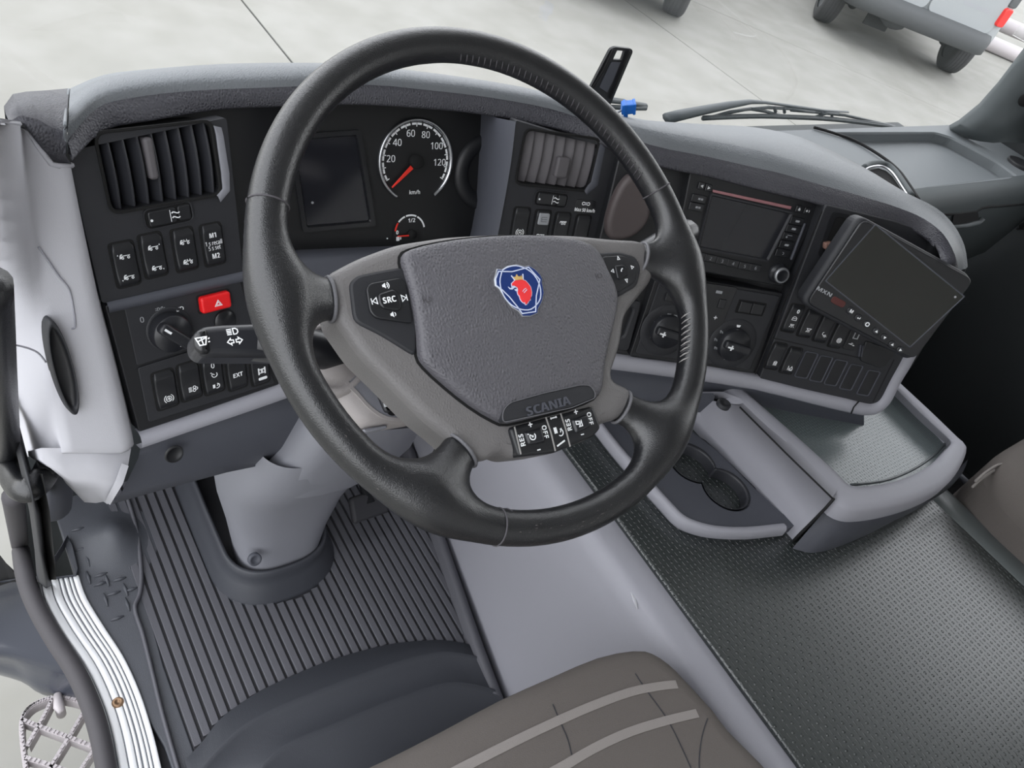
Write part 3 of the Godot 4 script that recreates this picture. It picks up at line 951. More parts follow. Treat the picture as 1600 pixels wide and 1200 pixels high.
	s.loft([rows[0].map(func(p): return p + Vector3(0, -0.06, -0.02)), rows[0]])
	obj("hood_end", s, M.lip, o)
	s = Shape.new()
	tube(s, catmull([Vector3(-0.252, 0.8467, -0.418), Vector3(-0.2607, 0.8478, -0.385), Vector3(-0.2793, 0.8839, -0.2922), Vector3(-0.2813, 0.8718, -0.2873), Vector3(-0.2804, 0.8554, -0.2911)], 4), 0.0016, 6)
	obj("hood_seam", s, M.hood, o)
	# dark carrier behind the panels
	s = Shape.new()
	var bot := [Vector3(-0.2525, 0.558, -0.2121), Vector3(-0.2294, 0.558, -0.2162), Vector3(-0.2004, 0.5569, -0.2209), Vector3(-0.1701, 0.5557, -0.2258), Vector3(-0.1301, 0.554, -0.2322), Vector3(-0.0815, 0.5533, -0.2405), Vector3(0.0668, 0.4797, -0.2997), Vector3(0.206, 0.4618, -0.2852), Vector3(0.3023, 0.4515, -0.276), Vector3(0.3323, 0.534, -0.1951), Vector3(0.3644, 0.5923, -0.1294), Vector3(0.4713, 0.5942, -0.0803), Vector3(0.5238, 0.5948, -0.056), Vector3(0.6003, 0.5908, -0.0188), Vector3(0.6425, 0.589, 0.0111), Vector3(0.6893, 0.5864, 0.039), Vector3(0.7426, 0.5837, 0.0706), Vector3(0.7755, 0.5811, 0.0905), Vector3(0.7953, 0.5863, 0.1002), Vector3(0.8059, 0.6226, 0.0943), Vector3(0.8104, 0.6624, 0.0837)]
	rows = []
	for i in bot.size():
		var k: int = mini(i, back.size() - 1)
		var p: Vector3 = back[k]
		if i >= 5 and i <= 12:   # well behind the instruments
			p += Vector3(0, 0, -0.05)
			rows.append([back[k], p, (p as Vector3).lerp(bot[i], 0.5) + Vector3(0, 0, -0.05), bot[i]])
		else: rows.append([back[k], p, (p as Vector3).lerp(bot[i], 0.5) + Vector3(0, 0, -0.006), bot[i]])
	s.loft(rows)
	obj("panel_carrier", s, M.panel_dark, o)
	# lower rim: a rounded grey strip
	var rim := func(top: Array, low: Array, out: float, called: String) -> void:
		var q := Shape.new()
		var rr := []
		var a := catmull(top, 4)
		var b := catmull(low, 4)
		for i in a.size():
			var p: Vector3 = a[i]
			var l: Vector3 = b[i]
			var d := (l - p)
			var side: Vector3 = (a[mini(i + 1, a.size() - 1)] - a[maxi(i - 1, 0)])
			var nn := d.cross(side).normalized()
			if nn.y < 0 : nn = -nn
			nn = nn * out
			rr.append([p - nn * 1.5, p, p.lerp(l, 0.15) + nn * 0.7, p.lerp(l, 0.5) + nn, p.lerp(l, 0.85) + nn * 0.7, l, l - nn * 1.5])
		q.loft(rr)
		obj(called, q, M.trim_mid, o)
	rim.call([Vector3(-0.2553, 0.5693, -0.2028), Vector3(-0.1961, 0.5667, -0.2123), Vector3(-0.1341, 0.5659, -0.2229), Vector3(-0.0836, 0.5652, -0.2316), Vector3(-0.057, 0.5644, -0.236)], [Vector3(-0.2558, 0.5505, -0.1958), Vector3(-0.1981, 0.5487, -0.2053), Vector3(-0.1357, 0.5461, -0.2153), Vector3(-0.0822, 0.5446, -0.2242), Vector3(-0.0542, 0.5448, -0.2292)], 0.007, "lower_rim")
	rim.call([Vector3(0.3365, 0.6021, -0.1322), Vector3(0.3548, 0.6025, -0.1239), Vector3(0.4607, 0.6025, -0.0745), Vector3(0.5123, 0.604, -0.051), Vector3(0.5862, 0.6005, -0.013), Vector3(0.6301, 0.5972, 0.0156), Vector3(0.6763, 0.5946, 0.0431), Vector3(0.7286, 0.5929, 0.0738), Vector3(0.7631, 0.5909, 0.0945), Vector3(0.777, 0.5937, 0.1016), Vector3(0.785, 0.6044, 0.1026), Vector3(0.7886, 0.6354, 0.0945), Vector3(0.7933, 0.6681, 0.0864), Vector3(0.7962, 0.6965, 0.0786)], [Vector3(0.3388, 0.5826, -0.1233), Vector3(0.3574, 0.582, -0.1144), Vector3(0.4615, 0.581, -0.0655), Vector3(0.513, 0.5802, -0.0411), Vector3(0.5917, 0.5782, -0.002), Vector3(0.636, 0.5764, 0.0259), Vector3(0.6808, 0.5732, 0.0528), Vector3(0.734, 0.5702, 0.0845), Vector3(0.7682, 0.57, 0.1043), Vector3(0.7888, 0.5788, 0.1133), Vector3(0.8013, 0.6008, 0.1132), Vector3(0.8044, 0.6331, 0.1043), Vector3(0.8103, 0.6652, 0.0971), Vector3(0.8139, 0.6939, 0.0897)], 0.007, "lower_rim")
	s = Shape.new()
	tube(s, [Vector3(0.7433, 0.5972, 0.09), Vector3(0.7387, 0.5861, 0.091), Vector3(0.7383, 0.5746, 0.0946)], 0.0012, 6)
	obj("rim_joint", s, M.seam, o)
	# light side trim beside the door
	s = Shape.new()
	var c_top := [Vector3(-0.2768, 0.8402, -0.2948), Vector3(-0.2946, 0.8485, -0.285), Vector3(-0.3113, 0.8794, -0.2968), Vector3(-0.338, 0.9433, -0.1884), Vector3(-0.337, 0.8361, -0.3817)]
	rows = [c_top,
		[Vector3(-0.2757, 0.8012, -0.2806), Vector3(-0.2891, 0.8088, -0.2713), Vector3(-0.3157, 0.8169, -0.2729), Vector3(-0.345, 0.874, -0.2004), Vector3(-0.346, 0.7006, -0.4732)],
		[Vector3(-0.2733, 0.7431, -0.2595), Vector3(-0.2872, 0.7522, -0.2507), Vector3(-0.3204, 0.7523, -0.2481), Vector3(-0.35, 0.7684, -0.2412), Vector3(-0.352, 0.594, -0.472)],
		[Vector3(-0.271, 0.705, -0.2459), Vector3(-0.2862, 0.713, -0.2364), Vector3(-0.3224, 0.7178, -0.235), Vector3(-0.352, 0.71, -0.2559), Vector3(-0.354, 0.6627, -0.3167)],
		[Vector3(-0.267, 0.659, -0.2296), Vector3(-0.284, 0.6679, -0.2201), Vector3(-0.3266, 0.6698, -0.2166), Vector3(-0.352, 0.6088, -0.2971), Vector3(-0.354, 0.5587, -0.3546)],
		[Vector3(-0.2632, 0.6064, -0.2108), Vector3(-0.2809, 0.6161, -0.2015), Vector3(-0.3289, 0.625, -0.1996), Vector3(-0.352, 0.4804, -0.3455), Vector3(-0.354, 0.4198, -0.408)],
		[Vector3(-0.2604, 0.5634, -0.1965), Vector3(-0.2766, 0.566, -0.1849), Vector3(-0.3297, 0.5868, -0.1854), Vector3(-0.352, 0.4076, -0.3438), Vector3(-0.354, 0.3561, -0.3948)]]
	var cs := []
	for c in 5:
		var col := []
		for r in rows: col.append(r[c])
		cs.append(catmull(col, 4))
	rows = []
	for i in cs[0].size():
		var p0: Vector3 = cs[0][i]
		var p1: Vector3 = cs[1][i]
		var p2: Vector3 = cs[2][i]
		var p3: Vector3 = cs[3][i]
		rows.append([p0 + Vector3(0.004, -0.004, -0.03), p0 + Vector3(-0.002, 0.0, 0.003), p0.lerp(p1, 0.5) + Vector3(-0.001, 0.001, 0.004), p1, p1.lerp(p2, 0.3), p1.lerp(p2, 0.8), p2, p2.lerp(p3, 0.3) + Vector3(0.002, 0, 0.003), p3, cs[4][i]])
	s.loft(rows)
	# bottom wrap of the upper trim
	var last: Array = rows[-1]
	s.loft([last, last.map(func(p): return p + Vector3(0.0, -0.008, -0.004)), last.map(func(p): return p + Vector3(0.004, -0.010, -0.03))])
	var trim := obj("side_trim", s, M.trim, o, "light grey trim between the panel and the door")
	# top edge of that trim
	s = Shape.new()
	tube(s, [c_top[4], c_top[3], c_top[2], Vector3(-0.3025, 0.864, -0.2904), c_top[1], Vector3(-0.2887, 0.8456, -0.2861), c_top[0]], 0.0025, 6)
	obj("trim_edge", s, M.trim, trim)
	# lower part of the trim, going under
	s = Shape.new()
	rows = [
		[Vector3(-0.352, 0.4273, -0.3321), Vector3(-0.3469, 0.5931, -0.1911), Vector3(-0.3296, 0.5858, -0.1915), Vector3(-0.3092, 0.5827, -0.1961), Vector3(-0.2903, 0.5675, -0.1938), Vector3(-0.264, 0.5513, -0.1989)],
		[Vector3(-0.352, 0.4301, -0.3233), Vector3(-0.3481, 0.5788, -0.1867), Vector3(-0.3312, 0.5694, -0.1851), Vector3(-0.3071, 0.5635, -0.1851), Vector3(-0.29, 0.5548, -0.1827), Vector3(-0.2717, 0.5419, -0.1833)],
		[Vector3(-0.346, 0.5014, -0.2548), Vector3(-0.3418, 0.5648, -0.1859), Vector3(-0.3282, 0.552, -0.1793), Vector3(-0.3079, 0.5464, -0.1764), Vector3(-0.2958, 0.5414, -0.1724), Vector3(-0.281, 0.5313, -0.1734)],
		[Vector3(-0.3289, 0.44, -0.2798), Vector3(-0.3218, 0.44, -0.263), Vector3(-0.3147, 0.44, -0.2463), Vector3(-0.2972, 0.44, -0.2397), Vector3(-0.2893, 0.44, -0.2327), Vector3(-0.2774, 0.44, -0.2302)],
		[Vector3(-0.3226, 0.42, -0.2796), Vector3(-0.3158, 0.42, -0.2607), Vector3(-0.3092, 0.42, -0.2411), Vector3(-0.2981, 0.42, -0.2358), Vector3(-0.29, 0.42, -0.2347), Vector3(-0.287, 0.42, -0.2295)],
		[Vector3(-0.3201, 0.42, -0.2848), Vector3(-0.3133, 0.42, -0.2658), Vector3(-0.3061, 0.42, -0.2489), Vector3(-0.2959, 0.42, -0.245), Vector3(-0.2877, 0.42, -0.2439), Vector3(-0.2852, 0.42, -0.2369)]]
	s.loft(rows)
	obj("trim_foot", s, M.trim, o)
	s = Shape.new()
	rows = [[Vector3(-0.2784, 0.5533, -0.1798), Vector3(-0.272, 0.5474, -0.1788)], [Vector3(-0.2878, 0.5381, -0.1704), Vector3(-0.2808, 0.5318, -0.1693)], [Vector3(-0.2893, 0.425, -0.2305), Vector3(-0.2853, 0.425, -0.224)]]
	s.loft(rows)
	obj("trim_bead", s, M.trim, o)
	# hand-hold lines moulded in the trim
	for pts in [[Vector3(-0.3164, 0.7834, -0.2573), Vector3(-0.3099, 0.7676, -0.2526), Vector3(-0.3047, 0.755, -0.2489), Vector3(-0.2998, 0.7457, -0.2463), Vector3(-0.2978, 0.7382, -0.2439), Vector3(-0.2976, 0.7262, -0.2395), Vector3(-0.2981, 0.713, -0.2345), Vector3(-0.2993, 0.706, -0.2317), Vector3(-0.3021, 0.7056, -0.2311)], [Vector3(-0.3514, 0.7046, -0.2234), Vector3(-0.3402, 0.6976, -0.2228), Vector3(-0.333, 0.6905, -0.2215), Vector3(-0.3284, 0.6803, -0.2185)]]:
		s = Shape.new()
		tube(s, catmull(pts, 3), 0.0009, 6)
		obj("trim_line", s, M.trim_mid, trim)
	# oval air duct in the trim
	s = Shape.new()
	var oc := Vector2(-0.1339, -0.2021)
	var oa := Vector2(-0.1339, -0.1509) - oc
	var ob := Vector2(-0.1197, -0.2134) - oc
	var om := Vector2(-0.1274, -0.2009) - oc
	var oval := func(k: float, z: float, wide := 1.0) -> Array:
		var row := []
		for i in 40:
			var w := TAU * i / 40.0
			var d: Vector2 = oc + (oa * cos(w) + (om * 1.35 * wide) * sin(w)) * k
			row.append(PA * Vector3(d.x, d.y, z))
		return row
	s.loft([oval.call(1.0, 0.008), oval.call(1.0, 0.020), oval.call(0.97, 0.0235), oval.call(0.9, 0.0245), oval.call(0.84, 0.023), oval.call(0.8, 0.020)], true)
	obj("duct_ring", s, M.panel, trim, "dark oval ring of an air duct")
	s = Shape.new()
	s.loft([oval.call(0.82, 0.021), oval.call(0.76, 0.0185), oval.call(0.5, 0.0172, 0.9)], true)
	s.fan(oval.call(0.5, 0.0172, 0.9))
	obj("duct", s, M.panel_dark, trim)
	# knee bolster under the rim
	s = Shape.new()
	rows = [
		[Vector3(-0.2536, 0.5392, -0.2049), Vector3(-0.1951, 0.5373, -0.2146), Vector3(-0.1317, 0.5347, -0.2248), Vector3(-0.0773, 0.5332, -0.2338), Vector3(0.0043, 0.5113, -0.2596), Vector3(0.1021, 0.4816, -0.2875)],
		[Vector3(-0.2578, 0.5328, -0.1975), Vector3(-0.1975, 0.528, -0.2064), Vector3(-0.1341, 0.5256, -0.2167), Vector3(-0.0779, 0.5228, -0.2256), Vector3(0.0039, 0.4948, -0.2534), Vector3(0.1024, 0.4637, -0.2809)],
		[Vector3(-0.2722, 0.445, -0.2223), Vector3(-0.22, 0.445, -0.2232), Vector3(-0.1593, 0.445, -0.2245), Vector3(-0.0833, 0.4331, -0.235), Vector3(-0.0059, 0.4163, -0.25), Vector3(0.0894, 0.3911, -0.27)],
		[Vector3(-0.2817, 0.42, -0.2284), Vector3(-0.2184, 0.42, -0.2291), Vector3(-0.1446, 0.42, -0.229), Vector3(-0.0728, 0.3776, -0.255), Vector3(0.0111, 0.3521, -0.27), Vector3(0.1135, 0.3139, -0.29)],
		[Vector3(-0.2772, 0.418, -0.2354), Vector3(-0.2155, 0.418, -0.2393), Vector3(-0.1434, 0.418, -0.2393), Vector3(-0.0692, 0.3701, -0.27), Vector3(0.02, 0.3348, -0.29), Vector3(0.124, 0.2973, -0.31)]]
	s.loft(rows)
	var kb := obj("knee_bolster", s, M.bolster, o)
	s = Shape.new()
	var hp := Vector3(-0.2226, 0.5291, -0.198)
	lathe(s, [Vector2(0, 0.006), Vector2(0.008, 0.006), Vector2(0.0095, 0.009), Vector2(0.011, 0.006)], Transform3D(PA.basis, hp), 18)
	obj("screw_recess", s, M.panel_dark, kb)
	# lower body right of the column
	s = Shape.new()
	rows = [
		[Vector3(0.3246, 0.5759, -0.1413), Vector3(0.3668, 0.5735, -0.1207), Vector3(0.4722, 0.5724, -0.0711), Vector3(0.5244, 0.5715, -0.0464), Vector3(0.6055, 0.5686, -0.0074), Vector3(0.6485, 0.568, 0.0215), Vector3(0.6939, 0.5647, 0.0488), Vector3(0.7477, 0.5617, 0.0809), Vector3(0.7823, 0.5615, 0.1009)],
		[Vector3(0.3403, 0.5419, -0.1415), Vector3(0.3835, 0.541, -0.121), Vector3(0.4881, 0.5431, -0.0731), Vector3(0.5403, 0.5428, -0.0486), Vector3(0.6272, 0.542, -0.0077), Vector3(0.6717, 0.5402, 0.0225), Vector3(0.7176, 0.5388, 0.0494), Vector3(0.7721, 0.5378, 0.0812), Vector3(0.8071, 0.5387, 0.1011)],
		[Vector3(0.3379, 0.539, -0.1367), Vector3(0.3811, 0.5381, -0.1162), Vector3(0.4856, 0.5399, -0.0683), Vector3(0.5377, 0.5396, -0.0438), Vector3(0.6246, 0.5386, -0.0029), Vector3(0.6736, 0.5336, 0.0257), Vector3(0.72, 0.5311, 0.0534), Vector3(0.7754, 0.5276, 0.0865), Vector3(0.8094, 0.5319, 0.1047)],
		[Vector3(0.3501, 0.4837, -0.137), Vector3(0.3951, 0.4802, -0.1146), Vector3(0.5024, 0.4873, -0.0675), Vector3(0.5552, 0.4929, -0.0451), Vector3(0.6439, 0.4956, -0.0048), Vector3(0.6909, 0.4944, 0.0246), Vector3(0.7378, 0.4939, 0.052), Vector3(0.8023, 0.5015, 0.0866), Vector3(0.8331, 0.5174, 0.0992)]]
	s.loft(rows)
	obj("lower_body", s, M.bolster, o)
	# a dark end cheek closing the dashboard on the passenger side
	s = Shape.new()
	rows = [[Vector3(0.8735, 0.815, 0.0484), Vector3(0.812, 0.815, 0.0702), Vector3(0.7285, 0.815, 0.0958)], [Vector3(0.8421, 0.711, 0.0763), Vector3(0.8362, 0.699, 0.0768), Vector3(0.8253, 0.6859, 0.0749)], [Vector3(0.8432, 0.6811, 0.0868), Vector3(0.8378, 0.6535, 0.0928), Vector3(0.8287, 0.6202, 0.0986)]]
	s.loft(rows)
	obj("end_cheek", s, M.panel_dark, o)

# ---------------------------------------------------------------- switches, printed signs
func rocker(called: String, t: Transform3D, mtl: Material, parent: Node, label := "", w := 0.0212, h := 0.0435, up := true, tip := 0.0) -> MeshInstance3D:
	# dark well round the switch, then the key with its hollow face
	var s := Shape.new()
	plate(s, rrect(w + 0.004, h + 0.004, 0.005), t, 0.0, 0.0006, 0.0003, 1)
	var k := obj(called, s, M.hole, parent, label)
	s = Shape.new()
	s.t = t
	var rows := []
	var n := 12
	for i in n + 1:
		var v := float(i) / n * 2.0 - 1.0
		var y := v * h / 2
		var e := 1.0 - pow(absf(v), 8.0) * 0.22
		var z := 0.0035 + 0.0024 * v * v + (tip * v)
		if i == 0 or i == n: z = 0.0006
		elif i == 1 or i == n - 1: z *= 0.88
		var hw := w / 2 * e
		var row := [Vector3(-hw, y, 0.0004)]
		for q in [[-1.0, 0.7], [-0.93, 0.96], [-0.8, 1.0], [0.0, 1.0], [0.8, 1.0], [0.93, 0.96], [1.0, 0.7]]:
			row.append(Vector3(q[0] * hw, y, z * q[1]))
		row.append(Vector3(hw, y, 0.0004))
		rows.append(row)
	s.loft(rows)
	obj("key", s, mtl, k)
	return k

func face_z(v: float, h := 0.0435, tip := 0.0) -> float:
	var u := v / (h / 2)
	return 0.0035 + 0.0024 * u * u + tip * u + 0.0001

func icon(called: String, strokes: Array, c: Vector2, t: Transform3D, parent: Node, size := 0.001, w := 0.0007, z := 0.0038, mtl: Material = null) -> void:
	var s := Shape.new()
	for k in strokes:
		var pts := []
		var closed := false
		for p in k:
			if p is bool: closed = p
			elif p is String: pass
			else: pts.append(c + p * size)
		if k[0] is String:
			blob(s, ccw(pts), t, z)
		else:
			stroke(s, pts, w, t, z, closed)
	obj(called, s, mtl if mtl else M.print, parent)

func arc_pts(c: Vector2, r: float, a0: float, a1: float, k := 12) -> Array:
	var out := []
	for i in k + 1:
		var a := deg_to_rad(lerpf(a0, a1, float(i) / k))
		out.append(c + Vector2(cos(a), sin(a)) * r)
	return out

func truck_icon(up: int, low: int) -> Array:
	# a small lorry in side view with marks fore and aft; units about 1/13 of its length
	var out := [
		["f", Vector2(-5.5, -2.2), Vector2(-5.3, 0.6), Vector2(-4.2, 2.6), Vector2(-2.2, 2.6), Vector2(-2.2, 1.8), Vector2(-3.8, 1.8), Vector2(-4.5, 0.4), Vector2(-2.2, 0.4), Vector2(-2.2, -1.2), Vector2(-4.4, -2.2)],
		[Vector2(-2.4, 0.5), Vector2(5.5, 0.5)],
		arc_pts(Vector2(-2.4, -1.7), 1.1, 0, 350, 12), arc_pts(Vector2(3.8, -1.7), 1.1, 0, 350, 12)]
	for m in [[up, 1.0], [low, -1.0]]:
		for bit in 4:
			if m[0] & (1 << bit):
				var x: float = [-7.0, 7.0, -0.6, 2.4][bit]
				var y: float = 1.6 if m[1] > 0 else -2.6
				out.append(["f", Vector2(x - 0.7, y + m[1] * -0.2), Vector2(x + 0.7, y + m[1] * -0.2), Vector2(x, y + m[1] * 1.4)])
	return out

func vent(o: Node3D, t: Transform3D, w: float, h: float, c: Vector2, slats: int, lean: float, sm: Material, tab: Vector2, tab_m: Material, tab_size: Vector2) -> void:
	# a hollow with upright curved slats and a finger tab
	var s := Shape.new()
	var hole := rrect(w, h, 0.009, c)
	frame(s, rrect(w + 0.006, h + 0.006, 0.011, c), hole, t, 0.0, 0.002, -0.035, 0.0012)
	plate(s, hole, t, -0.036, -0.034, 0.0, 1)
	obj("housing", s, M.hole, o)
	for k in slats:
		s = Shape.new()
		var x := c.x - w / 2 + w * (k + 0.5) / slats
		var rows := []
		for i in 9:
			var v := i / 8.0 * 2.0 - 1.0
			var bow := 0.004 * (1.0 - v * v)
			var d := Vector2(cos(lean), sin(lean))
			var n2 := Vector2(-d.y, d.x)
			var row := []
			for q in [[-0.5, -0.0006], [-0.5, 0.0006], [0.4, 0.0010], [0.5, 0.0006], [0.5, -0.0006], [0.4, -0.0010]]:
				var pz: Vector2 = d * q[0] * 0.016 + n2 * q[1]
				row.append(t * Vector3(x + pz.y, c.y + v * h * 0.495, -0.011 + bow + pz.x))
			rows.append(row)
		s.smooth(-1)
		s.loft(rows, true); s.fan(rows[0], true); s.fan(rows[-1])
		obj("slat", s, sm, o)
	s = Shape.new()
	plate(s, rounded(rect(tab_size.x, tab_size.y), 0.004), on(t, tab, -0.006), -0.006, 0.008, 0.003, 3)
	obj("tab", s, tab_m, o)

func wave(c: Vector2) -> Array:
	return [c + Vector2(-2.4, 0), c + Vector2(-1.5, 0.6), c + Vector2(-0.5, 0.3), c + Vector2(0.5, -0.3), c + Vector2(1.5, -0.5), c + Vector2(2.4, 0)]

# rotary slider under each vent
func slide(o: Node3D, t: Transform3D, c: Vector2, turn: float) -> void:
	var tt := on(t, c, 0.0, turn)
	var s := Shape.new()
	plate(s, rrect(0.047, 0.0185, 0.006), tt, 0.0, 0.0012, 0.0005, 1)
	var b := obj("vent_slider", s, M.hole, o)
	s = Shape.new()
	frame(s, rrect(0.050, 0.021, 0.007), rrect(0.047, 0.0185, 0.006), tt, 0.0, 0.002, 0.0, 0.0005)
	obj("surround", s, M.panel, b)
	s = Shape.new()
	plate(s, rrect(0.028, 0.015, 0.003, Vector2(-0.007, 0)), tt, 0.001, 0.0038, 0.001)
	plate(s, rrect(0.013, 0.015, 0.003, Vector2(0.0155, 0)), tt, 0.001, 0.003, 0.001)
	obj("slider", s, M.key, b)
	s = Shape.new()
	plate(s, circle(0.0013, Vector2(-0.0185, -0.001), 14), tt, 0.0038, 0.0041, 0.0, 1)
	for y in [1.4, -1.4]: stroke(s, wave(Vector2(3.5, y)).map(func(p): return p * 0.0017), 0.0011, tt, 0.0039 if y > 0 else 0.0039)
	stroke(s, [Vector2(0.0005, 0.006), Vector2(0.0005, -0.006)], 0.0006, tt, 0.0039)
	obj("marking", s, M.print, b)

# ---------------------------------------------------------------- panel left of the wheel
func left_panel() -> void:
	var o := thing("switch_panel", PA * Vector3(0, -0.06, -0.01), "black panel left of the wheel with an air vent over four rocker switches", "switch panel")
	var s := Shape.new()
	var hole := rrect(0.108, 0.071, 0.009, Vector2(0.0005, -0.035))
	frame(s, rounded([Vector2(-0.077, -0.0152) + Vector2(-0.004, 0.004), Vector2(-0.0805, -0.1568), Vector2(0.069, -0.1599), Vector2(0.073, 0.0027)], 0.003), hole, PA, -0.02, 0.0, -0.02, 0.0)
	obj("plate", s, M.panel, o)
	# raised bevel right of the vent
	s = Shape.new()
	s.t = PA
	var rows := []
	for p in [[0.0575, -0.003, 0.066, -0.006], [0.0585, -0.012, 0.067, -0.014], [0.0585, -0.05, 0.068, -0.052], [0.0575, -0.066, 0.066, -0.07], [0.05, -0.072, 0.054, -0.08]]:
		rows.append([Vector3(p[0], p[1], 0.0005), Vector3(p[0], p[1], 0.0045), Vector3(p[2], p[3], 0.0005)])
	s.loft(rows)
	obj("bevel", s, M.tower, o)
	vent(o, PA, 0.108, 0.071, Vector2(0.0005, -0.035), 8, 0.35, M.slat_dark, Vector2(-0.0087, -0.0271), M.vent, Vector2(0.009, 0.040))
	slide(o, PA, Vector2(-0.0018, -0.0833), 0.02)
	# divider strip below the switches
	s = Shape.new()
	s.t = PA
	rows = []
	for p in [Vector2(-0.077, -0.1578), Vector2(-0.0304, -0.1587), Vector2(0.0172, -0.1596), Vector2(0.0689, -0.1607)]: rows.append([Vector3(p.x, p.y + 0.001, -0.01), Vector3(p.x, p.y + 0.001, 0.002), Vector3(p.x, p.y - 0.004, 0.004), Vector3(p.x, p.y - 0.010, 0.002), Vector3(p.x, p.y - 0.011, -0.01)])
	s.loft(rows)
	obj("divider_strip", s, M.bolster, o)
	var cen := [Vector2(-0.0523, -0.1232), Vector2(-0.0241, -0.1204), Vector2(0.0082, -0.1215), Vector2(0.0388, -0.1226)]
	var labels := ["rocker switch with a lorry lowering and lifting its front", "rocker switch with a lorry lowering and lifting its rear", "rocker switch with a lorry lowering and lifting wholly", "rocker switch lettered M1 and M2"]
	for k in 4:
		var t := on(PA, cen[k])
		var sw := rocker("rocker_switch", t, M.key, o, labels[k])
		if k < 3:
			icon("marking", truck_icon([1, 2, 12][k], 0), Vector2(0, 0.0095), t, sw, 0.00092, 0.00065, face_z(0.0105))
			icon("marking", truck_icon([0, 0, 12][k], [1, 2, 4][k]), Vector2(0, -0.0115), t, sw, 0.00092, 0.00065, face_z(0.0125))
		else:
			lettering("M1", 0.0058, on(t, Vector2(0, 0.0115), face_z(0.012)), M.print, sw, "lettering", true, 0.75)
			lettering("M2", 0.0058, on(t, Vector2(0, -0.0115), face_z(0.012)), M.print, sw, "lettering", true, 0.75)
			lettering("1 s recall", 0.0029, on(t, Vector2(0, 0.0028), face_z(0.004)), M.print, sw, "lettering", false, 0.75)
			lettering("5 s set", 0.0029, on(t, Vector2(0, -0.0026), face_z(0.004)), M.print, sw, "lettering", false, 0.75)
	# light panel below
	o = thing("light_panel", PA * Vector3(0, -0.24, -0.01), "black panel with the rotary light switch, red hazard key and five rockers", "switch panel")
	s = Shape.new()
	plate(s, rounded([Vector2(-0.0781, -0.1602), Vector2(0.0699, -0.1647), Vector2(0.0966, -0.3137), Vector2(-0.0735, -0.3099)], 0.003), PA, -0.02, -0.001, 0.001)
	obj("plate", s, M.panel_dark, o)
	for p in [[Vector2(-0.0616, -0.1669), Vector2(0.0631, -0.169), Vector2(0.0731, -0.2297), Vector2(-0.0614, -0.2321)], [Vector2(-0.0613, -0.2351), Vector2(0.0734, -0.2331), Vector2(0.0902, -0.3086), Vector2(-0.0621, -0.3009)]]:
		s = Shape.new()
		plate(s, rounded(p, 0.003), PA, -0.001, 0.001, 0.0006)
		obj("insert", s, M.panel, o)
	# rotary light switch
	var kc := Vector2(-0.0237, -0.2032)
	var kt := on(PA, kc, 0.001)
	s = Shape.new()
	lathe(s, [Vector2(0.0245, 0.0), Vector2(0.024, 0.0012), Vector2(0.0205, 0.0), Vector2(0.0, 0.0)], on(PA, Vector2(-0.022, -0.2015), 0.0012), 40)
	obj("dish", s, M.panel, o)
	s = Shape.new()
	lathe(s, [Vector2(0.021, 0.0), Vector2(0.0205, 0.012), Vector2(0.0195, 0.0135), Vector2(0.0, 0.0135)], kt, 40)
	var kn := obj("light_knob", s, M.knob, o)
	s = Shape.new()
	plate(s, rrect(0.013, 0.040, 0.006), kt * Transform3D(Basis(Vector3.BACK, 0.75), Vector3(0, 0, 0.013)), 0.0, 0.009, 0.003, 3)
	obj("grip", s, M.knob, kn)
	s = Shape.new()
	plate(s, rect(0.0025, 0.0085, Vector2(0, 0.0125)), kt * Transform3D(Basis(Vector3.BACK, 0.75), Vector3(0, 0, 0.0222)), 0.0, 0.0004, 0.0, 1)
	obj("pointer", s, M.print, kn)
	var ic := Vector2(-0.0169, -0.2159) - kc
	icon("marking", [arc_pts(Vector2.ZERO, 2.0, 0, 350)] + range(8).map(func(i): return [Vector2(cos(TAU * i / 8), sin(TAU * i / 8)) * 2.9, Vector2(cos(TAU * i / 8), sin(TAU * i / 8)) * 4.3]), ic, kt, kn, 0.00085, 0.0008, 0.0138)
	lettering("0", 0.006, on(PA, Vector2(-0.0475, -0.1837), 0.0013), M.print_dim, o)
	icon("marking", [[Vector2(-2, 1.6), Vector2(-2, -1.6), Vector2(-0.6, -1.6), Vector2(0.3, -0.8), Vector2(0.3, 0.8), Vector2(-0.6, 1.6), true], [Vector2(4, 1.6), Vector2(4, -1.6), Vector2(2.8, -1.6), Vector2(2, -0.8), Vector2(2, 0.8), Vector2(2.8, 1.6), true], [Vector2(-4.6, 1.2), Vector2(-3, 0.9)], [Vector2(-4.6, -1.2), Vector2(-3, -0.9)], [Vector2(5, 0), Vector2(6.6, 0)]], Vector2(-0.0285, -0.177), PA, o, 0.0009, 0.00055, 0.0012, M.print_dim)
	icon("marking", [[Vector2(0, 1.8), Vector2(0, -1.8), Vector2(1.6, -1.8), Vector2(2.8, -0.8), Vector2(2.8, 0.8), Vector2(1.6, 1.8), true], [Vector2(-4, 1.6), Vector2(-1, 1.6)], [Vector2(-4, 0.5), Vector2(-1, 0.5)], [Vector2(-4, -0.5), Vector2(-1, -0.5)], [Vector2(-4, -1.6), Vector2(-1, -1.6)]], Vector2(-0.007, -0.183), PA, o, 0.0011, 0.0007, 0.0012)
	# hazard key
	var ht := on(PA, Vector2(0.03, -0.1844), 0.001, -0.02)
	s = Shape.new()
	plate(s, rrect(0.038, 0.022, 0.004), ht, 0.0, 0.0008, 0.0004, 1)
	var hz := obj("hazard_switch", s, M.hole, o, "red hazard warning key with a triangle")
	s = Shape.new()
	plate(s, rrect(0.034, 0.0185, 0.0035), ht, 0.0, 0.0075, 0.0025, 3)
	obj("key", s, M.red, hz)
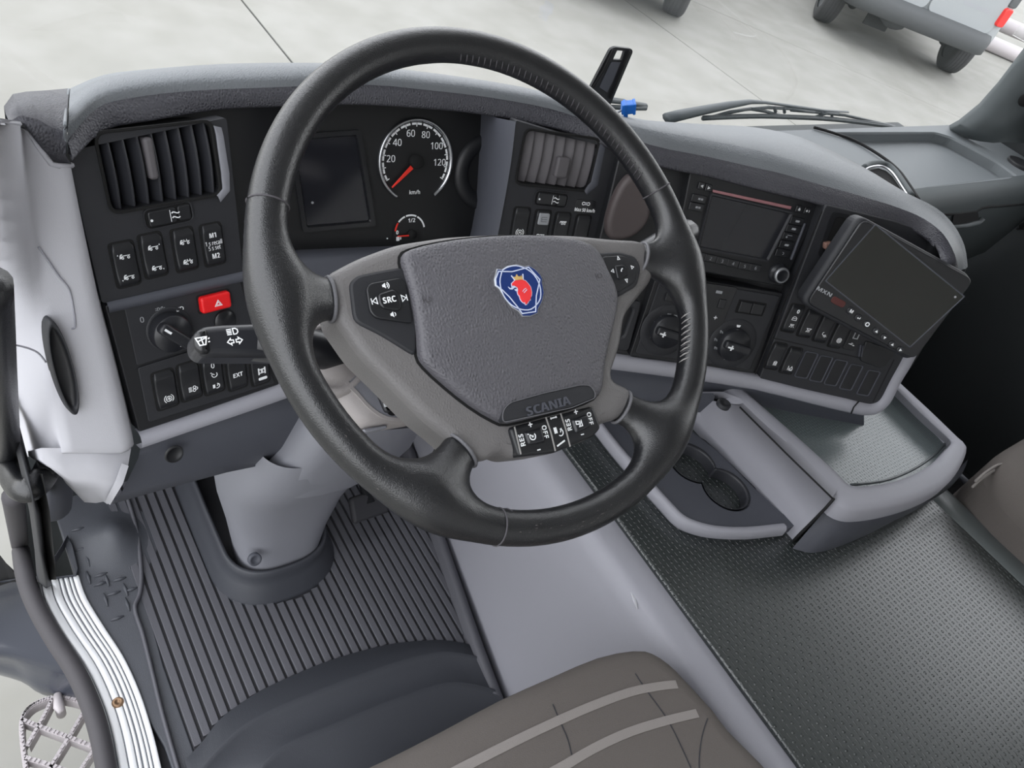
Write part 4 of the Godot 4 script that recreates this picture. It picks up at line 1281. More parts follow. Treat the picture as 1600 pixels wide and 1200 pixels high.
	icon("marking", [[Vector2(-3.8, -2.6), Vector2(3.8, -2.6), Vector2(0, 3.6), true], [Vector2(-2.0, -1.6), Vector2(2.0, -1.6), Vector2(0, 1.7), true]], Vector2(0.0015, -0.0005), ht, hz, 0.00105, 0.0006, 0.0076)
	# round lamp half hidden by the stalk
	s = Shape.new()
	lathe(s, [Vector2(0.0125, 0.0), Vector2(0.0125, 0.002), Vector2(0.0115, 0.003), Vector2(0.0, 0.0045)], on(PA, Vector2(0.0389, -0.2099), 0.001), 28)
	obj("dimmer_knob", s, M.gloss, o)
	# lower row of rockers
	cen = [Vector2(-0.0388, -0.269), Vector2(-0.0115, -0.2687), Vector2(0.0152, -0.271), Vector2(0.0434, -0.2761), Vector2(0.0723, -0.2803)]
	labels = ["rocker switch with a brake sign", "rocker switch with an exhaust cleaning sign", "rocker switch lettered 0 over two speed signs", "rocker switch lettered EXT", "rocker switch with a lit differential lock sign"]
	for k in 5:
		var t := on(PA, cen[k], 0.001, -0.015)
		var sw := rocker("rocker_switch", t, M.key, o, labels[k], 0.0218, 0.044)
		match k:
			0:
				icon("marking", [arc_pts(Vector2.ZERO, 2.6, 0, 350), arc_pts(Vector2.ZERO, 4.2, 120, 240), arc_pts(Vector2.ZERO, 4.2, -60, 60), [Vector2(-1.4, -0.6), Vector2(0.2, 1.4), Vector2(0.2, -1.4), Vector2(1.4, 0.6)]], Vector2(0.001, -0.010), t, sw, 0.0012, 0.0007, face_z(0.011))
			1:
				icon("marking", [[Vector2(-4, 2), Vector2(-1, 2)], [Vector2(-4, 0.7), Vector2(-1, 0.7)], [Vector2(-4, -0.7), Vector2(-1, -0.7)], [Vector2(-4, -2), Vector2(-1, -2)], arc_pts(Vector2(1.6, 1.4), 1.3, 0, 350), arc_pts(Vector2(3.4, -0.2), 1.2, 0, 350), arc_pts(Vector2(1.2, -1.6), 1.3, 0, 350)], Vector2(0.001, -0.0085), t, sw, 0.0012, 0.0008, face_z(0.01))
			2:
				lettering("0", 0.006, on(t, Vector2(0, 0.014), face_z(0.015)), M.print, sw)
				icon("marking", [arc_pts(Vector2.ZERO, 2.6, -220, 40), [Vector2(0, 0), Vector2(-2.4, 1.8)], [Vector2(-3.8, 2.6), Vector2(-2.6, 2.6)]], Vector2(0.001, 0.002), t, sw, 0.0012, 0.0008, face_z(0.003))
				icon("marking", [arc_pts(Vector2(0.8, 0), 2.4, -120, 90), ["f", Vector2(-3.4, -1.6), Vector2(-1.2, -1.6), Vector2(-1.2, 2), Vector2(-3.4, 2)], [Vector2(0.8, 0), Vector2(2.2, 1.6)]], Vector2(0.001, -0.012), t, sw, 0.0012, 0.0008, face_z(0.013))
			3: lettering("EXT", 0.0052, on(t, Vector2(0, -0.003), face_z(0.004)), M.print, sw, "lettering", true)
			4:
				icon("marking", [["f", Vector2(-4, 3.6), Vector2(-2.6, 3.6), Vector2(-2.6, -3.6), Vector2(-4, -3.6)], ["f", Vector2(2.6, 3.6), Vector2(4, 3.6), Vector2(4, -3.6), Vector2(2.6, -3.6)], ["f", Vector2(-2.6, 2.4), Vector2(2.6, 2.4), Vector2(2.6, 1.4), Vector2(-2.6, 1.4)], ["f", Vector2(-2.6, -1.4), Vector2(2.6, -1.4), Vector2(2.6, -2.4), Vector2(-2.6, -2.4)], ["f", Vector2(-1, 1.4), Vector2(1, 1.4), Vector2(1, -1.4), Vector2(-1, -1.4)]], Vector2(0.001, -0.004), t, sw, 0.0012, 0.0008, face_z(0.006))
				s = Shape.new()
				plate(s, rrect(0.011, 0.0035, 0.0015, Vector2(0.001, -0.0135)), t, face_z(0.013), face_z(0.013) + 0.0006, 0.0002, 1)
				obj("light_bar", s, M.print, sw)

# ---------------------------------------------------------------- instruments
func cluster() -> void:
	var o := thing("instrument_cluster", PK * Vector3(0, -0.1, -0.02), "black instrument cluster with a speedometer seen through the steering wheel", "instrument cluster")
	var s := Shape.new()
	plate(s, rounded([Vector2(-0.2005, 0.0059), Vector2(-0.1878, -0.1723), Vector2(0.1457, -0.1903), Vector2(0.1932, -0.0036), Vector2(0.0831, 0.0086), Vector2(-0.0628, 0.0109)], 0.006), PK, -0.03, -0.012, 0.001)
	obj("face", s, M.dial, o)
	# shelf below the dials
	s = Shape.new()
	s.loft([[Vector3(-0.1068, 0.6813, -0.3385), Vector3(-0.0291, 0.6842, -0.3357), Vector3(0.1015, 0.6796, -0.3269), Vector3(0.2267, 0.676, -0.3189)], [Vector3(-0.1162, 0.695, -0.31), Vector3(-0.0424, 0.6977, -0.3072), Vector3(0.084, 0.6926, -0.2986), Vector3(0.2024, 0.6855, -0.2895)], [Vector3(-0.1174, 0.6905, -0.3018), Vector3(-0.0453, 0.6929, -0.299), Vector3(0.0808, 0.688, -0.2904), Vector3(0.1967, 0.6813, -0.2816)], [Vector3(-0.1169, 0.6536, -0.2933), Vector3(-0.0448, 0.6533, -0.2894), Vector3(0.0843, 0.6479, -0.2805), Vector3(0.2027, 0.6447, -0.273)]])
	obj("sill", s, M.bolster, o)
	# right cheek of the binnacle with its round moulding
	s = Shape.new()
	var rows := [[Vector3(0.2238, 0.8374, -0.3844), Vector3(0.2234, 0.781, -0.3616), Vector3(0.2211, 0.7167, -0.3357), Vector3(0.2095, 0.6618, -0.3141)], [Vector3(0.2091, 0.8586, -0.3337), Vector3(0.2079, 0.8083, -0.3181), Vector3(0.2035, 0.7519, -0.3014), Vector3(0.1966, 0.6974, -0.286)], [Vector3(0.2098, 0.8692, -0.3086), Vector3(0.2096, 0.823, -0.294), Vector3(0.2065, 0.7759, -0.2799), Vector3(0.2018, 0.7248, -0.2649)], [Vector3(0.2133, 0.8713, -0.3017), Vector3(0.2131, 0.8268, -0.2876), Vector3(0.2103, 0.7798, -0.2735), Vector3(0.2058, 0.7289, -0.2586)]]
	var r2 := []
	for r in rows: r2.append(catmull(r, 3))
	s.loft(r2)
	obj("cheek", s, M.bolster, o)
	s = Shape.new()
	lathe(s, [Vector2(0.052, 0.0), Vector2(0.05, 0.006), Vector2(0.04, 0.008), Vector2(0.03, 0.0)], on(PK, Vector2(0.1587, -0.0758), -0.012), 36)
	obj("side_dial", s, M.panel_dark, o)
	# speedometer
	var t := on(PK, Vector2(0.0479, -0.0588), -0.011)
	s = Shape.new()
	lathe(s, [Vector2(0.0, 0.0), Vector2(0.051, 0.0)], t, 48)
	var d := obj("speedometer", s, M.dial, o, "round speedometer to 120 km/h with a red needle")
	s = Shape.new()
	s.t = t
	rows = []
	for i in 61:
		var a := deg_to_rad(lerpf(-58, 238, i / 60.0))
		var row := []
		for q in [[0.0535, 0.0], [0.0535, 0.003], [0.0525, 0.0045], [0.0505, 0.0045], [0.049, 0.002], [0.049, 0.0]]: row.append(Vector3(cos(a) * q[0], sin(a) * q[0], q[1]))
		rows.append(row)
	s.loft(rows)
	obj("ring", s, M.chrome, d)
	s = Shape.new()
	for i in 25:
		var a := deg_to_rad(lerpf(210, -30, i / 24.0))
		var u := Vector2(cos(a), sin(a))
		if i % 2 == 0: stroke(s, [u * 0.0425, u * 0.0475], 0.0012, t, 0.0002)
		if i < 24:
			var a2 := deg_to_rad(lerpf(210, -30, (i + 0.86) / 24.0))
			var a1 := deg_to_rad(lerpf(210, -30, (i + 0.14) / 24.0))
			stroke(s, [Vector2(cos(a1), sin(a1)) * 0.0462, Vector2(cos(a2), sin(a2)) * 0.0462], 0.0026, t, 0.0002)
	obj("scale", s, M.print, d)
	for k in 6:
		var a := deg_to_rad(lerpf(210, -30, (k * 20 + 20) / 135.0))
		lettering(str(k * 20 + 20), 0.0084, on(t, Vector2(cos(a), sin(a)) * 0.0352, 0.0003), M.print, d)
	lettering("km/h", 0.005, on(t, Vector2(0.0, -0.0395), 0.0003), M.print, d)
	s = Shape.new()
	var nd := Vector2(cos(deg_to_rad(222)), sin(deg_to_rad(222)))
	var nr := Vector2(-nd.y, nd.x)
	plate(s, [nd * 0.010 - nr * 0.0028, nd * 0.047 - nr * 0.0009, nd * 0.047 + nr * 0.0009, nd * 0.010 + nr * 0.0028], t, 0.004, 0.0055, 0.0004, 1)
	obj("needle", s, M.needle, d)
	s = Shape.new()
	lathe(s, [Vector2(0.009, 0.0), Vector2(0.0085, 0.007), Vector2(0.007, 0.008), Vector2(0.0, 0.008)], t, 24)
	obj("needle_hub", s, M.hole, d)
	# fuel gauge
	t = on(PK, Vector2(0.0455, -0.1536), -0.011)
	s = Shape.new()
	lathe(s, [Vector2(0.0, 0.0), Vector2(0.028, 0.0)], t, 32)
	d = obj("fuel_gauge", s, M.dial, o, "small fuel gauge near empty, its left arc red")
	s = Shape.new()
	for k in 3: stroke(s, arc_pts(Vector2(-0.003, 0.004), 0.0215, [142, 108, 62][k], [112, 66, 12][k], 6), 0.0022, t, 0.0003)
	obj("scale", s, M.print, d)
	s = Shape.new()
	stroke(s, arc_pts(Vector2(-0.003, 0.004), 0.0215, 176, 146, 6), 0.0022, t, 0.0003)
	obj("low_arc", s, M.needle, d)
	lettering("1/2", 0.0052, on(t, Vector2(-0.001, 0.0185), 0.0003), M.print, d, "lettering", true)
	lettering("0", 0.005, on(t, Vector2(-0.0215, 0.0035), 0.0003), M.print, d, "lettering", true)
	s = Shape.new()
	plate(s, rrect(0.0045, 0.0055, 0.001, Vector2(-0.0205, -0.005)), t, 0.0, 0.0005, 0.0, 1)
	plate(s, rrect(0.0015, 0.0035, 0.0005, Vector2(-0.0165, -0.0045)), t, 0.0, 0.0005, 0.0, 1)
	obj("pump_sign", s, M.print, d)
	s = Shape.new()
	plate(s, [Vector2(0.0, -0.0012), Vector2(-0.023, -0.0005), Vector2(-0.023, 0.0007), Vector2(0.0, 0.0012)], on(t, Vector2(0.001, -0.001), 0.0), 0.002, 0.0032, 0.0003, 1)
	obj("needle", s, M.needle, d)
	s = Shape.new()
	lathe(s, [Vector2(0.006, 0.0), Vector2(0.0055, 0.005), Vector2(0.0, 0.006)], t, 20)
	obj("needle_hub", s, M.hole, d)
	# central display
	var q := [Vector2(-0.1191, -0.0268), Vector2(-0.0289, -0.0204), Vector2(-0.0075, -0.1388), Vector2(-0.1044, -0.141)]
	s = Shape.new()
	frame(s, rounded(q, 0.004), rounded(inset(ccw(q), 0.007), 0.003), PK, -0.012, -0.008, -0.014, 0.002)
	d = obj("display_frame", s, M.gloss, o)
	s = Shape.new()
	plate(s, rounded(inset(ccw(q), 0.006), 0.003), PK, -0.014, -0.0118, 0.0, 1)
	obj("display", s, M.screen, d)
	s = Shape.new()
	plate(s, circle(0.0016, Vector2(-0.0905, -0.1061), 10), PK, -0.0118, -0.0112, 0.0, 1)
	obj("sensor", s, M.print_dim, d)
	# rev counter, mostly behind the rim
	t = on(PK, Vector2(-0.1919, -0.0542), -0.0105)
	s = Shape.new()
	lathe(s, [Vector2(0.0, 0.0), Vector2(0.056, 0.0)], t, 48)
	d = obj("rev_counter", s, M.dial, o, "round rev counter mostly hidden by the wheel rim")
	s = Shape.new()
	s.t = t
	rows = []
	for i in 61:
		var a := deg_to_rad(lerpf(-58, 238, i / 60.0))
		var row := []
		for w in [[0.0585, 0.0], [0.0585, 0.003], [0.057, 0.0045], [0.0555, 0.0045], [0.054, 0.002], [0.054, 0.0]]: row.append(Vector3(cos(a) * w[0], sin(a) * w[0], w[1]))
		rows.append(row)
	s.loft(rows)
	obj("ring", s, M.silver, d)
	s = Shape.new()
	for i in 30:
		var a1 := deg_to_rad(lerpf(210, -30, (i + 0.12) / 30.0))
		var a2 := deg_to_rad(lerpf(210, -30, (i + 0.88) / 30.0))
		stroke(s, [Vector2(cos(a1), sin(a1)) * 0.0515, Vector2(cos(a2), sin(a2)) * 0.0515], 0.0022, t, 0.0002)
	obj("scale", s, M.print_dim, d)
	lettering("15", 0.0075, on(t, Vector2(-0.1798, -0.0186) - Vector2(-0.1919, -0.0542), 0.0003), M.print_dim, d)
	lettering("20", 0.0075, on(t, Vector2(-0.1517, -0.0343) - Vector2(-0.1919, -0.0542), 0.0003), M.print_dim, d)
	# small tell-tales under the dials
	s = Shape.new()
	plate(s, circle(0.001, Vector2(0.01, -0.1572), 10), PK, -0.012, -0.0112, 0.0, 1)
	obj("tell_tale", s, M.print, o)

# ---------------------------------------------------------------- panel right of the wheel
func middle_panel() -> void:
	var o := thing("vent_panel", PC * Vector3(0.05, -0.06, -0.01), "black panel right of the speedometer with an air vent over four rockers", "switch panel")
	var s := Shape.new()
	var hole := rrect(0.104, 0.066, 0.009, Vector2(0.0446, -0.0387))
	frame(s, rounded([Vector2(-0.0238, 0.0038), Vector2(-0.0186, -0.1719), Vector2(0.1295, -0.1675), Vector2(0.1294, -0.0163)], 0.003), hole, PC, -0.02, 0.0, -0.02, 0.0)
	obj("plate", s, M.panel, o)
	vent(o, PC, 0.104, 0.066, Vector2(0.0446, -0.0387), 7, 1.15, M.vent, Vector2(0.0535, -0.0463), M.vent, Vector2(0.019, 0.027))
	# bevel right of the vent
	s = Shape.new()
	s.t = PC
	s.loft([[Vector3(0.0985, -0.008, 0.0005), Vector3(0.0985, -0.008, 0.002), Vector3(0.108, -0.004, 0.0005)], [Vector3(0.0985, -0.06, 0.0005), Vector3(0.0985, -0.06, 0.005), Vector3(0.111, -0.064, 0.0005)], [Vector3(0.092, -0.073, 0.0005), Vector3(0.092, -0.073, 0.003), Vector3(0.098, -0.078, 0.0005)]])
	obj("bevel", s, M.bolster, o)
	slide(o, PC, Vector2(0.0468, -0.0885), -0.02)
	s = Shape.new()
	plate(s, rrect(0.030, 0.0185, 0.003, Vector2(0.0997, -0.0943)), PC, 0.0, 0.0012, 0.0005)
	var lab := obj("sign_plate", s, M.gloss, o, "glossy sign with a limit of 50 km/h under a key sign")
	lettering("Max 50 km/h", 0.0040, on(PC, Vector2(0.0998, -0.0987), 0.0014), M.print, lab, "lettering", true, 0.8)
	icon("marking", [arc_pts(Vector2(-3.2, 0), 1.6, 30, 330), arc_pts(Vector2(3.2, 0), 1.6, -150, 150), [Vector2(-1.8, 0.9), Vector2(1.8, 0.9)], [Vector2(-1.8, -0.9), Vector2(1.8, -0.9)]], Vector2(0.0995, -0.0898), PC, lab, 0.0012, 0.001, 0.0013)
	var top := [Vector2(0.0063, -0.1041), Vector2(0.0374, -0.1049), Vector2(0.0673, -0.1059), Vector2(0.099, -0.1068)]
	var labels := ["rocker switch with a brake sign, first under the vent", "rocker switch with a pale lamp cover", "rocker switch with a chassis sign", "plain rocker switch under the limit sign"]
	for k in 4:
		var t := on(PC, top[k] + Vector2(0.003, -0.0215), 0.0, 0.03)
		var sw := rocker("rocker_switch", t, M.key, o, labels[k])
		match k:
			0: icon("marking", [arc_pts(Vector2.ZERO, 2.6, 0, 350), arc_pts(Vector2.ZERO, 4.2, 120, 240), arc_pts(Vector2.ZERO, 4.2, -60, 60), [Vector2(-1, -1), Vector2(0, 1), Vector2(1, -1)]], Vector2(0.0, -0.010), t, sw, 0.0013, 0.0008, face_z(0.012))
			1:
				s = Shape.new()
				plate(s, rrect(0.0155, 0.0155, 0.002, Vector2(0.0, 0.0115)), t, 0.003, 0.0066, 0.0012)
				obj("lamp_cover", s, M.print_dim, sw)
				icon("marking", [[Vector2(-2, 1.5), Vector2(2, 1.5)], [Vector2(-2, 0), Vector2(2, 0)], [Vector2(-2, -1.5), Vector2(2, -1.5)], [Vector2(-2, -1.5), Vector2(-2, 1.5)]], Vector2(0, 0.0115), t, sw, 0.002, 0.0004, 0.0067, M.slat_dark)
				icon("marking", [arc_pts(Vector2(-3, 0), 1.5, 0, 350), [Vector2(-1, 1.2), Vector2(4, 1.2)], [Vector2(1, -1.5), Vector2(1, 1.2)], [Vector2(3, -1.5), Vector2(3, 1.2)]], Vector2(0, -0.0115), t, sw, 0.0013, 0.0009, face_z(0.012))
			2: icon("marking", [["f", Vector2(-4, 1), Vector2(4, 1), Vector2(4, 2.4), Vector2(-4, 2.4)], arc_pts(Vector2(-1, -0.4), 1.0, 0, 350), arc_pts(Vector2(2, -0.4), 1.0, 0, 350), [Vector2(-4, 1), Vector2(-4, 0)]], Vector2(0, 0.009), t, sw, 0.0012, 0.0008, face_z(0.011))
			3: icon("marking", [[Vector2(-4, -1), Vector2(-1, -1)], [Vector2(1, 1), Vector2(1, -1)], [Vector2(3, 1), Vector2(3, -1)]], Vector2(0, -0.0115), t, sw, 0.0012, 0.0008, face_z(0.012))
	# groove and brown-black pod between the panels
	s = Shape.new()
	plate(s, rounded([Vector2(-0.0997, -0.0037), Vector2(-0.0947, -0.1488), Vector2(-0.063, -0.2916), Vector2(0.0016, -0.2845), Vector2(0.0243, -0.1422), Vector2(0.0125, -0.0095)], 0.003), PD, -0.04, -0.016, 0.002)
	obj("side_plate", s, M.panel_dark, o)
	s = Shape.new()
	var pod := rounded([Vector2(-0.0873, -0.1163), Vector2(-0.0964, -0.0982), Vector2(-0.0971, -0.0703), Vector2(-0.092, -0.0435), Vector2(-0.0809, -0.0245), Vector2(-0.055, -0.0402), Vector2(-0.0379, -0.0633), Vector2(-0.0369, -0.0845), Vector2(-0.0469, -0.1024), Vector2(-0.0647, -0.1144)], 0.02, 4)
	plate(s, pod, PD, -0.03, -0.002, 0.007, 5)
	obj("pod", s, mat(Color8(74, 66, 66), 0.55), o)
	# open pocket below, left of the climate panel
	s = Shape.new()
	frame(s, rounded([Vector2(-0.0721, -0.2016), Vector2(-0.0111, -0.1966), Vector2(-0.008, -0.2726), Vector2(-0.0654, -0.2738)], 0.006), rounded([Vector2(-0.0612, -0.2116), Vector2(-0.0179, -0.2074), Vector2(-0.0207, -0.2548), Vector2(-0.0567, -0.2545)], 0.008), PD, -0.02, -0.008, -0.05, 0.003)
	obj("pocket", s, M.panel, o)
	s = Shape.new()
	plate(s, rounded([Vector2(-0.0691, -0.205), Vector2(-0.0138, -0.2009), Vector2(-0.014, -0.2631), Vector2(-0.0623, -0.2633)], 0.004), PD, -0.05, -0.045, 0.0, 1)
	obj("pocket_back", s, M.hole, o)

func small_key(t: Transform3D, c: Vector2, w: float, h: float, o: Node, mtl: Material = null) -> MeshInstance3D:
	var s := Shape.new()
	plate(s, rrect(w, h, 0.0015, c), t, 0.0, 0.0032, 0.0008)
	return obj("button", s, mtl if mtl else M.key, o)

func radio_panel() -> void:
	var o := thing("radio", PD * Vector3(0.1, -0.075, -0.01), "double height car radio with a dark screen, pink disc slot and silver knob", "radio")
	var s := Shape.new()
	plate(s, rounded([Vector2(0.0027, -0.01) + Vector2(-0.004, 0.003), Vector2(0.015, -0.1368), Vector2(0.201, -0.1393), Vector2(0.2118, -0.0119)], 0.003), PD, -0.03, 0.0, 0.0015)
	obj("fascia", s, M.panel_dark, o)
	var q := [Vector2(0.0406, -0.0326), Vector2(0.1676, -0.0353), Vector2(0.157, -0.103), Vector2(0.0466, -0.1019)]
	s = Shape.new()
	frame(s, rounded(inset(ccw(q), -0.004), 0.002), rounded(q, 0.002), PD, 0.0, 0.004, 0.0005, 0.0025)
	obj("screen_bezel", s, M.panel, o)
	s = Shape.new()
	plate(s, rounded(q, 0.002), PD, 0.0, 0.001, 0.0, 1)
	obj("screen", s, M.screen, o)
	s = Shape.new()
	s.t = PD
	var sl := [Vector2(0.0385, -0.0242), Vector2(0.0397, -0.0275), Vector2(0.1661, -0.0291), Vector2(0.1663, -0.0245)]
	s.t = Transform3D()
	plate(s, sl, PD, 0.0, 0.0022, 0.0006)
	obj("disc_slot", s, mat(Color8(150, 104, 108), 0.5), o)
	# keys
	for k in 2:
		var c: Vector2 = [Vector2(0.0199, -0.0223), Vector2(0.031, -0.0229)][k]
		var b := small_key(PD, c, 0.0098, 0.0095, o)
		var dir: float = [-1.0, 1.0][k]
		icon("marking", [[Vector2(-1.2 * dir, 1.3), Vector2(-1.2 * dir, -1.3), Vector2(1.2 * dir, 0), true]], c, PD, b, 0.0011, 0.0006, 0.0033)
	for k in 2:
		var c: Vector2 = [Vector2(0.1788, -0.026), Vector2(0.193, -0.0263)][k]
		var b := small_key(PD, c, 0.0105, 0.0095, o)
		icon("marking", [[[Vector2(-1.3, -0.6), Vector2(1.3, -0.6), Vector2(0, 1.5), true], [Vector2(-1.3, -1.5), Vector2(1.3, -1.5)]], [arc_pts(Vector2(-1, 0), 1.0, 0, 350), arc_pts(Vector2(1.2, 0), 1.4, -70, 70)]][k], c, PD, b, 0.0011, 0.0006, 0.0033)
	for k in 2:
		var c: Vector2 = [Vector2(0.0221, -0.0394), Vector2(0.0222, -0.0508)][k]
		var b := small_key(PD, c, 0.0225, 0.0105, o)
		icon("marking", [["f", Vector2(-3.4, -1.2), Vector2(-0.4, -1.2), Vector2(-0.4, 1.2), Vector2(-3.4, 1.2)], ["f", Vector2(0.4, -1.2), Vector2(3.4, -1.2), Vector2(3.4, 1.2), Vector2(0.4, 1.2)]], c + Vector2(0.002, 0), PD, b, 0.0011, 0.0005, 0.0033, M.print_dim)
	var words := ["a", "a", "", "a", ""]
	for k in 5:
		var c: Vector2 = [Vector2(0.1829, -0.0429), Vector2(0.1813, -0.0543), Vector2(0.1797, -0.0659), Vector2(0.1795, -0.0783), Vector2(0.1783, -0.0909)][k]
		var b := small_key(PD, c, 0.0225, 0.0108, o)
		if words[k]: icon("marking", [["f", Vector2(-3, -1.3), Vector2(3, -1.3), Vector2(3.4, 1.3), Vector2(-2.6, 1.3)]], c, PD, b, 0.0011, 0.0005, 0.0033, M.print_dim)
		elif k == 2: icon("marking", [[Vector2(-4, 1.5), Vector2(3, 1.5)], arc_pts(Vector2(-4, -1), 0.8, 0, 350)], c, PD, b, 0.0012, 0.0008, 0.0033, M.print_dim)
		else: icon("marking", [arc_pts(Vector2(0, 0), 1.4, -100, 130)], c, PD, b, 0.0012, 0.0007, 0.0033, M.print_dim)
	s = Shape.new()
	s.t = PD
	plate(s, rrect(0.0035, 0.055, 0.0015, Vector2(0.1921, -0.0667) + Vector2(0.005, -0.004)), PD, 0.0, 0.003, 0.001)
	obj("side_bevel", s, M.bolster, o)
	for k in 6:
		var c: Vector2 = [Vector2(0.0494, -0.1154), Vector2(0.0683, -0.1162), Vector2(0.0875, -0.1169), Vector2(0.1058, -0.1178), Vector2(0.1254, -0.1186), Vector2(0.1437, -0.1186)][k]
		var b := small_key(PD, c, 0.0185, 0.0105, o)
		lettering(str(k + 1), 0.0042, on(PD, c, 0.0034), M.print_dim, b)
	var kt := on(PD, Vector2(0.1829, -0.1203), 0.0)
	s = Shape.new()
	lathe(s, [Vector2(0.0145, 0.0), Vector2(0.0135, 0.006), Vector2(0.0118, 0.007), Vector2(0.0115, 0.014)], kt, 32)
	var kn := obj("volume_knob", s, M.knob, o, "silver-rimmed volume knob")
	s = Shape.new()
	lathe(s, [Vector2(0.0116, 0.011), Vector2(0.0116, 0.0145), Vector2(0.0108, 0.016), Vector2(0.0085, 0.0155)], kt, 32)
	obj("rim", s, M.silver, kn)
	s = Shape.new()
	lathe(s, [Vector2(0.0086, 0.0155), Vector2(0.006, 0.0145), Vector2(0.0, 0.0142)], kt, 32)
	obj("cap", s, M.knob, kn)
	# climate panel
	o = thing("climate_panel", PD * Vector3(0.1, -0.22, -0.01), "black climate panel below the radio with two rotary knobs", "climate panel")
	s = Shape.new()
	plate(s, rounded([Vector2(-0.0026, -0.1509), Vector2(-0.0058, -0.2785), Vector2(0.208, -0.2811), Vector2(0.2076, -0.1494)], 0.003), PD, -0.03, -0.002, 0.001)
	obj("plate", s, M.panel_dark, o)
	s = Shape.new()
	plate(s, rounded([Vector2(0.0043, -0.1536), Vector2(0.0007, -0.2725), Vector2(0.1988, -0.2756), Vector2(0.2028, -0.1542)], 0.004), PD, -0.002, 0.0, 0.0008)
	obj("insert", s, M.panel, o)
	s = Shape.new()
	plate(s, rounded([Vector2(0.0617, -0.1525), Vector2(0.1274, -0.1513), Vector2(0.1241, -0.2111), Vector2(0.1117, -0.2251), Vector2(0.0772, -0.2256)], 0.004), PD, -0.001, 0.0012, 0.0006)
	obj("display", s, M.gloss, o)
	icon("marking", [["f", Vector2(-4, -1.6), Vector2(4, -1.6), Vector2(4, 1.6), Vector2(-4, 1.6)]], Vector2(0.1003, -0.1623), PD, o, 0.0013, 0.0006, 0.0013, M.print_dim)
	lettering("+", 0.0085, on(PD, Vector2(0.1083, -0.2011), 0.0014), M.print, o, "lettering", true)
	small_key(PD, Vector2(0.1107, -0.1786), 0.011, 0.014, o)
	s = Shape.new()
	plate(s, rrect(0.048, 0.0205, 0.002, Vector2(0.1611, -0.1784)), PD, 0.0, 0.0012, 0.0004, 1)
	var rk := obj("rocker_pair", s, M.hole, o)
	for k in 2: small_key(PD, Vector2(0.1611, -0.1784) + Vector2(-0.0105 + 0.021 * k, 0), 0.0195, 0.0165, rk)
	var sw := small_key(PD, Vector2(0.027, -0.1751), 0.016, 0.024, o)
	icon("marking", [[Vector2(-2, -2), Vector2(2, -2), Vector2(0, 2.5), true], [Vector2(0, -0.6), Vector2(0, 1.0)]], Vector2(0.0286, -0.1768), PD, sw, 0.0012, 0.0007, 0.0033)
	for k in 2:
		var c: Vector2 = [Vector2(0.0365, -0.2311), Vector2(0.1519, -0.2375)][k]
		var t := on(PD, c, 0.0)
		s = Shape.new()
		lathe(s, [Vector2(0.040, 0.0004), Vector2(0.039, 0.0016), Vector2(0.030, 0.0006), Vector2(0.0, 0.0005)], t, 40)
		obj("dish", s, M.panel, o)
		s = Shape.new()
		lathe(s, [Vector2(0.0255, 0.0), Vector2(0.025, 0.010), Vector2(0.0235, 0.0125), Vector2(0.0, 0.0125)], t, 40)
		kn = obj("climate_knob", s, M.knob, o, ["fan knob half behind the wheel rim", "air outlet knob ringed by small signs"][k])
		s = Shape.new()
		plate(s, rrect(0.046, 0.013, 0.005), t * Transform3D(Basis(Vector3.BACK, -0.15), Vector3.ZERO), 0.0125, 0.021, 0.003, 3)
		obj("grip", s, M.knob, kn)
		s = Shape.new()
		var pt := t * Transform3D(Basis(Vector3.BACK, -0.15), Vector3(-0.014, 0, 0.0211))
		plate(s, rect(0.010, 0.0024), pt, 0.0, 0.0004, 0.0, 1)
		plate(s, rect(0.0024, 0.008, Vector2(0.0015, 0)), pt, 0.0, 0.0005, 0.0, 1)
		obj("pointer", s, M.print, kn)
	s = Shape.new()
	for c in [Vector2(0.0176, -0.2438), Vector2(0.0145, -0.2311), Vector2(0.0163, -0.2208), Vector2(0.0238, -0.2118), Vector2(0.0335, -0.2065), Vector2(0.0441, -0.207)]:
		plate(s, rect(0.0055, 0.0026, c), PD, 0.001, 0.0021, 0.0, 1)
	obj("scale", s, M.print_dim, o)
	var n := 0
	for c in [Vector2(0.1507, -0.2085), Vector2(0.1733, -0.2231), Vector2(0.175, -0.2505), Vector2(0.1497, -0.2611), Vector2(0.1267, -0.221), Vector2(0.1217, -0.2341), Vector2(0.1265, -0.2471)]:
		var sign: Array = [["f", Vector2(-3, 1.5), Vector2(3, 1.5), Vector2(2, -1.5), Vector2(-2, -1.5)]]
		if n > 0: sign = [arc_pts(Vector2(-2, 1), 1.0, 0, 350, 8), [Vector2(-1, 0.4), Vector2(1.2, 0.4), Vector2(1.2, -1.6), Vector2(2.8, -1.6)], [Vector2(-3, -1.5), Vector2(-0.6, -1.5)]]
		icon("marking", sign, c, PD, o, 0.0012 if n < 4 else 0.001, 0.0009, 0.0017, M.print if n < 4 else M.print_dim)
		n += 1

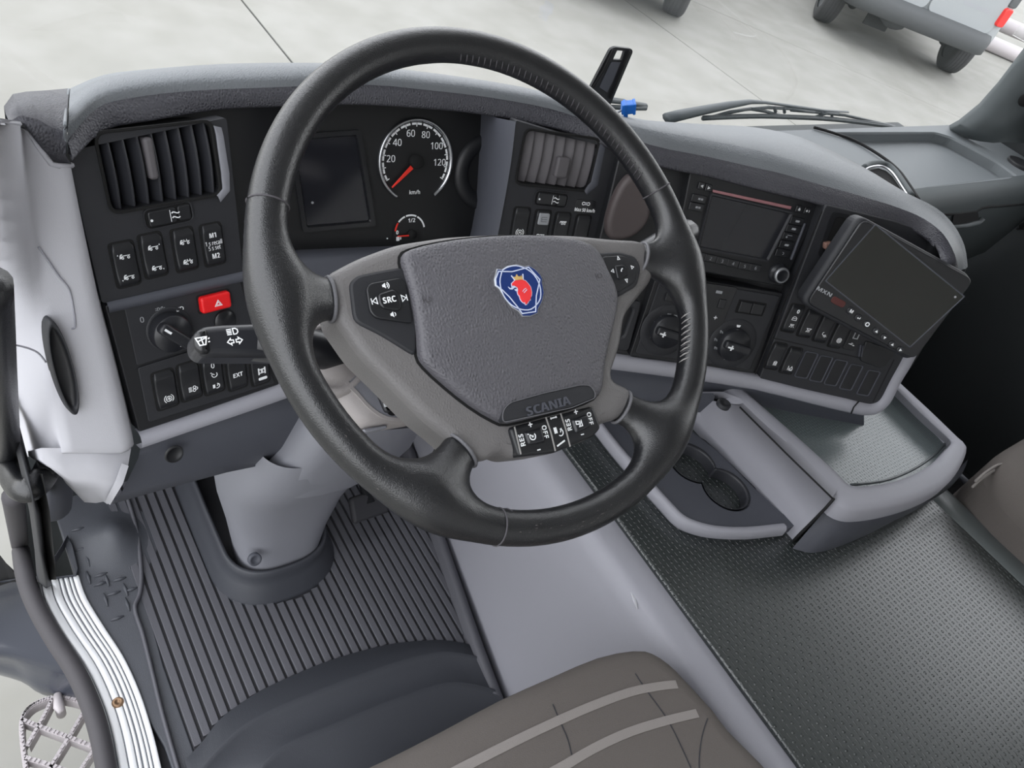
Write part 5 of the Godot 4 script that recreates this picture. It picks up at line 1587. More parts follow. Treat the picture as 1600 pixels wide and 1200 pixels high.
func right_panel() -> void:
	var o := thing("rocker_panel", PE * Vector3(0.08, -0.15, -0.01), "black switch panel behind the monitor, two rows of rockers and blanks", "switch panel")
	var s := Shape.new()
	plate(s, rounded([Vector2(-0.0175, 0.0139), Vector2(0.0035, -0.2632), Vector2(0.2195, -0.2711), Vector2(0.2314, -0.2591), Vector2(0.2265, -0.1817), Vector2(0.2295, -0.0285), Vector2(0.2036, -0.0057), Vector2(0.1577, 0.0099), Vector2(0.0987, 0.0159)], 0.006), PE, -0.03, 0.0, 0.0015)
	obj("plate", s, M.panel, o)
	for g in [[Vector2(-0.0188, 0.0043), Vector2(-0.0066, -0.256)], [Vector2(-0.0139, -0.1219), Vector2(-0.0058, -0.1944)], [Vector2(-0.0058, -0.1922), Vector2(0.1552, -0.1958)], [Vector2(0.2114, -0.187), Vector2(0.2147, -0.2647)]]:
		s = Shape.new()
		stroke(s, g, 0.0016, PE, 0.0, false, 0.0004)
		obj("groove", s, M.seam, o)
	# open cubby at the upper left with a scrap of wood in it
	s = Shape.new()
	var hole := rounded([Vector2(0.0052, 0.0023), Vector2(0.0649, 0.0026), Vector2(0.074, -0.0502), Vector2(0.0095, -0.0515)], 0.006)
	frame(s, rounded([Vector2(-0.0039, 0.0077), Vector2(0.0717, 0.0098), Vector2(0.0839, -0.0561), Vector2(0.004, -0.0576)], 0.008), hole, PE, 0.0, 0.002, 0.0002, 0.001)
	var cb := obj("cubby", s, M.panel_dark, o)
	s = Shape.new()
	plate(s, hole, PE, 0.0, 0.0006, 0.0, 1)
	obj("cubby_back", s, M.hole, cb)
	s = Shape.new()
	plate(s, rounded([Vector2(0.0025, -0.0355), Vector2(0.0135, -0.0321), Vector2(0.0257, -0.0371), Vector2(0.0236, -0.0454), Vector2(0.0059, -0.0444)], 0.003), PE, 0.0006, 0.009, 0.003)
	obj("scrap", s, M.wood, cb, "small pinkish-brown scrap")
	# drawer at the lower right
	s = Shape.new()
	plate(s, rounded([Vector2(0.1455, -0.165), Vector2(0.2048, -0.1734), Vector2(0.201, -0.2006), Vector2(0.194, -0.2055), Vector2(0.1526, -0.1998)], 0.006), PE, 0.0, 0.003, 0.0015)
	obj("drawer", s, M.panel_dark, o)
	s = Shape.new()
	for k in 2: stroke(s, [Vector2(0.1409, -0.1738) + Vector2(0.004 * k, 0), Vector2(0.1477, -0.1927) + Vector2(0.004 * k, 0)], 0.0014, PE, 0.0, false, 0.003)
	obj("ridge", s, M.bolster, o)
	var labels := ["rocker switch with 0, door and lamp signs", "rocker switch with a downlight sign under the monitor", "rocker switch with a night lamp sign", "rocker switch with a boxed bar sign beside the USB socket", "USB socket plate with a trident sign", "rocker switch with a standing figure sign in the lower row", "rocker switch with a kerb lorry sign in the lower row"]
	var cen := [Vector2(0.0115, -0.1564), Vector2(0.0406, -0.159), Vector2(0.069, -0.1618), Vector2(0.0984, -0.1657), Vector2(0.1245, -0.167), Vector2(0.012, -0.2207), Vector2(0.0403, -0.223)]
	for k in 7:
		var t := on(PE, cen[k] + Vector2(0, 0.0008), 0.0, 0.02)
		if k == 4:
			s = Shape.new()
			plate(s, rrect(0.021, 0.040, 0.003), t, 0.0, 0.002, 0.0008)
			var u := obj("usb_socket", s, M.panel_dark, o, labels[k])
			s = Shape.new()
			frame(s, rrect(0.009, 0.016, 0.001, Vector2(0.001, 0.008)), rrect(0.006, 0.013, 0.0005, Vector2(0.001, 0.008)), t, 0.002, 0.0032, 0.0, 0.0003)
			obj("port", s, M.silver, u)
			icon("marking", [[Vector2(-4, 0.6), Vector2(3.4, -0.8)], [Vector2(-1.6, 0.2), Vector2(0.0, 1.8), Vector2(1.6, 1.4)], ["f", Vector2(3, -1.8), Vector2(3, 0.2), Vector2(5, -1)]], Vector2(0, -0.010), t, u, 0.0013, 0.0009, 0.0022)
			continue
		var sw := rocker("rocker_switch", t, M.key, o, labels[k], 0.0212, 0.0434)
		# thin bright edge moulded along the left of each key
		match k:
			0:
				lettering("0", 0.006, on(t, Vector2(0.0015, 0.013), face_z(0.015)), M.print, sw, "lettering", true)
				icon("marking", [[Vector2(-3, -2), Vector2(3, -2), Vector2(3, 1), Vector2(1, 2.6), Vector2(-1.6, 2.6), Vector2(-3, 0.6), true], [Vector2(-3, 0.4), Vector2(3, 0.4)]], Vector2(0.001, 0.001), t, sw, 0.0012, 0.0008, face_z(0.004))
				icon("marking", [[Vector2(-3, 2), Vector2(3, 2)], [Vector2(-1.6, 2), Vector2(-1.6, 0.6), Vector2(1.6, 0.6), Vector2(1.6, 2)], [Vector2(-2, 0), Vector2(-3, -2)], [Vector2(0, -0.2), Vector2(0, -2.2)], [Vector2(2, 0), Vector2(3, -2)]], Vector2(0.001, -0.0105), t, sw, 0.0012, 0.0008, face_z(0.013))
			1: icon("marking", [[Vector2(-3, 2), Vector2(3, 2), Vector2(1.4, 0), Vector2(-1.4, 0), true], [Vector2(-2, -0.6), Vector2(-3, -3)], [Vector2(-0.4, -0.6), Vector2(-0.8, -3)], [Vector2(1.2, -0.6), Vector2(1.2, -3)]], Vector2(0.002, -0.009), t, sw, 0.0012, 0.0008, face_z(0.012))
			2: icon("marking", [arc_pts(Vector2(-1, 1.4), 2.0, 100, 300), arc_pts(Vector2(1.6, -1), 1.1, 0, 350), [Vector2(1.6, -2.6), Vector2(1.6, -3.6)], [Vector2(3, -1.6), Vector2(4, -2.2)], [Vector2(0.2, -1.6), Vector2(-0.8, -2.4)]], Vector2(0.002, -0.0085), t, sw, 0.0012, 0.0008, face_z(0.012))
			3: icon("marking", [arc_pts(Vector2.ZERO, 3.2, 0, 350), [Vector2(-1.6, 1.4), Vector2(1.6, 1.4), Vector2(1.6, -1.4), Vector2(-1.6, -1.4), true], [Vector2(0, 1), Vector2(0, -1)]], Vector2(0.0015, -0.0085), t, sw, 0.0012, 0.0008, face_z(0.011))
			5: icon("marking", [[Vector2(-2, -3), Vector2(-2, 2), Vector2(0, 3), Vector2(2, 2), Vector2(2, -3)], [Vector2(-0.6, -3), Vector2(-0.6, 1)], [Vector2(0.8, -3), Vector2(0.8, 1)], [Vector2(-2, 1), Vector2(2, 1)]], Vector2(0.002, -0.010), t, sw, 0.0012, 0.0008, face_z(0.012))
			6: icon("marking", [[Vector2(-3.2, -3), Vector2(-3.2, 3)], [Vector2(-1.4, -3), Vector2(3, -3)], [Vector2(-1.4, -2), Vector2(-1.4, 0), Vector2(0.4, 0), Vector2(1.4, 2.6), Vector2(3, 0), Vector2(3, -2), true]], Vector2(0.002, -0.011), t, sw, 0.0012, 0.0008, face_z(0.013))
	for c in [Vector2(0.0689, -0.2253), Vector2(0.0963, -0.2268), Vector2(0.1241, -0.2284), Vector2(0.1538, -0.2308), Vector2(0.1885, -0.2348)]:
		var t := on(PE, c + Vector2(0, 0.001), 0.0, 0.02)
		s = Shape.new()
		frame(s, rrect(0.0235, 0.0455, 0.004), rrect(0.0205, 0.0425, 0.003), t, 0.0, 0.0016, 0.0, 0.0006)
		var b := obj("blank", s, M.bolster, o)
		s = Shape.new()
		plate(s, rrect(0.0203, 0.0423, 0.003), t, 0.0, 0.0008, 0.0003, 1)
		obj("cover", s, M.panel_dark, b)

func monitor() -> void:
	var o := thing("monitor", PM * Vector3(0, -0.06, -0.02), "add-on camera monitor with a blank screen, tilted in front of the switches", "monitor")
	var s := Shape.new()
	plate(s, rrect(0.188, 0.138, 0.016, Vector2(-0.003, -0.001), 6), PM, -0.032, -0.004, 0.006, 4, true)
	obj("housing", s, M.panel, o)
	s = Shape.new()
	plate(s, rrect(0.180, 0.130, 0.012, Vector2(0, 0), 6), PM, -0.006, 0.0, 0.0015, 2)
	obj("front", s, M.gloss, o)
	var q := [Vector2(-0.0707, 0.0655), Vector2(-0.0843, -0.026), Vector2(0.0721, -0.0513), Vector2(0.0916, 0.0398)]
	s = Shape.new()
	frame(s, rounded(inset(ccw(q), -0.0016), 0.002), rounded(q, 0.0015), PM, 0.0, 0.0008, 0.0, 0.0003)
	obj("screen_frame", s, M.bolster, o)
	s = Shape.new()
	plate(s, rounded(q, 0.0015), PM, 0.0, 0.0003, 0.0, 1)
	obj("screen", s, M.screen_off, o)
	s = Shape.new()
	plate(s, circle(0.0016, Vector2(0.0822, 0.0344), 12), PM, 0.0, 0.0012, 0.0003, 1)
	obj("sensor", s, M.print_dim, o)
	lettering("MXN", 0.0052, on(PM, Vector2(-0.078, -0.0401), 0.0006), M.print_dim, o, "lettering", true, 1.5)
	s = Shape.new()
	plate(s, rrect(0.0215, 0.0095, 0.0045, Vector2(-0.0528, -0.0436)), PM, 0.0, 0.001, 0.0004)
	obj("infrared_window", s, mat(Color8(74, 30, 28), 0.25), o)
	var n := 0
	for c in [Vector2(-0.0309, -0.0463), Vector2(-0.0155, -0.0496), Vector2(0.0003, -0.0517), Vector2(0.0175, -0.0543), Vector2(0.0327, -0.0567), Vector2(0.0483, -0.06), Vector2(0.0631, -0.0616)]:
		s = Shape.new()
		plate(s, circle(0.0052, c, 20), PM, 0.0, 0.0022, 0.0008)
		var b := obj("button", s, M.knob, o)
		match n:
			0: lettering("M", 0.0042, on(PM, c + Vector2(0.001, 0), 0.0024), M.print, b, "lettering", true)
			1: icon("marking", [[Vector2(1.6, 1.6), Vector2(1.6, -0.4), Vector2(-1.6, -0.4)], ["f", Vector2(-2.2, -0.4), Vector2(-0.6, 0.9), Vector2(-0.6, -1.7)]], c, PM, b, 0.0011, 0.0008, 0.0023)
			2: icon("marking", [arc_pts(Vector2.ZERO, 2.0, 0, 350)], c, PM, b, 0.0013, 0.0013, 0.0023)
			3, 5: icon("marking", [["f", Vector2(-1.8, -1.2), Vector2(1.8, -1.2), Vector2(0, 1.8)]], c, PM, b, 0.0012, 0.0008, 0.0023)
			4: icon("marking", [["f", Vector2(-1.8, 1.2), Vector2(1.8, 1.2), Vector2(0, -1.8)]], c, PM, b, 0.0012, 0.0008, 0.0023)
			6: icon("marking", [["f", Vector2(-1.4, 1.8), Vector2(-1.4, -1.8), Vector2(1.8, 0)]], c, PM, b, 0.0012, 0.0008, 0.0023)
		n += 1
	# ball arm that carries it
	s = Shape.new()
	tube(s, [PM * Vector3(0.02, 0.0, -0.03), PM * Vector3(0.02, 0.0, -0.05), PE * Vector3(0.10, -0.04, 0.01), PE * Vector3(0.10, -0.04, 0.0)], [0.012, 0.010, 0.012, 0.02], 12)
	obj("arm", s, M.panel_dark, o)

# ---------------------------------------------------------------- passenger side
func passenger_dash() -> void:
	var o := thing("passenger_dash", Vector3(1.35, 0.6, -0.3), "grey passenger side of the dashboard with a shallow tray on top", "dashboard")
	var T := Transform3D(Basis(Vector3.RIGHT, Vector3.FORWARD, Vector3.UP), Vector3(0, 0.76, 0))
	var hole_w := [Vector3(1.1856, 0.76, -0.4295), Vector3(1.6115, 0.76, -0.4121), Vector3(1.6518, 0.76, -0.3896), Vector3(1.6709, 0.76, -0.336), Vector3(1.6892, 0.76, -0.272), Vector3(1.6804, 0.76, -0.2174), Vector3(1.63, 0.76, -0.2062), Vector3(1.2493, 0.76, -0.2164), Vector3(1.2288, 0.76, -0.2233), Vector3(1.2306, 0.76, -0.2844), Vector3(1.2263, 0.76, -0.3686), Vector3(1.1966, 0.76, -0.4084)]
	var hole := []
	for p in hole_w: hole.append(Vector2(p.x, -p.z))
	hole = rounded(hole, 0.012, 3)
	var s := Shape.new()
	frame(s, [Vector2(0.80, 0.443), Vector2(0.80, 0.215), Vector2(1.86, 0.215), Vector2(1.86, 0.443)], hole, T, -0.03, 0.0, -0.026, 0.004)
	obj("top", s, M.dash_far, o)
	s = Shape.new()
	plate(s, hole, T, -0.03, -0.024, 0.0, 1)
	obj("tray_floor", s, M.dash_far, o)
	# front roll and face
	s = Shape.new()
	var rows := []
	for x in [0.80, 1.0, 1.2, 1.4, 1.6, 1.86]:
		rows.append([Vector3(x, 0.76, -0.216), Vector3(x, 0.758, -0.2), Vector3(x, 0.748, -0.186), Vector3(x, 0.73, -0.178), Vector3(x, 0.70, -0.176), Vector3(x, 0.62, -0.185), Vector3(x, 0.52, -0.205), Vector3(x, 0.46, -0.24), Vector3(x, 0.43, -0.30), Vector3(x, 0.42, -0.6)])
	s.loft(rows)
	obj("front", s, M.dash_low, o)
	s = Shape.new()
	s.loft([[Vector3(1.3422, 0.7141, -0.1755), Vector3(1.4726, 0.7066, -0.1755), Vector3(1.4913, 0.7149, -0.1755), Vector3(1.5262, 0.7152, -0.1755), Vector3(1.7753, 0.702, -0.1755)], [Vector3(1.3444, 0.7114, -0.1745), Vector3(1.4789, 0.7033, -0.1745), Vector3(1.4977, 0.7117, -0.1745), Vector3(1.5327, 0.7118, -0.1745), Vector3(1.7792, 0.6986, -0.1745)]])
	tube(s, [Vector3(1.3033, 0.7144, -0.176), Vector3(1.3978, 0.7084, -0.176), Vector3(1.4743, 0.7061, -0.176), Vector3(1.493, 0.7144, -0.176), Vector3(1.5279, 0.7147, -0.176), Vector3(1.7773, 0.7015, -0.176)], 0.0025, 6)
	var gb := obj("glove_box_gap", s, M.seam, o)
	s = Shape.new()
	var hz := [Vector3(1.3989, 0.6778, -0.172), Vector3(1.4723, 0.6732, -0.172), Vector3(1.5323, 0.6755, -0.172), Vector3(1.5363, 0.6856, -0.172)]
	tube(s, hz, 0.006, 8)
	obj("glove_box_handle", s, M.dash_far, o, "pale lip of the glove box handle")
	s = Shape.new()
	s.loft([[Vector3(1.3581, 0.7114, -0.1725), Vector3(1.4115, 0.7111, -0.1725), Vector3(1.4772, 0.7082, -0.1725)], [Vector3(1.3837, 0.6849, -0.169), Vector3(1.4533, 0.6825, -0.169), Vector3(1.5094, 0.687, -0.169)]])
	obj("handle_recess", s, M.seam, o)
	s = Shape.new()
	tube(s, [Vector3(1.829, 0.6228, -0.172), Vector3(1.8977, 0.6171, -0.172)], 0.003, 6)
	s.loft([[Vector3(1.8217, 0.634, -0.174), Vector3(1.8576, 0.6536, -0.174)], [Vector3(1.8384, 0.623, -0.173), Vector3(1.9269, 0.6132, -0.173)]])
	obj("side_pull", s, M.seam, o)
	# seam and chrome-edged pocket next to the driver's hood
	s = Shape.new()
	tube(s, catmull([Vector3(1.135, 0.764, -0.445), Vector3(1.1731, 0.764, -0.423), Vector3(1.2139, 0.764, -0.3879), Vector3(1.2297, 0.764, -0.3317), Vector3(1.2223, 0.764, -0.2787), Vector3(1.1863, 0.764, -0.224), Vector3(1.1499, 0.764, -0.1771)], 3), 0.003, 6)
	obj("seam", s, M.seam, o)
	s = Shape.new()
	var pk := catmull([Vector3(1.0971, 0.77, -0.2847), Vector3(1.1286, 0.77, -0.2936), Vector3(1.1649, 0.77, -0.2953), Vector3(1.1864, 0.77, -0.2865), Vector3(1.1817, 0.77, -0.2634), Vector3(1.1514, 0.77, -0.2207), Vector3(1.1241, 0.77, -0.1842)], 3)
	tube(s, pk, 0.0065, 8)
	obj("pocket_rim", s, M.dash_low, o)
	s = Shape.new()
	tube(s, catmull([Vector3(1.0778, 0.775, -0.2716), Vector3(1.1058, 0.775, -0.2782), Vector3(1.1414, 0.775, -0.2798), Vector3(1.1552, 0.775, -0.2694), Vector3(1.1495, 0.775, -0.2492), Vector3(1.1217, 0.775, -0.2117), Vector3(1.0951, 0.775, -0.1759)], 3), 0.002, 6)
	obj("pocket_chrome", s, M.chrome, o, "thin bright edge of the pocket")
	s = Shape.new()
	plate(s, [Vector3(1.1088, 0.766, -0.2832), Vector3(1.1633, 0.766, -0.2878), Vector3(1.1773, 0.766, -0.2772), Vector3(1.1716, 0.766, -0.2567), Vector3(1.1195, 0.766, -0.1843), Vector3(1.093, 0.766, -0.1983), Vector3(1.1001, 0.766, -0.2412)].map(func(p): return Vector2(p.x, -p.z)), T, 0.001, 0.003, 0.0, 1)
	obj("pocket", s, M.hole, o)
	# rear wall of the tray at the far right and the vent beside it
	s = Shape.new()
	var vc := Vector3(1.7733, 0.765, -0.2514)
	plate(s, circle(0.035, Vector2(vc.x, -vc.z), 24), T, 0.0, 0.008, 0.003)
	obj("demister_vent", s, M.panel_dark, o)

func shelf() -> void:
	var o := thing("shelf_box", Vector3(0.74, 0.46, 0.1), "grey open shelf box on the engine cover with a ribbed green-grey liner", "shelf")
	# side wall facing the driver
	var s := Shape.new()
	s.loft([[Vector3(0.56, 0.5126, -0.0635), Vector3(0.56, 0.5264, -0.0381), Vector3(0.56, 0.5584, 0.0046), Vector3(0.56, 0.5614, 0.1052), Vector3(0.56, 0.565, 0.1969)], [Vector3(0.559, 0.4915, -0.0512), Vector3(0.559, 0.4815, -0.025), Vector3(0.559, 0.5082, 0.0308), Vector3(0.559, 0.514, 0.1246), Vector3(0.559, 0.5072, 0.1995)], [Vector3(0.56, 0.4513, -0.0346), Vector3(0.56, 0.4608, -0.0084), Vector3(0.56, 0.4642, 0.0163), Vector3(0.56, 0.4714, 0.1036), Vector3(0.56, 0.4435, 0.1979)]])
	s.loft([[Vector3(0.56, 0.5126, -0.0635), Vector3(0.56, 0.5264, -0.0381), Vector3(0.56, 0.5584, 0.0046), Vector3(0.56, 0.5614, 0.1052), Vector3(0.56, 0.565, 0.1969)], [Vector3(0.5098, 0.562, -0.0389), Vector3(0.5507, 0.562, -0.0263), Vector3(0.5774, 0.562, 0.0021), Vector3(0.5817, 0.562, 0.0975), Vector3(0.5835, 0.562, 0.1901)]])
	obj("side_wall", s, M.trim_mid, o)
	# rim running round the open top
	s = Shape.new()
	var outer := catmull([Vector3(0.57, 0.558, -0.0421), Vector3(0.5606, 0.558, 0.0043), Vector3(0.5646, 0.558, 0.1038), Vector3(0.5694, 0.558, 0.195), Vector3(0.5709, 0.558, 0.2076), Vector3(0.5787, 0.558, 0.219), Vector3(0.5975, 0.558, 0.2299), Vector3(0.6423, 0.558, 0.2426), Vector3(0.6972, 0.558, 0.2526), Vector3(0.7512, 0.558, 0.258), Vector3(0.8123, 0.558, 0.2585), Vector3(0.8754, 0.558, 0.2473), Vector3(0.9317, 0.558, 0.2299), Vector3(0.9437, 0.558, 0.2192), Vector3(0.9423, 0.558, 0.2067), Vector3(0.95, 0.558, 0.1377), Vector3(0.9523, 0.558, 0.0595)], 3)
	var inner := catmull([Vector3(0.5965, 0.56, -0.0381), Vector3(0.597, 0.56, -0.0009), Vector3(0.6075, 0.56, 0.0802), Vector3(0.6152, 0.56, 0.16), Vector3(0.6142, 0.56, 0.1737), Vector3(0.6165, 0.56, 0.1897), Vector3(0.6349, 0.56, 0.2004), Vector3(0.6748, 0.56, 0.2115), Vector3(0.7234, 0.56, 0.2192), Vector3(0.7745, 0.56, 0.222), Vector3(0.8228, 0.56, 0.2203), Vector3(0.8726, 0.56, 0.2138), Vector3(0.9054, 0.56, 0.2077), Vector3(0.9136, 0.56, 0.2016), Vector3(0.9161, 0.56, 0.1935), Vector3(0.9184, 0.56, 0.1374), Vector3(0.9258, 0.56, 0.0637)], 3)
	var low := catmull([Vector3(0.6256, 0.532, -0.0454), Vector3(0.6263, 0.532, -0.0073), Vector3(0.6374, 0.532, 0.0762), Vector3(0.6456, 0.532, 0.1583), Vector3(0.6458, 0.532, 0.1715), Vector3(0.6495, 0.532, 0.1872), Vector3(0.6696, 0.532, 0.1973), Vector3(0.7132, 0.532, 0.2072), Vector3(0.7649, 0.532, 0.2144), Vector3(0.8192, 0.532, 0.2164), Vector3(0.8667, 0.532, 0.2137), Vector3(0.9153, 0.532, 0.2059), Vector3(0.943, 0.532, 0.2005), Vector3(0.9497, 0.532, 0.1952), Vector3(0.9489, 0.532, 0.1887), Vector3(0.9492, 0.532, 0.1321), Vector3(0.9575, 0.532, 0.0586)], 3)
	var rows := []
	for i in outer.size():
		var a: Vector3 = outer[i]
		var b: Vector3 = inner[i]
		rows.append([a + Vector3(0, -0.03, 0), a + Vector3(0, -0.006, 0), a + Vector3(0, -0.001, 0) + (b - a) * 0.1, a.lerp(b, 0.3) + Vector3(0, 0.003, 0), a.lerp(b, 0.75) + Vector3(0, 0.003, 0), b, b.lerp(low[i], 0.2), Vector3(low[i].x, 0.528, low[i].z)])
	s.loft(rows)
	obj("rim", s, M.trim_mid, o)
	# rounded front face
	s = Shape.new()
	var up := catmull([Vector3(0.598, 0.528, 0.1936), Vector3(0.5984, 0.528, 0.2074), Vector3(0.6066, 0.528, 0.2217), Vector3(0.6316, 0.528, 0.2339), Vector3(0.6813, 0.528, 0.2473), Vector3(0.7368, 0.528, 0.2562), Vector3(0.7939, 0.528, 0.2612), Vector3(0.8557, 0.528, 0.2602), Vector3(0.9223, 0.528, 0.2493), Vector3(0.9757, 0.528, 0.2313)], 3)
	var mid := catmull([Vector3(0.5681, 0.495, 0.2014), Vector3(0.5754, 0.495, 0.214), Vector3(0.5891, 0.495, 0.2269), Vector3(0.6248, 0.495, 0.2389), Vector3(0.6824, 0.495, 0.2496), Vector3(0.7502, 0.495, 0.256), Vector3(0.8225, 0.495, 0.2573), Vector3(0.8971, 0.495, 0.2549), Vector3(0.9655, 0.495, 0.2451), Vector3(1.0233, 0.495, 0.2292)], 3)
	var dn := catmull([Vector3(0.5449, 0.458, 0.208), Vector3(0.5562, 0.458, 0.2175), Vector3(0.5729, 0.458, 0.2281), Vector3(0.6126, 0.458, 0.2372), Vector3(0.6929, 0.458, 0.2449), Vector3(0.7753, 0.458, 0.2476), Vector3(0.8504, 0.458, 0.248), Vector3(0.9266, 0.458, 0.2454), Vector3(1.0024, 0.458, 0.2374), Vector3(1.0642, 0.458, 0.2251)], 3)
	s.loft([up, mid, dn])
	obj("front", s, M.bolster, o)
	s = Shape.new()
	tube(s, [Vector3(0.5595, 0.5654, 0.1994), Vector3(0.5595, 0.5431, 0.2001), Vector3(0.5595, 0.5135, 0.1995), Vector3(0.5595, 0.4794, 0.1988), Vector3(0.5595, 0.4467, 0.1987)], 0.0022, 6)
	obj("gap", s, M.seam, o)
	s = Shape.new()
	tube(s, [Vector3(0.5585, 0.5587, 0.0072), Vector3(0.5585, 0.5609, 0.1068), Vector3(0.5585, 0.5645, 0.1984)], 0.0014, 6)
	tube(s, catmull([Vector3(0.5978, 0.529, 0.1943), Vector3(0.5982, 0.529, 0.2068), Vector3(0.6064, 0.529, 0.2211), Vector3(0.6267, 0.529, 0.2316), Vector3(0.6508, 0.529, 0.2398)], 3), 0.0016, 6)
	obj("gap", s, M.seam, o)
	# liner
	s = Shape.new()
	var T := Transform3D(Basis(Vector3.RIGHT, Vector3.FORWARD, Vector3.UP), Vector3.ZERO)
	var poly := []
	for p in low: poly.append(Vector2(p.x, -p.z))
	poly.append(Vector2(0.97, 0.2))
	poly.append(Vector2(0.55, 0.2))
	plate(s, inset(ccw(poly), -0.002), T, 0.515, 0.531, 0.002)
	obj("liner", s, M.tray_mat, o, "ribbed green-grey rubber liner")
	s = Shape.new()
	tube(s, catmull([Vector3(0.6612, 0.532, 0.1838), Vector3(0.7233, 0.532, 0.2003), Vector3(0.777, 0.532, 0.2065), Vector3(0.8335, 0.532, 0.2075), Vector3(0.8877, 0.532, 0.2036), Vector3(0.9358, 0.532, 0.1965), Vector3(0.9515, 0.532, 0.1927)], 3), 0.002, 6)
	obj("liner_lip", s, M.cover_edge, o)
	# small moulded hook at the front end of the wall
	s = Shape.new()
	lathe(s, [Vector2(0.011, 0.0), Vector2(0.011, 0.006), Vector2(0.008, 0.008), Vector2(0.006, 0.002), Vector2(0.0, 0.002)], Transform3D(Basis(Vector3.RIGHT, Vector3.FORWARD, Vector3.UP), Vector3(0.5293, 0.563, -0.005) + Vector3(0, -0.004, 0)), 20)
	obj("hook_hole", s, M.panel, o)

	# cup holder tray pulled out beside it
	o = thing("cup_holder", Vector3(0.45, 0.46, 0.05), "grey pull-out tray with two joined round cup recesses", "cup holder")
	var out_w := [Vector3(0.3738, 0.478, -0.1122), Vector3(0.371, 0.478, -0.0418), Vector3(0.3738, 0.478, 0.0214), Vector3(0.3774, 0.478, 0.0746), Vector3(0.3812, 0.478, 0.1023), Vector3(0.3952, 0.478, 0.122), Vector3(0.4224, 0.478, 0.1423), Vector3(0.4717, 0.478, 0.1646), Vector3(0.539, 0.478, 0.1846), Vector3(0.5634, 0.478, 0.1845), Vector3(0.5682, 0.478, 0.1764), Vector3(0.5573, 0.478, 0.1608), Vector3(0.5501, 0.478, 0.1078), Vector3(0.5436, 0.478, 0.0226), Vector3(0.5312, 0.478, -0.0201), Vector3(0.5174, 0.478, -0.0775)]
	var pts := []
	for p in out_w: pts.append(Vector2(p.x, -p.z))
	pts = rounded(pts, 0.01, 2)
	var c1: Vector3 = Vector3(0.4813, 0.478, 0.028)
	var c2: Vector3 = Vector3(0.4988, 0.478, 0.0885)
	var cups := []
	var ax := Vector2(c2.x - c1.x, -(c2.z - c1.z)).normalized()
	var nx := Vector2(-ax.y, ax.x)
	var m := Vector2((c1.x + c2.x) / 2, -(c1.z + c2.z) / 2)
	for i in 64:
		var w := TAU * i / 64.0
		var best := 0.0
		var d := ax * cos(w) + nx * sin(w)
		for c in [c1, c2]:
			var cc := Vector2(c.x, -c.z) - m
			var b := cc.dot(d)
			var disc := b * b - cc.length_squared() + 0.039 * 0.039
			if disc > 0: best = maxf(best, b + sqrt(disc))
		cups.append(m + d * maxf(best, 0.021))
	s = Shape.new()
	frame(s, pts, cups, T, 0.462, 0.478, 0.40, 0.003)
	obj("tray", s, M.bolster, o)
	s = Shape.new()
	plate(s, cups, T, 0.40, 0.403, 0.0, 1)
	obj("cup_floor", s, M.hole, o)
	s = Shape.new()
	rows = []
	for i in cups.size():
		var p: Vector2 = cups[i]
		var q: Vector2 = m + (p - m) * 0.94
		rows.append([Vector3(p.x, 0.479, -p.y), Vector3(p.x * 0.99 + q.x * 0.01, 0.4795, -(p.y * 0.99 + q.y * 0.01)), Vector3(q.x, 0.474, -q.y), Vector3(q.x, 0.42, -q.y)])
	rows.append(rows[0])
	s.loft(rows)
	obj("cup_wall", s, M.cup, o)
	# raised lip and outer face of the tray
	s = Shape.new()
	var e := catmull([Vector3(0.3738, 0.478, -0.1122), Vector3(0.371, 0.478, -0.0418), Vector3(0.3738, 0.478, 0.0214), Vector3(0.3774, 0.478, 0.0746), Vector3(0.3812, 0.478, 0.1023), Vector3(0.3952, 0.478, 0.122), Vector3(0.4224, 0.478, 0.1423), Vector3(0.4717, 0.478, 0.1646), Vector3(0.539, 0.478, 0.1846)], 3)
	rows = []
	for i in e.size():
		var p: Vector3 = e[i]
		var d: Vector3 = (e[mini(i + 1, e.size() - 1)] - e[maxi(i - 1, 0)]).normalized()
		var n := Vector3(d.z, 0, -d.x)
		if n.x > 0 and n.z < 0: n = -n
		n = n if n.dot(Vector3(-1, 0, 1)) > 0 else -n
		rows.append([p - n * 0.012, p - n * 0.009 + Vector3(0, 0.004, 0), p - n * 0.003 + Vector3(0, 0.005, 0), p + n * 0.001 + Vector3(0, 0.001, 0), p + n * 0.002 + Vector3(0, -0.012, 0), p - n * 0.004 + Vector3(0, -0.0205, 0)])
	s.loft(rows)
	obj("lip", s, M.trim_mid, o)
	for c in [c1, c2]:
		s = Shape.new()
		box(s, Vector3(0.016, 0.012, 0.004), Transform3D(Basis(Vector3.UP, 0.9), Vector3(c.x + 0.012, 0.448, c.z - 0.022)), 0.002)
		obj("grip_tab", s, M.bolster, o)

# ---------------------------------------------------------------- steering
var PW: Transform3D

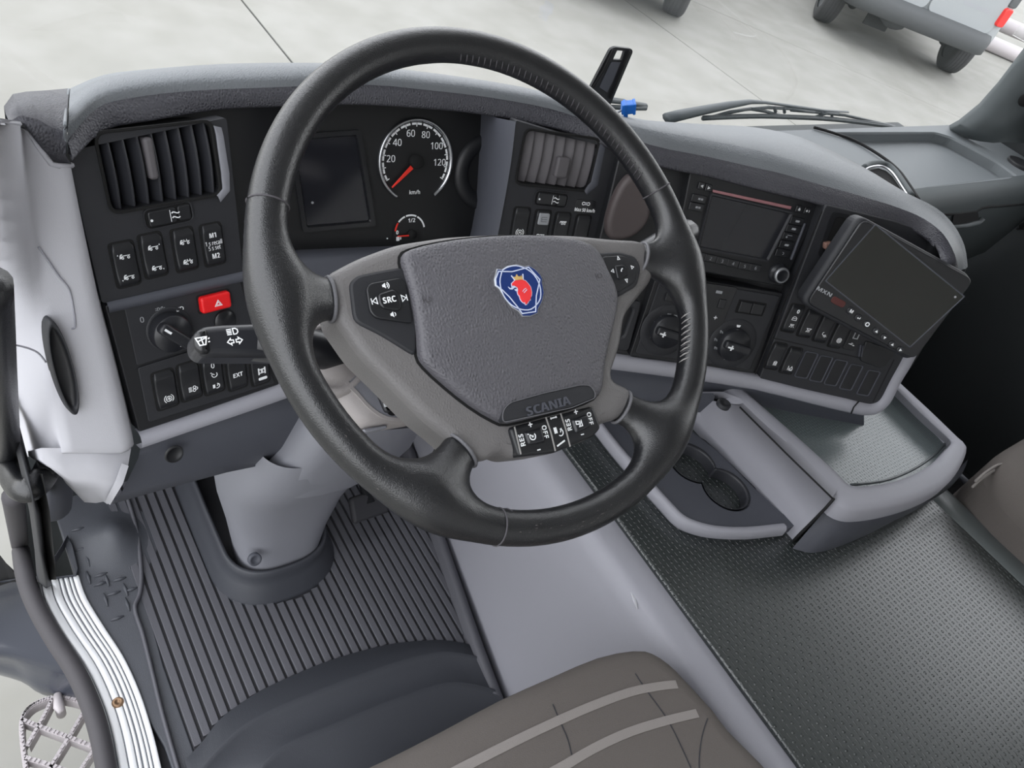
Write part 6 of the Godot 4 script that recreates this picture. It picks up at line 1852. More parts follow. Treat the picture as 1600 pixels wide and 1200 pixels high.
func column() -> void:
	var a := 0.59645
	PW = Transform3D(Basis(Vector3.RIGHT, Vector3(0, sin(a), -cos(a)), Vector3(0, cos(a), sin(a))), Vector3(0, 0.9, 0))
	var o := thing("steering_column", Vector3(0, 0.0, -0.33), "grey steering column rising from the mat, with stalks and lock switch under the wheel", "steering column")
	# lower tower
	var s := Shape.new()
	var rows := []
	for q in [[0.0, -0.325, 0.068, 0.058], [0.05, -0.330, 0.072, 0.062], [0.12, -0.337, 0.083, 0.068], [0.2, -0.338, 0.1, 0.076], [0.28, -0.325, 0.112, 0.086], [0.35, -0.30, 0.108, 0.09], [0.42, -0.28, 0.09, 0.08]]:
		var row := []
		for k in 40:
			var w := TAU * k / 40
			var cx := cos(w)
			var cz := sin(w)
			row.append(Vector3(signf(cx) * pow(absf(cx), 0.62) * q[2] - 0.008, q[0], q[1] + signf(cz) * pow(absf(cz), 0.72) * q[3]))
		rows.append(row)
	s.loft(rows, true)
	obj("tower", s, M.tower, o)
	s = Shape.new()
	s.loft([
		[Vector3(-0.0892, 0.364, -0.27), Vector3(-0.092, 0.376, -0.25), Vector3(-0.085, 0.3766, -0.235), Vector3(-0.056, 0.3298, -0.222), Vector3(-0.031, 0.3215, -0.219), Vector3(-0.0069, 0.3174, -0.218), Vector3(0.0435, 0.3061, -0.222), Vector3(0.123, 0.2822, -0.25), Vector3(0.205, 0.2499, -0.3)],
		[Vector3(-0.078, 0.3775, -0.268), Vector3(-0.0809, 0.3957, -0.245), Vector3(-0.0774, 0.4014, -0.227), Vector3(-0.0542, 0.3757, -0.21), Vector3(-0.0313, 0.3676, -0.208), Vector3(-0.006, 0.3648, -0.207), Vector3(0.0418, 0.3533, -0.21), Vector3(0.1188, 0.3239, -0.24), Vector3(0.2013, 0.2868, -0.29)],
		[Vector3(-0.0659, 0.4169, -0.26), Vector3(-0.0673, 0.4405, -0.23), Vector3(-0.0609, 0.4416, -0.215), Vector3(-0.0464, 0.4346, -0.196), Vector3(-0.0238, 0.4276, -0.195), Vector3(0.0015, 0.4265, -0.194), Vector3(0.0496, 0.4163, -0.198), Vector3(0.1207, 0.3815, -0.23), Vector3(0.1976, 0.3419, -0.28)],
		[Vector3(-0.0479, 0.4977, -0.24), Vector3(-0.0492, 0.5129, -0.22), Vector3(-0.0488, 0.5254, -0.2), Vector3(-0.0407, 0.5372, -0.175), Vector3(-0.0215, 0.5333, -0.17), Vector3(0.0051, 0.5284, -0.168), Vector3(0.0551, 0.5174, -0.17), Vector3(0.1078, 0.4873, -0.2), Vector3(0.1801, 0.44, -0.25)]])
	obj("upper_cover", s, M.tower, o)
	s = Shape.new()
	lathe(s, [Vector2(0.0, 0.002), Vector2(0.006, 0.002), Vector2(0.0085, 0.005), Vector2(0.011, 0.002), Vector2(0.011, -0.004)], Transform3D(Basis(Vector3.RIGHT, Vector3(0, 0.8, -0.6), Vector3(0, 0.6, 0.8)), Vector3(-0.0756, 0.1204, -0.262)), 18)
	obj("screw_boss", s, M.bolster, o)
	# shroud right under the wheel
	s = Shape.new()
	plate(s, rounded([Vector2(-0.1566, -0.0012), Vector2(-0.1375, 0.0021), Vector2(-0.1073, 0.0246), Vector2(-0.0518, 0.0406), Vector2(0.0339, 0.0426), Vector2(0.1062, 0.0204), Vector2(0.1246, -0.0234), Vector2(0.0895, -0.0715), Vector2(0.0169, -0.0952), Vector2(-0.055, -0.0956), Vector2(-0.0785, -0.0947), Vector2(-0.1364, -0.0895), Vector2(-0.1506, -0.0629), Vector2(-0.1564, -0.0342)], 0.012, 4), PW, -0.12, -0.075, 0.014, 4)
	var sh := obj("shroud", s, M.column, o, "dusty grey column shroud")
	s = Shape.new()
	plate(s, rounded([Vector2(-0.122, -0.0802), Vector2(-0.0328, -0.0957), Vector2(0.0107, -0.0996), Vector2(-0.0328, -0.14), Vector2(-0.0876, -0.1371), Vector2(-0.1201, -0.1161)], 0.01, 3), PW, -0.2, -0.125, 0.006, 3)
	obj("under_cover", s, M.bolster, o)
	s = Shape.new()
	plate(s, rounded([Vector2(-0.1364, -0.0886), Vector2(-0.1135, -0.0904), Vector2(-0.1151, -0.0934), Vector2(-0.135, -0.0918)], 0.002, 2), PW, -0.1, -0.08, 0.002)
	obj("release_tab", s, M.tower, o)
	# thumb hollow with the lock switch
	s = Shape.new()
	var hol := catmull([Vector2(-0.1381, -0.0424), Vector2(-0.1308, -0.0395), Vector2(-0.1237, -0.0432), Vector2(-0.1156, -0.0562), Vector2(-0.1072, -0.0727), Vector2(-0.1005, -0.0868), Vector2(-0.1077, -0.0862), Vector2(-0.1173, -0.0816), Vector2(-0.1263, -0.0717), Vector2(-0.1339, -0.0577), Vector2(-0.1394, -0.0488)], 3, true)
	frame(s, inset(ccw(hol), -0.0035), hol, PW, -0.0755, -0.0735, -0.0745, 0.0008)
	obj("hollow_rim", s, M.column, sh)
	s = Shape.new()
	plate(s, ccw(hol), PW, -0.075, -0.0743, 0.0, 1)
	obj("hollow", s, M.tower, sh)
	s = Shape.new()
	plate(s, rounded([Vector2(-0.1183, -0.0491), Vector2(-0.1147, -0.051), Vector2(-0.1047, -0.0781), Vector2(-0.1038, -0.0834), Vector2(-0.1092, -0.0849), Vector2(-0.1135, -0.0828), Vector2(-0.1189, -0.0569)], 0.004, 3), PW, -0.075, -0.0735, 0.0004, 1)
	obj("switch_slot", s, M.hole, sh)
	s = Shape.new()
	plate(s, rounded([Vector2(-0.119, -0.0505), Vector2(-0.1161, -0.0528), Vector2(-0.1089, -0.0729), Vector2(-0.1097, -0.0795), Vector2(-0.1139, -0.0813), Vector2(-0.117, -0.0795), Vector2(-0.1201, -0.0581)], 0.004, 3), PW, -0.074, -0.070, 0.0015, 2)
	var lk := obj("lock_switch", s, M.knob, sh, "slim switch with open and closed padlock signs")
	for k in 2:
		var c: Vector2 = [Vector2(-0.1159, -0.0626), Vector2(-0.115, -0.0734)][k]
		icon("marking", [["f", Vector2(-1.6, -2), Vector2(1.6, -2), Vector2(1.6, 0.6), Vector2(-1.6, 0.6)], [Vector2(-1.2, 0.6), Vector2(-1.2, 2.0), Vector2(1.2, 2.0), Vector2(1.2, 0.6 if k == 1 else 1.4)]], c, on(PW, Vector2.ZERO), lk, 0.0013, 0.0008, -0.0699)
	# stalk boot and the left stalk
	s = Shape.new()
	lathe(s, [Vector2(0.034, -0.012), Vector2(0.032, 0.002), Vector2(0.026, 0.006), Vector2(0.024, 0.003), Vector2(0.018, 0.008), Vector2(0.0, 0.010)], on(PW, Vector2(-0.1475, -0.0261), -0.078), 28)
	obj("stalk_boot", s, M.column, sh)
	var pt := func(x: Vector2, h: float) -> Vector3: return PW * Vector3(x.x, x.y, h)
	s = Shape.new()
	tube(s, [pt.call(Vector2(-0.1381, -0.0213), -0.08), pt.call(Vector2(-0.1575, -0.0183), -0.072), pt.call(Vector2(-0.173, -0.0126), -0.07), pt.call(Vector2(-0.2081, -0.0008), -0.07)], [0.015, 0.0165, 0.0165, 0.0165], 16)
	var sk := obj("stalk", s, M.knob, o, "black indicator stalk with light and arrow signs")
	s = Shape.new()
	plate(s, rounded([Vector2(-0.1809, 0.0069), Vector2(-0.2054, 0.01), Vector2(-0.2321, 0.0135), Vector2(-0.2453, 0.0143), Vector2(-0.2532, 0.0083), Vector2(-0.2548, -0.0016), Vector2(-0.2509, -0.0077), Vector2(-0.2383, -0.0106), Vector2(-0.2123, -0.0157), Vector2(-0.1885, -0.0208)], 0.009, 3), PW, -0.084, -0.057, 0.006, 3, true)
	obj("grip", s, M.knob, sk)
	s = Shape.new()
	plate(s, rounded([Vector2(-0.2427, 0.0119), Vector2(-0.25, 0.0117), Vector2(-0.2539, 0.007), Vector2(-0.2551, -0.001), Vector2(-0.2527, -0.0058), Vector2(-0.2449, -0.0074)], 0.004, 3), PW, -0.075, -0.0545, 0.004, 3)
	obj("end_button", s, M.gloss, sk, "end button with a wiper sign")
	icon("marking", [[Vector2(-3, 2), Vector2(3, 2), Vector2(1.6, -2.4), Vector2(-1.6, -2.4), true], [Vector2(-2, 0), Vector2(2.6, 1.4)], [Vector2(0, 2), Vector2(0.4, -2.4)], [Vector2(3.6, 0.4), Vector2(4.4, 1.2)], [Vector2(3.2, -1.2), Vector2(4.2, -1.0)]], Vector2(-0.2494, 0.0025), PW * Transform3D(Basis(Vector3.BACK, 0.0), Vector3.ZERO), sk, 0.0013, 0.0009, -0.0544)
	icon("marking", [[Vector2(0, 1.8), Vector2(0, -1.8), Vector2(1.6, -1.8), Vector2(2.8, -0.8), Vector2(2.8, 0.8), Vector2(1.6, 1.8), true], [Vector2(-4, 1.6), Vector2(-1, 1.6)], [Vector2(-4, 0.5), Vector2(-1, 0.5)], [Vector2(-4, -0.5), Vector2(-1, -0.5)], [Vector2(-4, -1.6), Vector2(-1, -1.6)]], Vector2(-0.2252, 0.0061), PW, sk, 0.0012, 0.0008, -0.0569)
	icon("marking", [[Vector2(-0.8, 0.9), Vector2(-2.4, 0.9), Vector2(-2.4, 2), Vector2(-4.6, 0), Vector2(-2.4, -2), Vector2(-2.4, -0.9), Vector2(-0.8, -0.9), true], [Vector2(0.8, 0.9), Vector2(2.4, 0.9), Vector2(2.4, 2), Vector2(4.6, 0), Vector2(2.4, -2), Vector2(2.4, -0.9), Vector2(0.8, -0.9), true]], Vector2(-0.2257, -0.0013), PW, sk, 0.0012, 0.0008, -0.0569)
	# right stalk, its tip past the rim
	s = Shape.new()
	tube(s, [pt.call(Vector2(0.1183, -0.0184), -0.08), pt.call(Vector2(0.2145, 0.0145), -0.062), pt.call(Vector2(0.2655, 0.0276), -0.056), pt.call(Vector2(0.2951, 0.0321), -0.055), pt.call(Vector2(0.3031, 0.0328), -0.055)], [0.012, 0.013, 0.0145, 0.014, 0.009], 14)
	obj("stalk", s, M.knob, o, "right stalk mostly behind the rim")

func wheel() -> void:
	var o := thing("steering_wheel", Vector3(0, 0.9, 0), "worn black leather four-spoke steering wheel with a blue and red emblem on its hub", "steering wheel")
	# leather: rim and the roots of four spokes flowing into each other
	var ends := [[Vector2(-0.1637, 0.0086), Vector2(-0.2201, 0.0165)], [Vector2(0.1624, 0.0014), Vector2(0.2252, -0.0346)], [Vector2(-0.0913, -0.1274), Vector2(-0.1397, -0.1511)], [Vector2(0.0832, -0.1325), Vector2(0.1301, -0.1791)]]
	var seg := []
	for e in ends:
		var p: Vector2 = e[0]
		var q: Vector2 = e[1]
		var dir := (q - p).normalized()
		# carry the segment on to the rim's own circle
		var b := p.dot(dir)
		var f := -b + sqrt(maxf(b * b - p.length_squared() + 0.196 * 0.196, 0.0))
		seg.append([Vector3(p.x, p.y, -0.011), Vector3(p.x + dir.x * f, p.y + dir.y * f, 0.0), dir])
	var field := func(p: Vector3) -> float:
		var l := Vector2(p.x, p.y).length()
		var d := sqrt((l - 0.2104) * (l - 0.2104) + p.z * p.z) - 0.0146
		if l < 0.06 or l > 0.24: return d
		for e in seg:
			var a: Vector3 = e[0]
			var ab: Vector3 = e[1] - a
			var pa := p - a
			if pa.length_squared() > 0.02: continue
			var h := clampf(pa.dot(ab) / ab.length_squared(), -0.3, 1.0)
			var c := pa - ab * h
			var dir: Vector2 = e[2]
			var across := c.x * -dir.y + c.y * dir.x
			var along := c.x * dir.x + c.y * dir.y
			# flat oval section
			var q := sqrt(across * across * 0.62 + along * along + c.z * c.z * 1.25) - 0.0125
			var lead := pa.x * dir.x + pa.y * dir.y   # cut straight at the seam
			d = smin(d, maxf(q, -0.001 - lead), 0.036)
		return d
	var s := Shape.new()
	nets(s, Vector3(-0.236, -0.236, -0.030), Vector3(0.236, 0.236, 0.024), 0.0033, field, PW)
	var rim := obj("rim", s, M.leather, o, "black leather rim worn shiny and scuffed")
	# leather seams across the rim
	for c in [Vector2(-0.197, 0.0818), Vector2(0.203, 0.0649), Vector2(-0.0856, -0.1937), Vector2(0.0852, -0.1897)]:
		s = Shape.new()
		var u: Vector2 = c.normalized()
		var ring := []
		for k in 24:
			var w := TAU * k / 24
			ring.append(PW * Vector3(u.x * (0.2104 + cos(w) * 0.0147), u.y * (0.2104 + cos(w) * 0.0147), sin(w) * 0.0147))
		tube(s, ring, 0.0008, 6, true, Vector2.ONE, PW.basis.z)
		obj("leather_seam", s, M.thread_dark, rim)
	# stitches along the inner side
	for span in [[88.0, 22.0, false], [-3.0, -32.0, true], [-43.0, -62.0, true], [-112.0, -122.0, true]]:
		s = Shape.new()
		var n := int(absf(span[0] - span[1]) / 1.75)
		for k in n:
			var w := deg_to_rad(lerpf(span[0], span[1], float(k) / n))
			var pts := []
			for j in 3:
				var v := deg_to_rad(168.0 - 20.0 * (j - 1))
				var w2 := w + (j - 1) * 0.009
				var r := 0.2104 + cos(v) * 0.0149
				pts.append(PW * Vector3(cos(w2) * r, sin(w2) * r, sin(v) * 0.0149))
			tube(s, pts, [0.0004, 0.0007, 0.0004], 5)
		obj("stitching", s, M.thread_dark, rim)
	s = Shape.new()
	for k in 34:
		var w := deg_to_rad(lerpf(-4.0, -60.0, k / 33.0))
		if w < deg_to_rad(-33) and w > deg_to_rad(-42): continue
		var pts := []
		for j in 3:
			var v := deg_to_rad(166.0 - 20.0 * (j - 1))
			var w2 := w + (j - 1) * 0.010
			var r := 0.2104 + cos(v) * 0.0151
			pts.append(PW * Vector3(cos(w2) * r, sin(w2) * r, sin(v) * 0.0151))
		tube(s, pts, [0.0004, 0.0008, 0.0004], 5)
	obj("stitching", s, M.thread, rim)
	# pale wear on the lower rim
	s = Shape.new()
	for k in 90:
		var w := deg_to_rad(rng.randf_range(-112, -58)) if k % 3 else deg_to_rad(rng.randf_range(205, 240))
		var v := deg_to_rad(rng.randf_range(35, 100))
		var r := 0.2104 + cos(v) * 0.0146
		var z := sin(v) * 0.0146
		var n := Vector3(cos(w) * cos(v), sin(w) * cos(v), sin(v))
		var c := Vector3(cos(w) * r, sin(w) * r, z)
		var e := Vector3(-sin(w), cos(w), 0) * rng.randf_range(0.0006, 0.002)
		var g := n.cross(e.normalized()) * rng.randf_range(0.0003, 0.0009)
		s.tri(PW * (c - e + n * 0.00012), PW * (c + g + n * 0.00012), PW * (c + e + n * 0.00012))
	var wear := obj("scuff", s, mat(Color8(92, 88, 88), 0.8), rim, "pale scuff marks")
	wear.set_meta("kind", "stuff")

	# hub frame between the spokes
	s = Shape.new()
	plate(s, rounded([Vector2(-0.1619, 0.0265), Vector2(-0.134, 0.0361), Vector2(-0.0986, 0.0436), Vector2(-0.0503, 0.045), Vector2(0.0147, 0.0413), Vector2(0.0858, 0.0323), Vector2(0.1316, 0.0238), Vector2(0.1646, 0.019), Vector2(0.1811, 0.0106), Vector2(0.1795, -0.0065), Vector2(0.1649, -0.0245), Vector2(0.142, -0.0368), Vector2(0.1174, -0.0508), Vector2(0.1016, -0.0781), Vector2(0.0763, -0.105), Vector2(0.0966, -0.118), Vector2(0.1003, -0.1275), Vector2(0.0927, -0.138), Vector2(0.0746, -0.1422), Vector2(0.0512, -0.1413), Vector2(0.0382, -0.151), Vector2(-0.0109, -0.153), Vector2(-0.0468, -0.1466), Vector2(-0.0573, -0.1394), Vector2(-0.0771, -0.1415), Vector2(-0.0912, -0.1324), Vector2(-0.1022, -0.115), Vector2(-0.1173, -0.0968), Vector2(-0.1408, -0.0581), Vector2(-0.1533, -0.0395), Vector2(-0.1606, -0.0203), Vector2(-0.1649, -0.0087), Vector2(-0.1627, 0.0097)], 0.012, 4), PW, -0.04, -0.004, 0.009, 4)
	obj("hub_frame", s, M.hub_trim, o, "grey textured hub frame, dusty towards the lower left")
	# trim collars where leather meets the frame
	for e in seg:
		s = Shape.new()
		var p: Vector3 = e[0]
		var d: Vector2 = e[2]
		var path := []
		for k in 28:
			var w := TAU * k / 28
			path.append(PW * (p + Vector3(-d.y, d.x, 0) * cos(w) * 0.0168 + Vector3(0, 0, sin(w) * 0.0122)))
		tube(s, path, 0.0016, 8, true, Vector2.ONE, PW.basis * Vector3(d.x, d.y, 0))
		obj("collar", s, M.hub, o)
	# airbag pad
	var pad := catmull([Vector2(-0.1004, 0.0308), Vector2(-0.0917, 0.0351), Vector2(-0.0642, 0.0379), Vector2(-0.0329, 0.0384), Vector2(0.0063, 0.0367), Vector2(0.0403, 0.0327), Vector2(0.0682, 0.0274), Vector2(0.0901, 0.0196), Vector2(0.0992, 0.0099), Vector2(0.103, -0.0054), Vector2(0.1064, -0.022), Vector2(0.1047, -0.0367), Vector2(0.0936, -0.0546), Vector2(0.0772, -0.076), Vector2(0.0634, -0.0972), Vector2(0.0569, -0.11), Vector2(0.0472, -0.1173), Vector2(0.0209, -0.1194), Vector2(-0.0144, -0.1189), Vector2(-0.0473, -0.1175), Vector2(-0.0595, -0.1119), Vector2(-0.0775, -0.0955), Vector2(-0.0947, -0.075), Vector2(-0.1075, -0.0569), Vector2(-0.1101, -0.0472), Vector2(-0.1068, -0.0314), Vector2(-0.103, -0.0011), Vector2(-0.1024, 0.0207)], 2, true)
	s = Shape.new()
	s.t = PW
	var rows := []
	var pp := ccw(pad)
	var mid := Vector2.ZERO
	for p in pp: mid += p
	mid /= pp.size()
	for q in [[0.0, -0.012, 0.0], [0.0, 0.001, 0.0], [0.0008, 0.0035, 0.0], [0.003, 0.0055, 0.0], [0.007, 0.007, 0.0], [0.0, 0.0088, 0.25], [0.0, 0.0100, 0.5], [0.0, 0.0106, 0.75], [0.0, 0.0108, 0.99]]:
		var row := []
		var ins := inset(pp, q[0] if q[2] == 0.0 else 0.007)
		for p in ins:
			var c: Vector2 = (p as Vector2).lerp(mid, q[2])
			row.append(Vector3(c.x, c.y, q[1]))
		rows.append(row)
	s.loft(rows, true)
	s.fan(rows[-1])
	obj("airbag_pad", s, M.pad, o, "grained dark grey airbag pad")
	# dark gap round the pad
	s = Shape.new()
	plate(s, inset(pp, -0.0022), PW, -0.01, -0.0032, 0.0, 1)
	obj("pad_gap", s, M.hole, o)
	# name plaque
	s = Shape.new()
	var pq := rounded([Vector2(-0.0592, -0.1155), Vector2(-0.0562, -0.1067), Vector2(-0.0475, -0.1018), Vector2(-0.0122, -0.1016), Vector2(0.0284, -0.1032), Vector2(0.0392, -0.1061), Vector2(0.0416, -0.1136), Vector2(0.0393, -0.1177), Vector2(0.0119, -0.1199)], 0.004, 4)
	plate(s, pq, PW, 0.002, 0.0088, 0.0012, 2)
	var pl := obj("plaque", s, M.panel, o)
	s = Shape.new()
	stroke(s, pq, 0.0007, PW, 0.0086, true, 0.0006)
	obj("plaque_edge", s, M.hub, pl)
	var base := Vector2(-0.0324, -0.1128)
	var e2 := Vector2(0.0101, -0.1133)
	var nm := lettering("SCANIA", 0.0072, PW * Transform3D(Basis(Vector3.BACK, (e2 - base).angle()), Vector3(((base + e2) / 2).x, ((base + e2) / 2).y, 0.0092)), M.bolster, pl, "lettering", true, 1.28, 0.0012)
	# horn signs
	for k in 2:
		var c: Vector2 = [Vector2(-0.094, -0.0077), Vector2(0.0857, -0.0124)][k]
		icon("horn_sign", [[Vector2(-3, 0), Vector2(-1, 0)], [Vector2(-3, 2), Vector2(-3, -2)], [Vector2(-1, 1.4), Vector2(-1, -1.4), Vector2(1, -1.4)], arc_pts(Vector2(1, 0), 1.4, -90, 90)], c, PW, o, 0.0013, 0.0006, 0.0075 + 0.0006, M.thread_dark)
	emblem(o)
	# left key group
	s = Shape.new()
	plate(s, rounded([Vector2(-0.1489, 0.0163), Vector2(-0.1407, 0.0212), Vector2(-0.1199, 0.0225), Vector2(-0.0996, 0.023), Vector2(-0.1026, -0.0213), Vector2(-0.1117, -0.0484), Vector2(-0.1349, -0.0269), Vector2(-0.1538, -0.0127)], 0.006, 3), PW, -0.012, -0.0015, 0.002, 2)
	var pod := obj("key_pod", s, M.panel, o)
	s = Shape.new()
	plate(s, rounded([Vector2(-0.1382, 0.0095), Vector2(-0.1339, 0.0134), Vector2(-0.1073, 0.0144), Vector2(-0.1042, 0.0098), Vector2(-0.1076, -0.0228), Vector2(-0.1367, -0.0138), Vector2(-0.1404, -0.0082)], 0.004, 3), PW, -0.004, 0.001, 0.001)
	var kp := obj("key_plate", s, M.key, pod, "four-way audio key plate")
	s = Shape.new()
	plate(s, rounded([Vector2(-0.1307, 0.004), Vector2(-0.117, 0.0061), Vector2(-0.1136, 0.0026), Vector2(-0.1141, -0.0097), Vector2(-0.118, -0.0116), Vector2(-0.1299, -0.0077), Vector2(-0.132, -0.0038)], 0.003, 3), PW, 0.0, 0.0028, 0.0014)
	obj("centre_key", s, M.gloss, kp)
	lettering("SRC", 0.0036, on(PW, Vector2(-0.1231, -0.002), 0.0031, 0.02), M.print, kp, "lettering", true)
	icon("marking", [["f", Vector2(-2, 0.8), Vector2(-1, 0.8), Vector2(0.4, 2), Vector2(0.4, -2), Vector2(-1, -0.8), Vector2(-2, -0.8)], arc_pts(Vector2(0.6, 0), 1.4, -60, 60), arc_pts(Vector2(0.6, 0), 2.6, -60, 60)], Vector2(-0.1227, 0.0096), PW, kp, 0.0011, 0.0006, 0.0011)
	icon("marking", [["f", Vector2(-2, 0.8), Vector2(-1, 0.8), Vector2(0.4, 2), Vector2(0.4, -2), Vector2(-1, -0.8), Vector2(-2, -0.8)], arc_pts(Vector2(0.6, 0), 1.4, -60, 60)], Vector2(-0.1226, -0.0133), PW, kp, 0.0011, 0.0006, 0.0011)
	icon("marking", [[Vector2(1.6, 2), Vector2(1.6, -2), Vector2(-1.4, 0), true], [Vector2(-2, 2), Vector2(-2, -2)]], Vector2(-0.1345, -0.0008), PW, kp, 0.0012, 0.0007, 0.0011)
	icon("marking", [[Vector2(-1.6, 2), Vector2(-1.6, -2), Vector2(1.4, 0), true], [Vector2(2, 2), Vector2(2, -2)]], Vector2(-0.1096, -0.0021), PW, kp, 0.0012, 0.0007, 0.0011)
	# right key group
	s = Shape.new()
	plate(s, rounded([Vector2(0.098, 0.0107), Vector2(0.1269, 0.0087), Vector2(0.1463, 0.0013), Vector2(0.1485, -0.0105), Vector2(0.1366, -0.0269), Vector2(0.1104, -0.0332), Vector2(0.1066, -0.0301)], 0.005, 3), PW, -0.012, 0.0005, 0.002, 2)
	pod = obj("key_pod", s, M.panel, o)
	s = Shape.new()
	plate(s, rounded([Vector2(0.1019, 0.0062), Vector2(0.1277, 0.0044), Vector2(0.1388, -0.002), Vector2(0.1415, -0.0125), Vector2(0.1338, -0.023), Vector2(0.1092, -0.0296), Vector2(0.1055, -0.0265)], 0.004, 3), PW, -0.002, 0.002, 0.001)
	kp = obj("key_plate", s, M.key, pod, "four-way telephone key plate")
	s = Shape.new()
	plate(s, rounded([Vector2(0.1131, -0.0045), Vector2(0.124, -0.0046), Vector2(0.1285, -0.0103), Vector2(0.1253, -0.0161), Vector2(0.1151, -0.0185), Vector2(0.1116, -0.0168)], 0.002, 3), PW, 0.001, 0.0038, 0.0012)
	obj("centre_key", s, M.gloss, kp)
	icon("marking", [arc_pts(Vector2(1.4, -1.4), 2.6, 95, 175)], Vector2(0.1194, -0.01), PW, kp, 0.0012, 0.0011, 0.0039)
	var tri := [[Vector2(-1.2, -1), Vector2(1.2, -1), Vector2(0, 1.4), true]]
	icon("marking", tri, Vector2(0.1209, 0.0021), PW, kp, 0.0013, 0.0006, 0.0021)
	icon("marking", [[Vector2(-1.2, 1), Vector2(1.2, 1), Vector2(0, -1.4), true]], Vector2(0.123, -0.0202), PW, kp, 0.0013, 0.0006, 0.0021)
	icon("marking", [[Vector2(1, -1.2), Vector2(1, 1.2), Vector2(-1.4, 0), true]], Vector2(0.1091, -0.009), PW, kp, 0.0013, 0.0006, 0.0021)
	icon("marking", [[Vector2(-1, -1.2), Vector2(-1, 1.2), Vector2(1.4, 0), true]], Vector2(0.1353, -0.0086), PW, kp, 0.0013, 0.0006, 0.0021)
	# lower key strip for speed control
	s = Shape.new()
	plate(s, rounded([Vector2(-0.0484, -0.121), Vector2(0.0427, -0.1238), Vector2(0.0449, -0.1442), Vector2(0.0337, -0.1495), Vector2(-0.0124, -0.1522), Vector2(-0.048, -0.1459)], 0.004, 3), PW, -0.012, 0.0005, 0.003, 3)
	pod = obj("key_strip", s, M.key, o, "lower strip of speed control keys")
	var rot := (Vector2(0.0427, -0.1238) - Vector2(-0.0484, -0.121)).angle()
	for k in 2:
		s = Shape.new()
		plate(s, rounded([[Vector2(-0.0371, -0.1281), Vector2(-0.019, -0.1283), Vector2(-0.0196, -0.1414), Vector2(-0.0364, -0.1392)], [Vector2(0.0137, -0.1296), Vector2(0.0323, -0.1294), Vector2(0.031, -0.1407), Vector2(0.0141, -0.1422)]][k], 0.002, 2), PW, 0.0, 0.0032, 0.0022)
		var ck := obj("centre_key", s, M.knob, pod)
		icon("marking", [[arc_pts(Vector2.ZERO, 2.2, -220, 40), [Vector2(0, 0), Vector2(-1.8, 1.5)], [Vector2(-3.6, 2.2), Vector2(-2.4, 2.0)], ["f", Vector2(-0.7, -0.7), Vector2(0.7, -0.7), Vector2(0.7, 0.7), Vector2(-0.7, 0.7)]], [[Vector2(-2, 2), Vector2(-2, 0), Vector2(0, -0.4), Vector2(1, 1.4), true], [Vector2(0, -2), Vector2(2.6, -2), Vector2(2.6, 1.4), true]]][k], [Vector2(-0.0311, -0.1333), Vector2(0.0189, -0.1347)][k], on(PW, Vector2.ZERO, 0), ck, 0.0013, 0.0009, 0.0033)
		var off: Array = [[Vector2(-0.0283, -0.1238), Vector2(-0.027, -0.145), Vector2(-0.0405, -0.1338), Vector2(-0.0158, -0.1329)], [Vector2(0.0215, -0.1246), Vector2(0.0215, -0.1441), Vector2(0.0102, -0.1333), Vector2(0.0345, -0.1335)]][k]
		lettering("+", 0.0062, on(PW, off[0], 0.0007, rot), M.print, pod, "lettering", true)
		lettering("–", 0.0056, on(PW, off[1], 0.0007, rot), M.print, pod, "lettering", true)
		lettering("RES", 0.0042, on(PW, off[2], 0.0007, rot + PI / 2), M.print, pod, "lettering", true)
		lettering("OFF", 0.0038, on(PW, off[3], 0.0007, rot - PI / 2), M.print, pod, "lettering", true)
	for c in [[Vector2(-0.011, -0.1213), Vector2(-0.0103, -0.1349), Vector2(-0.0112, -0.1508)], [Vector2(0.0051, -0.1218), Vector2(0.0057, -0.1356), Vector2(0.005, -0.1512)], [Vector2(-0.0441, -0.1215), Vector2(-0.0447, -0.1327), Vector2(-0.0455, -0.1444)]]: 
		s = Shape.new()
		stroke(s, c, 0.0012, PW, 0.0005, false, 0.0006)
		obj("divider", s, M.thread, pod)
	icon("marking", [["f", Vector2(-3, -1), Vector2(-0.6, -1), Vector2(-0.6, 3), Vector2(-3, 3)], arc_pts(Vector2(1.6, -1.2), 2.2, -140, 90), [Vector2(1.6, -1.2), Vector2(3.2, 1.4)]], Vector2(-0.0028, -0.1357), PW, pod, 0.0013, 0.0008, 0.0007)
	icon("marking", [[Vector2(-2, 0), Vector2(2, 0)], [Vector2(-2.6, 0.8), Vector2(-2.6, -0.8)], [Vector2(2.6, 0.8), Vector2(2.6, -0.8)]], Vector2(-0.0034, -0.1237), PW, pod, 0.0011, 0.0011, 0.0007)
	icon("marking", [[Vector2(-4, -0.6), Vector2(4, 1.6)]], Vector2(-0.0034, -0.1467), PW, pod, 0.0012, 0.0014, 0.0007)

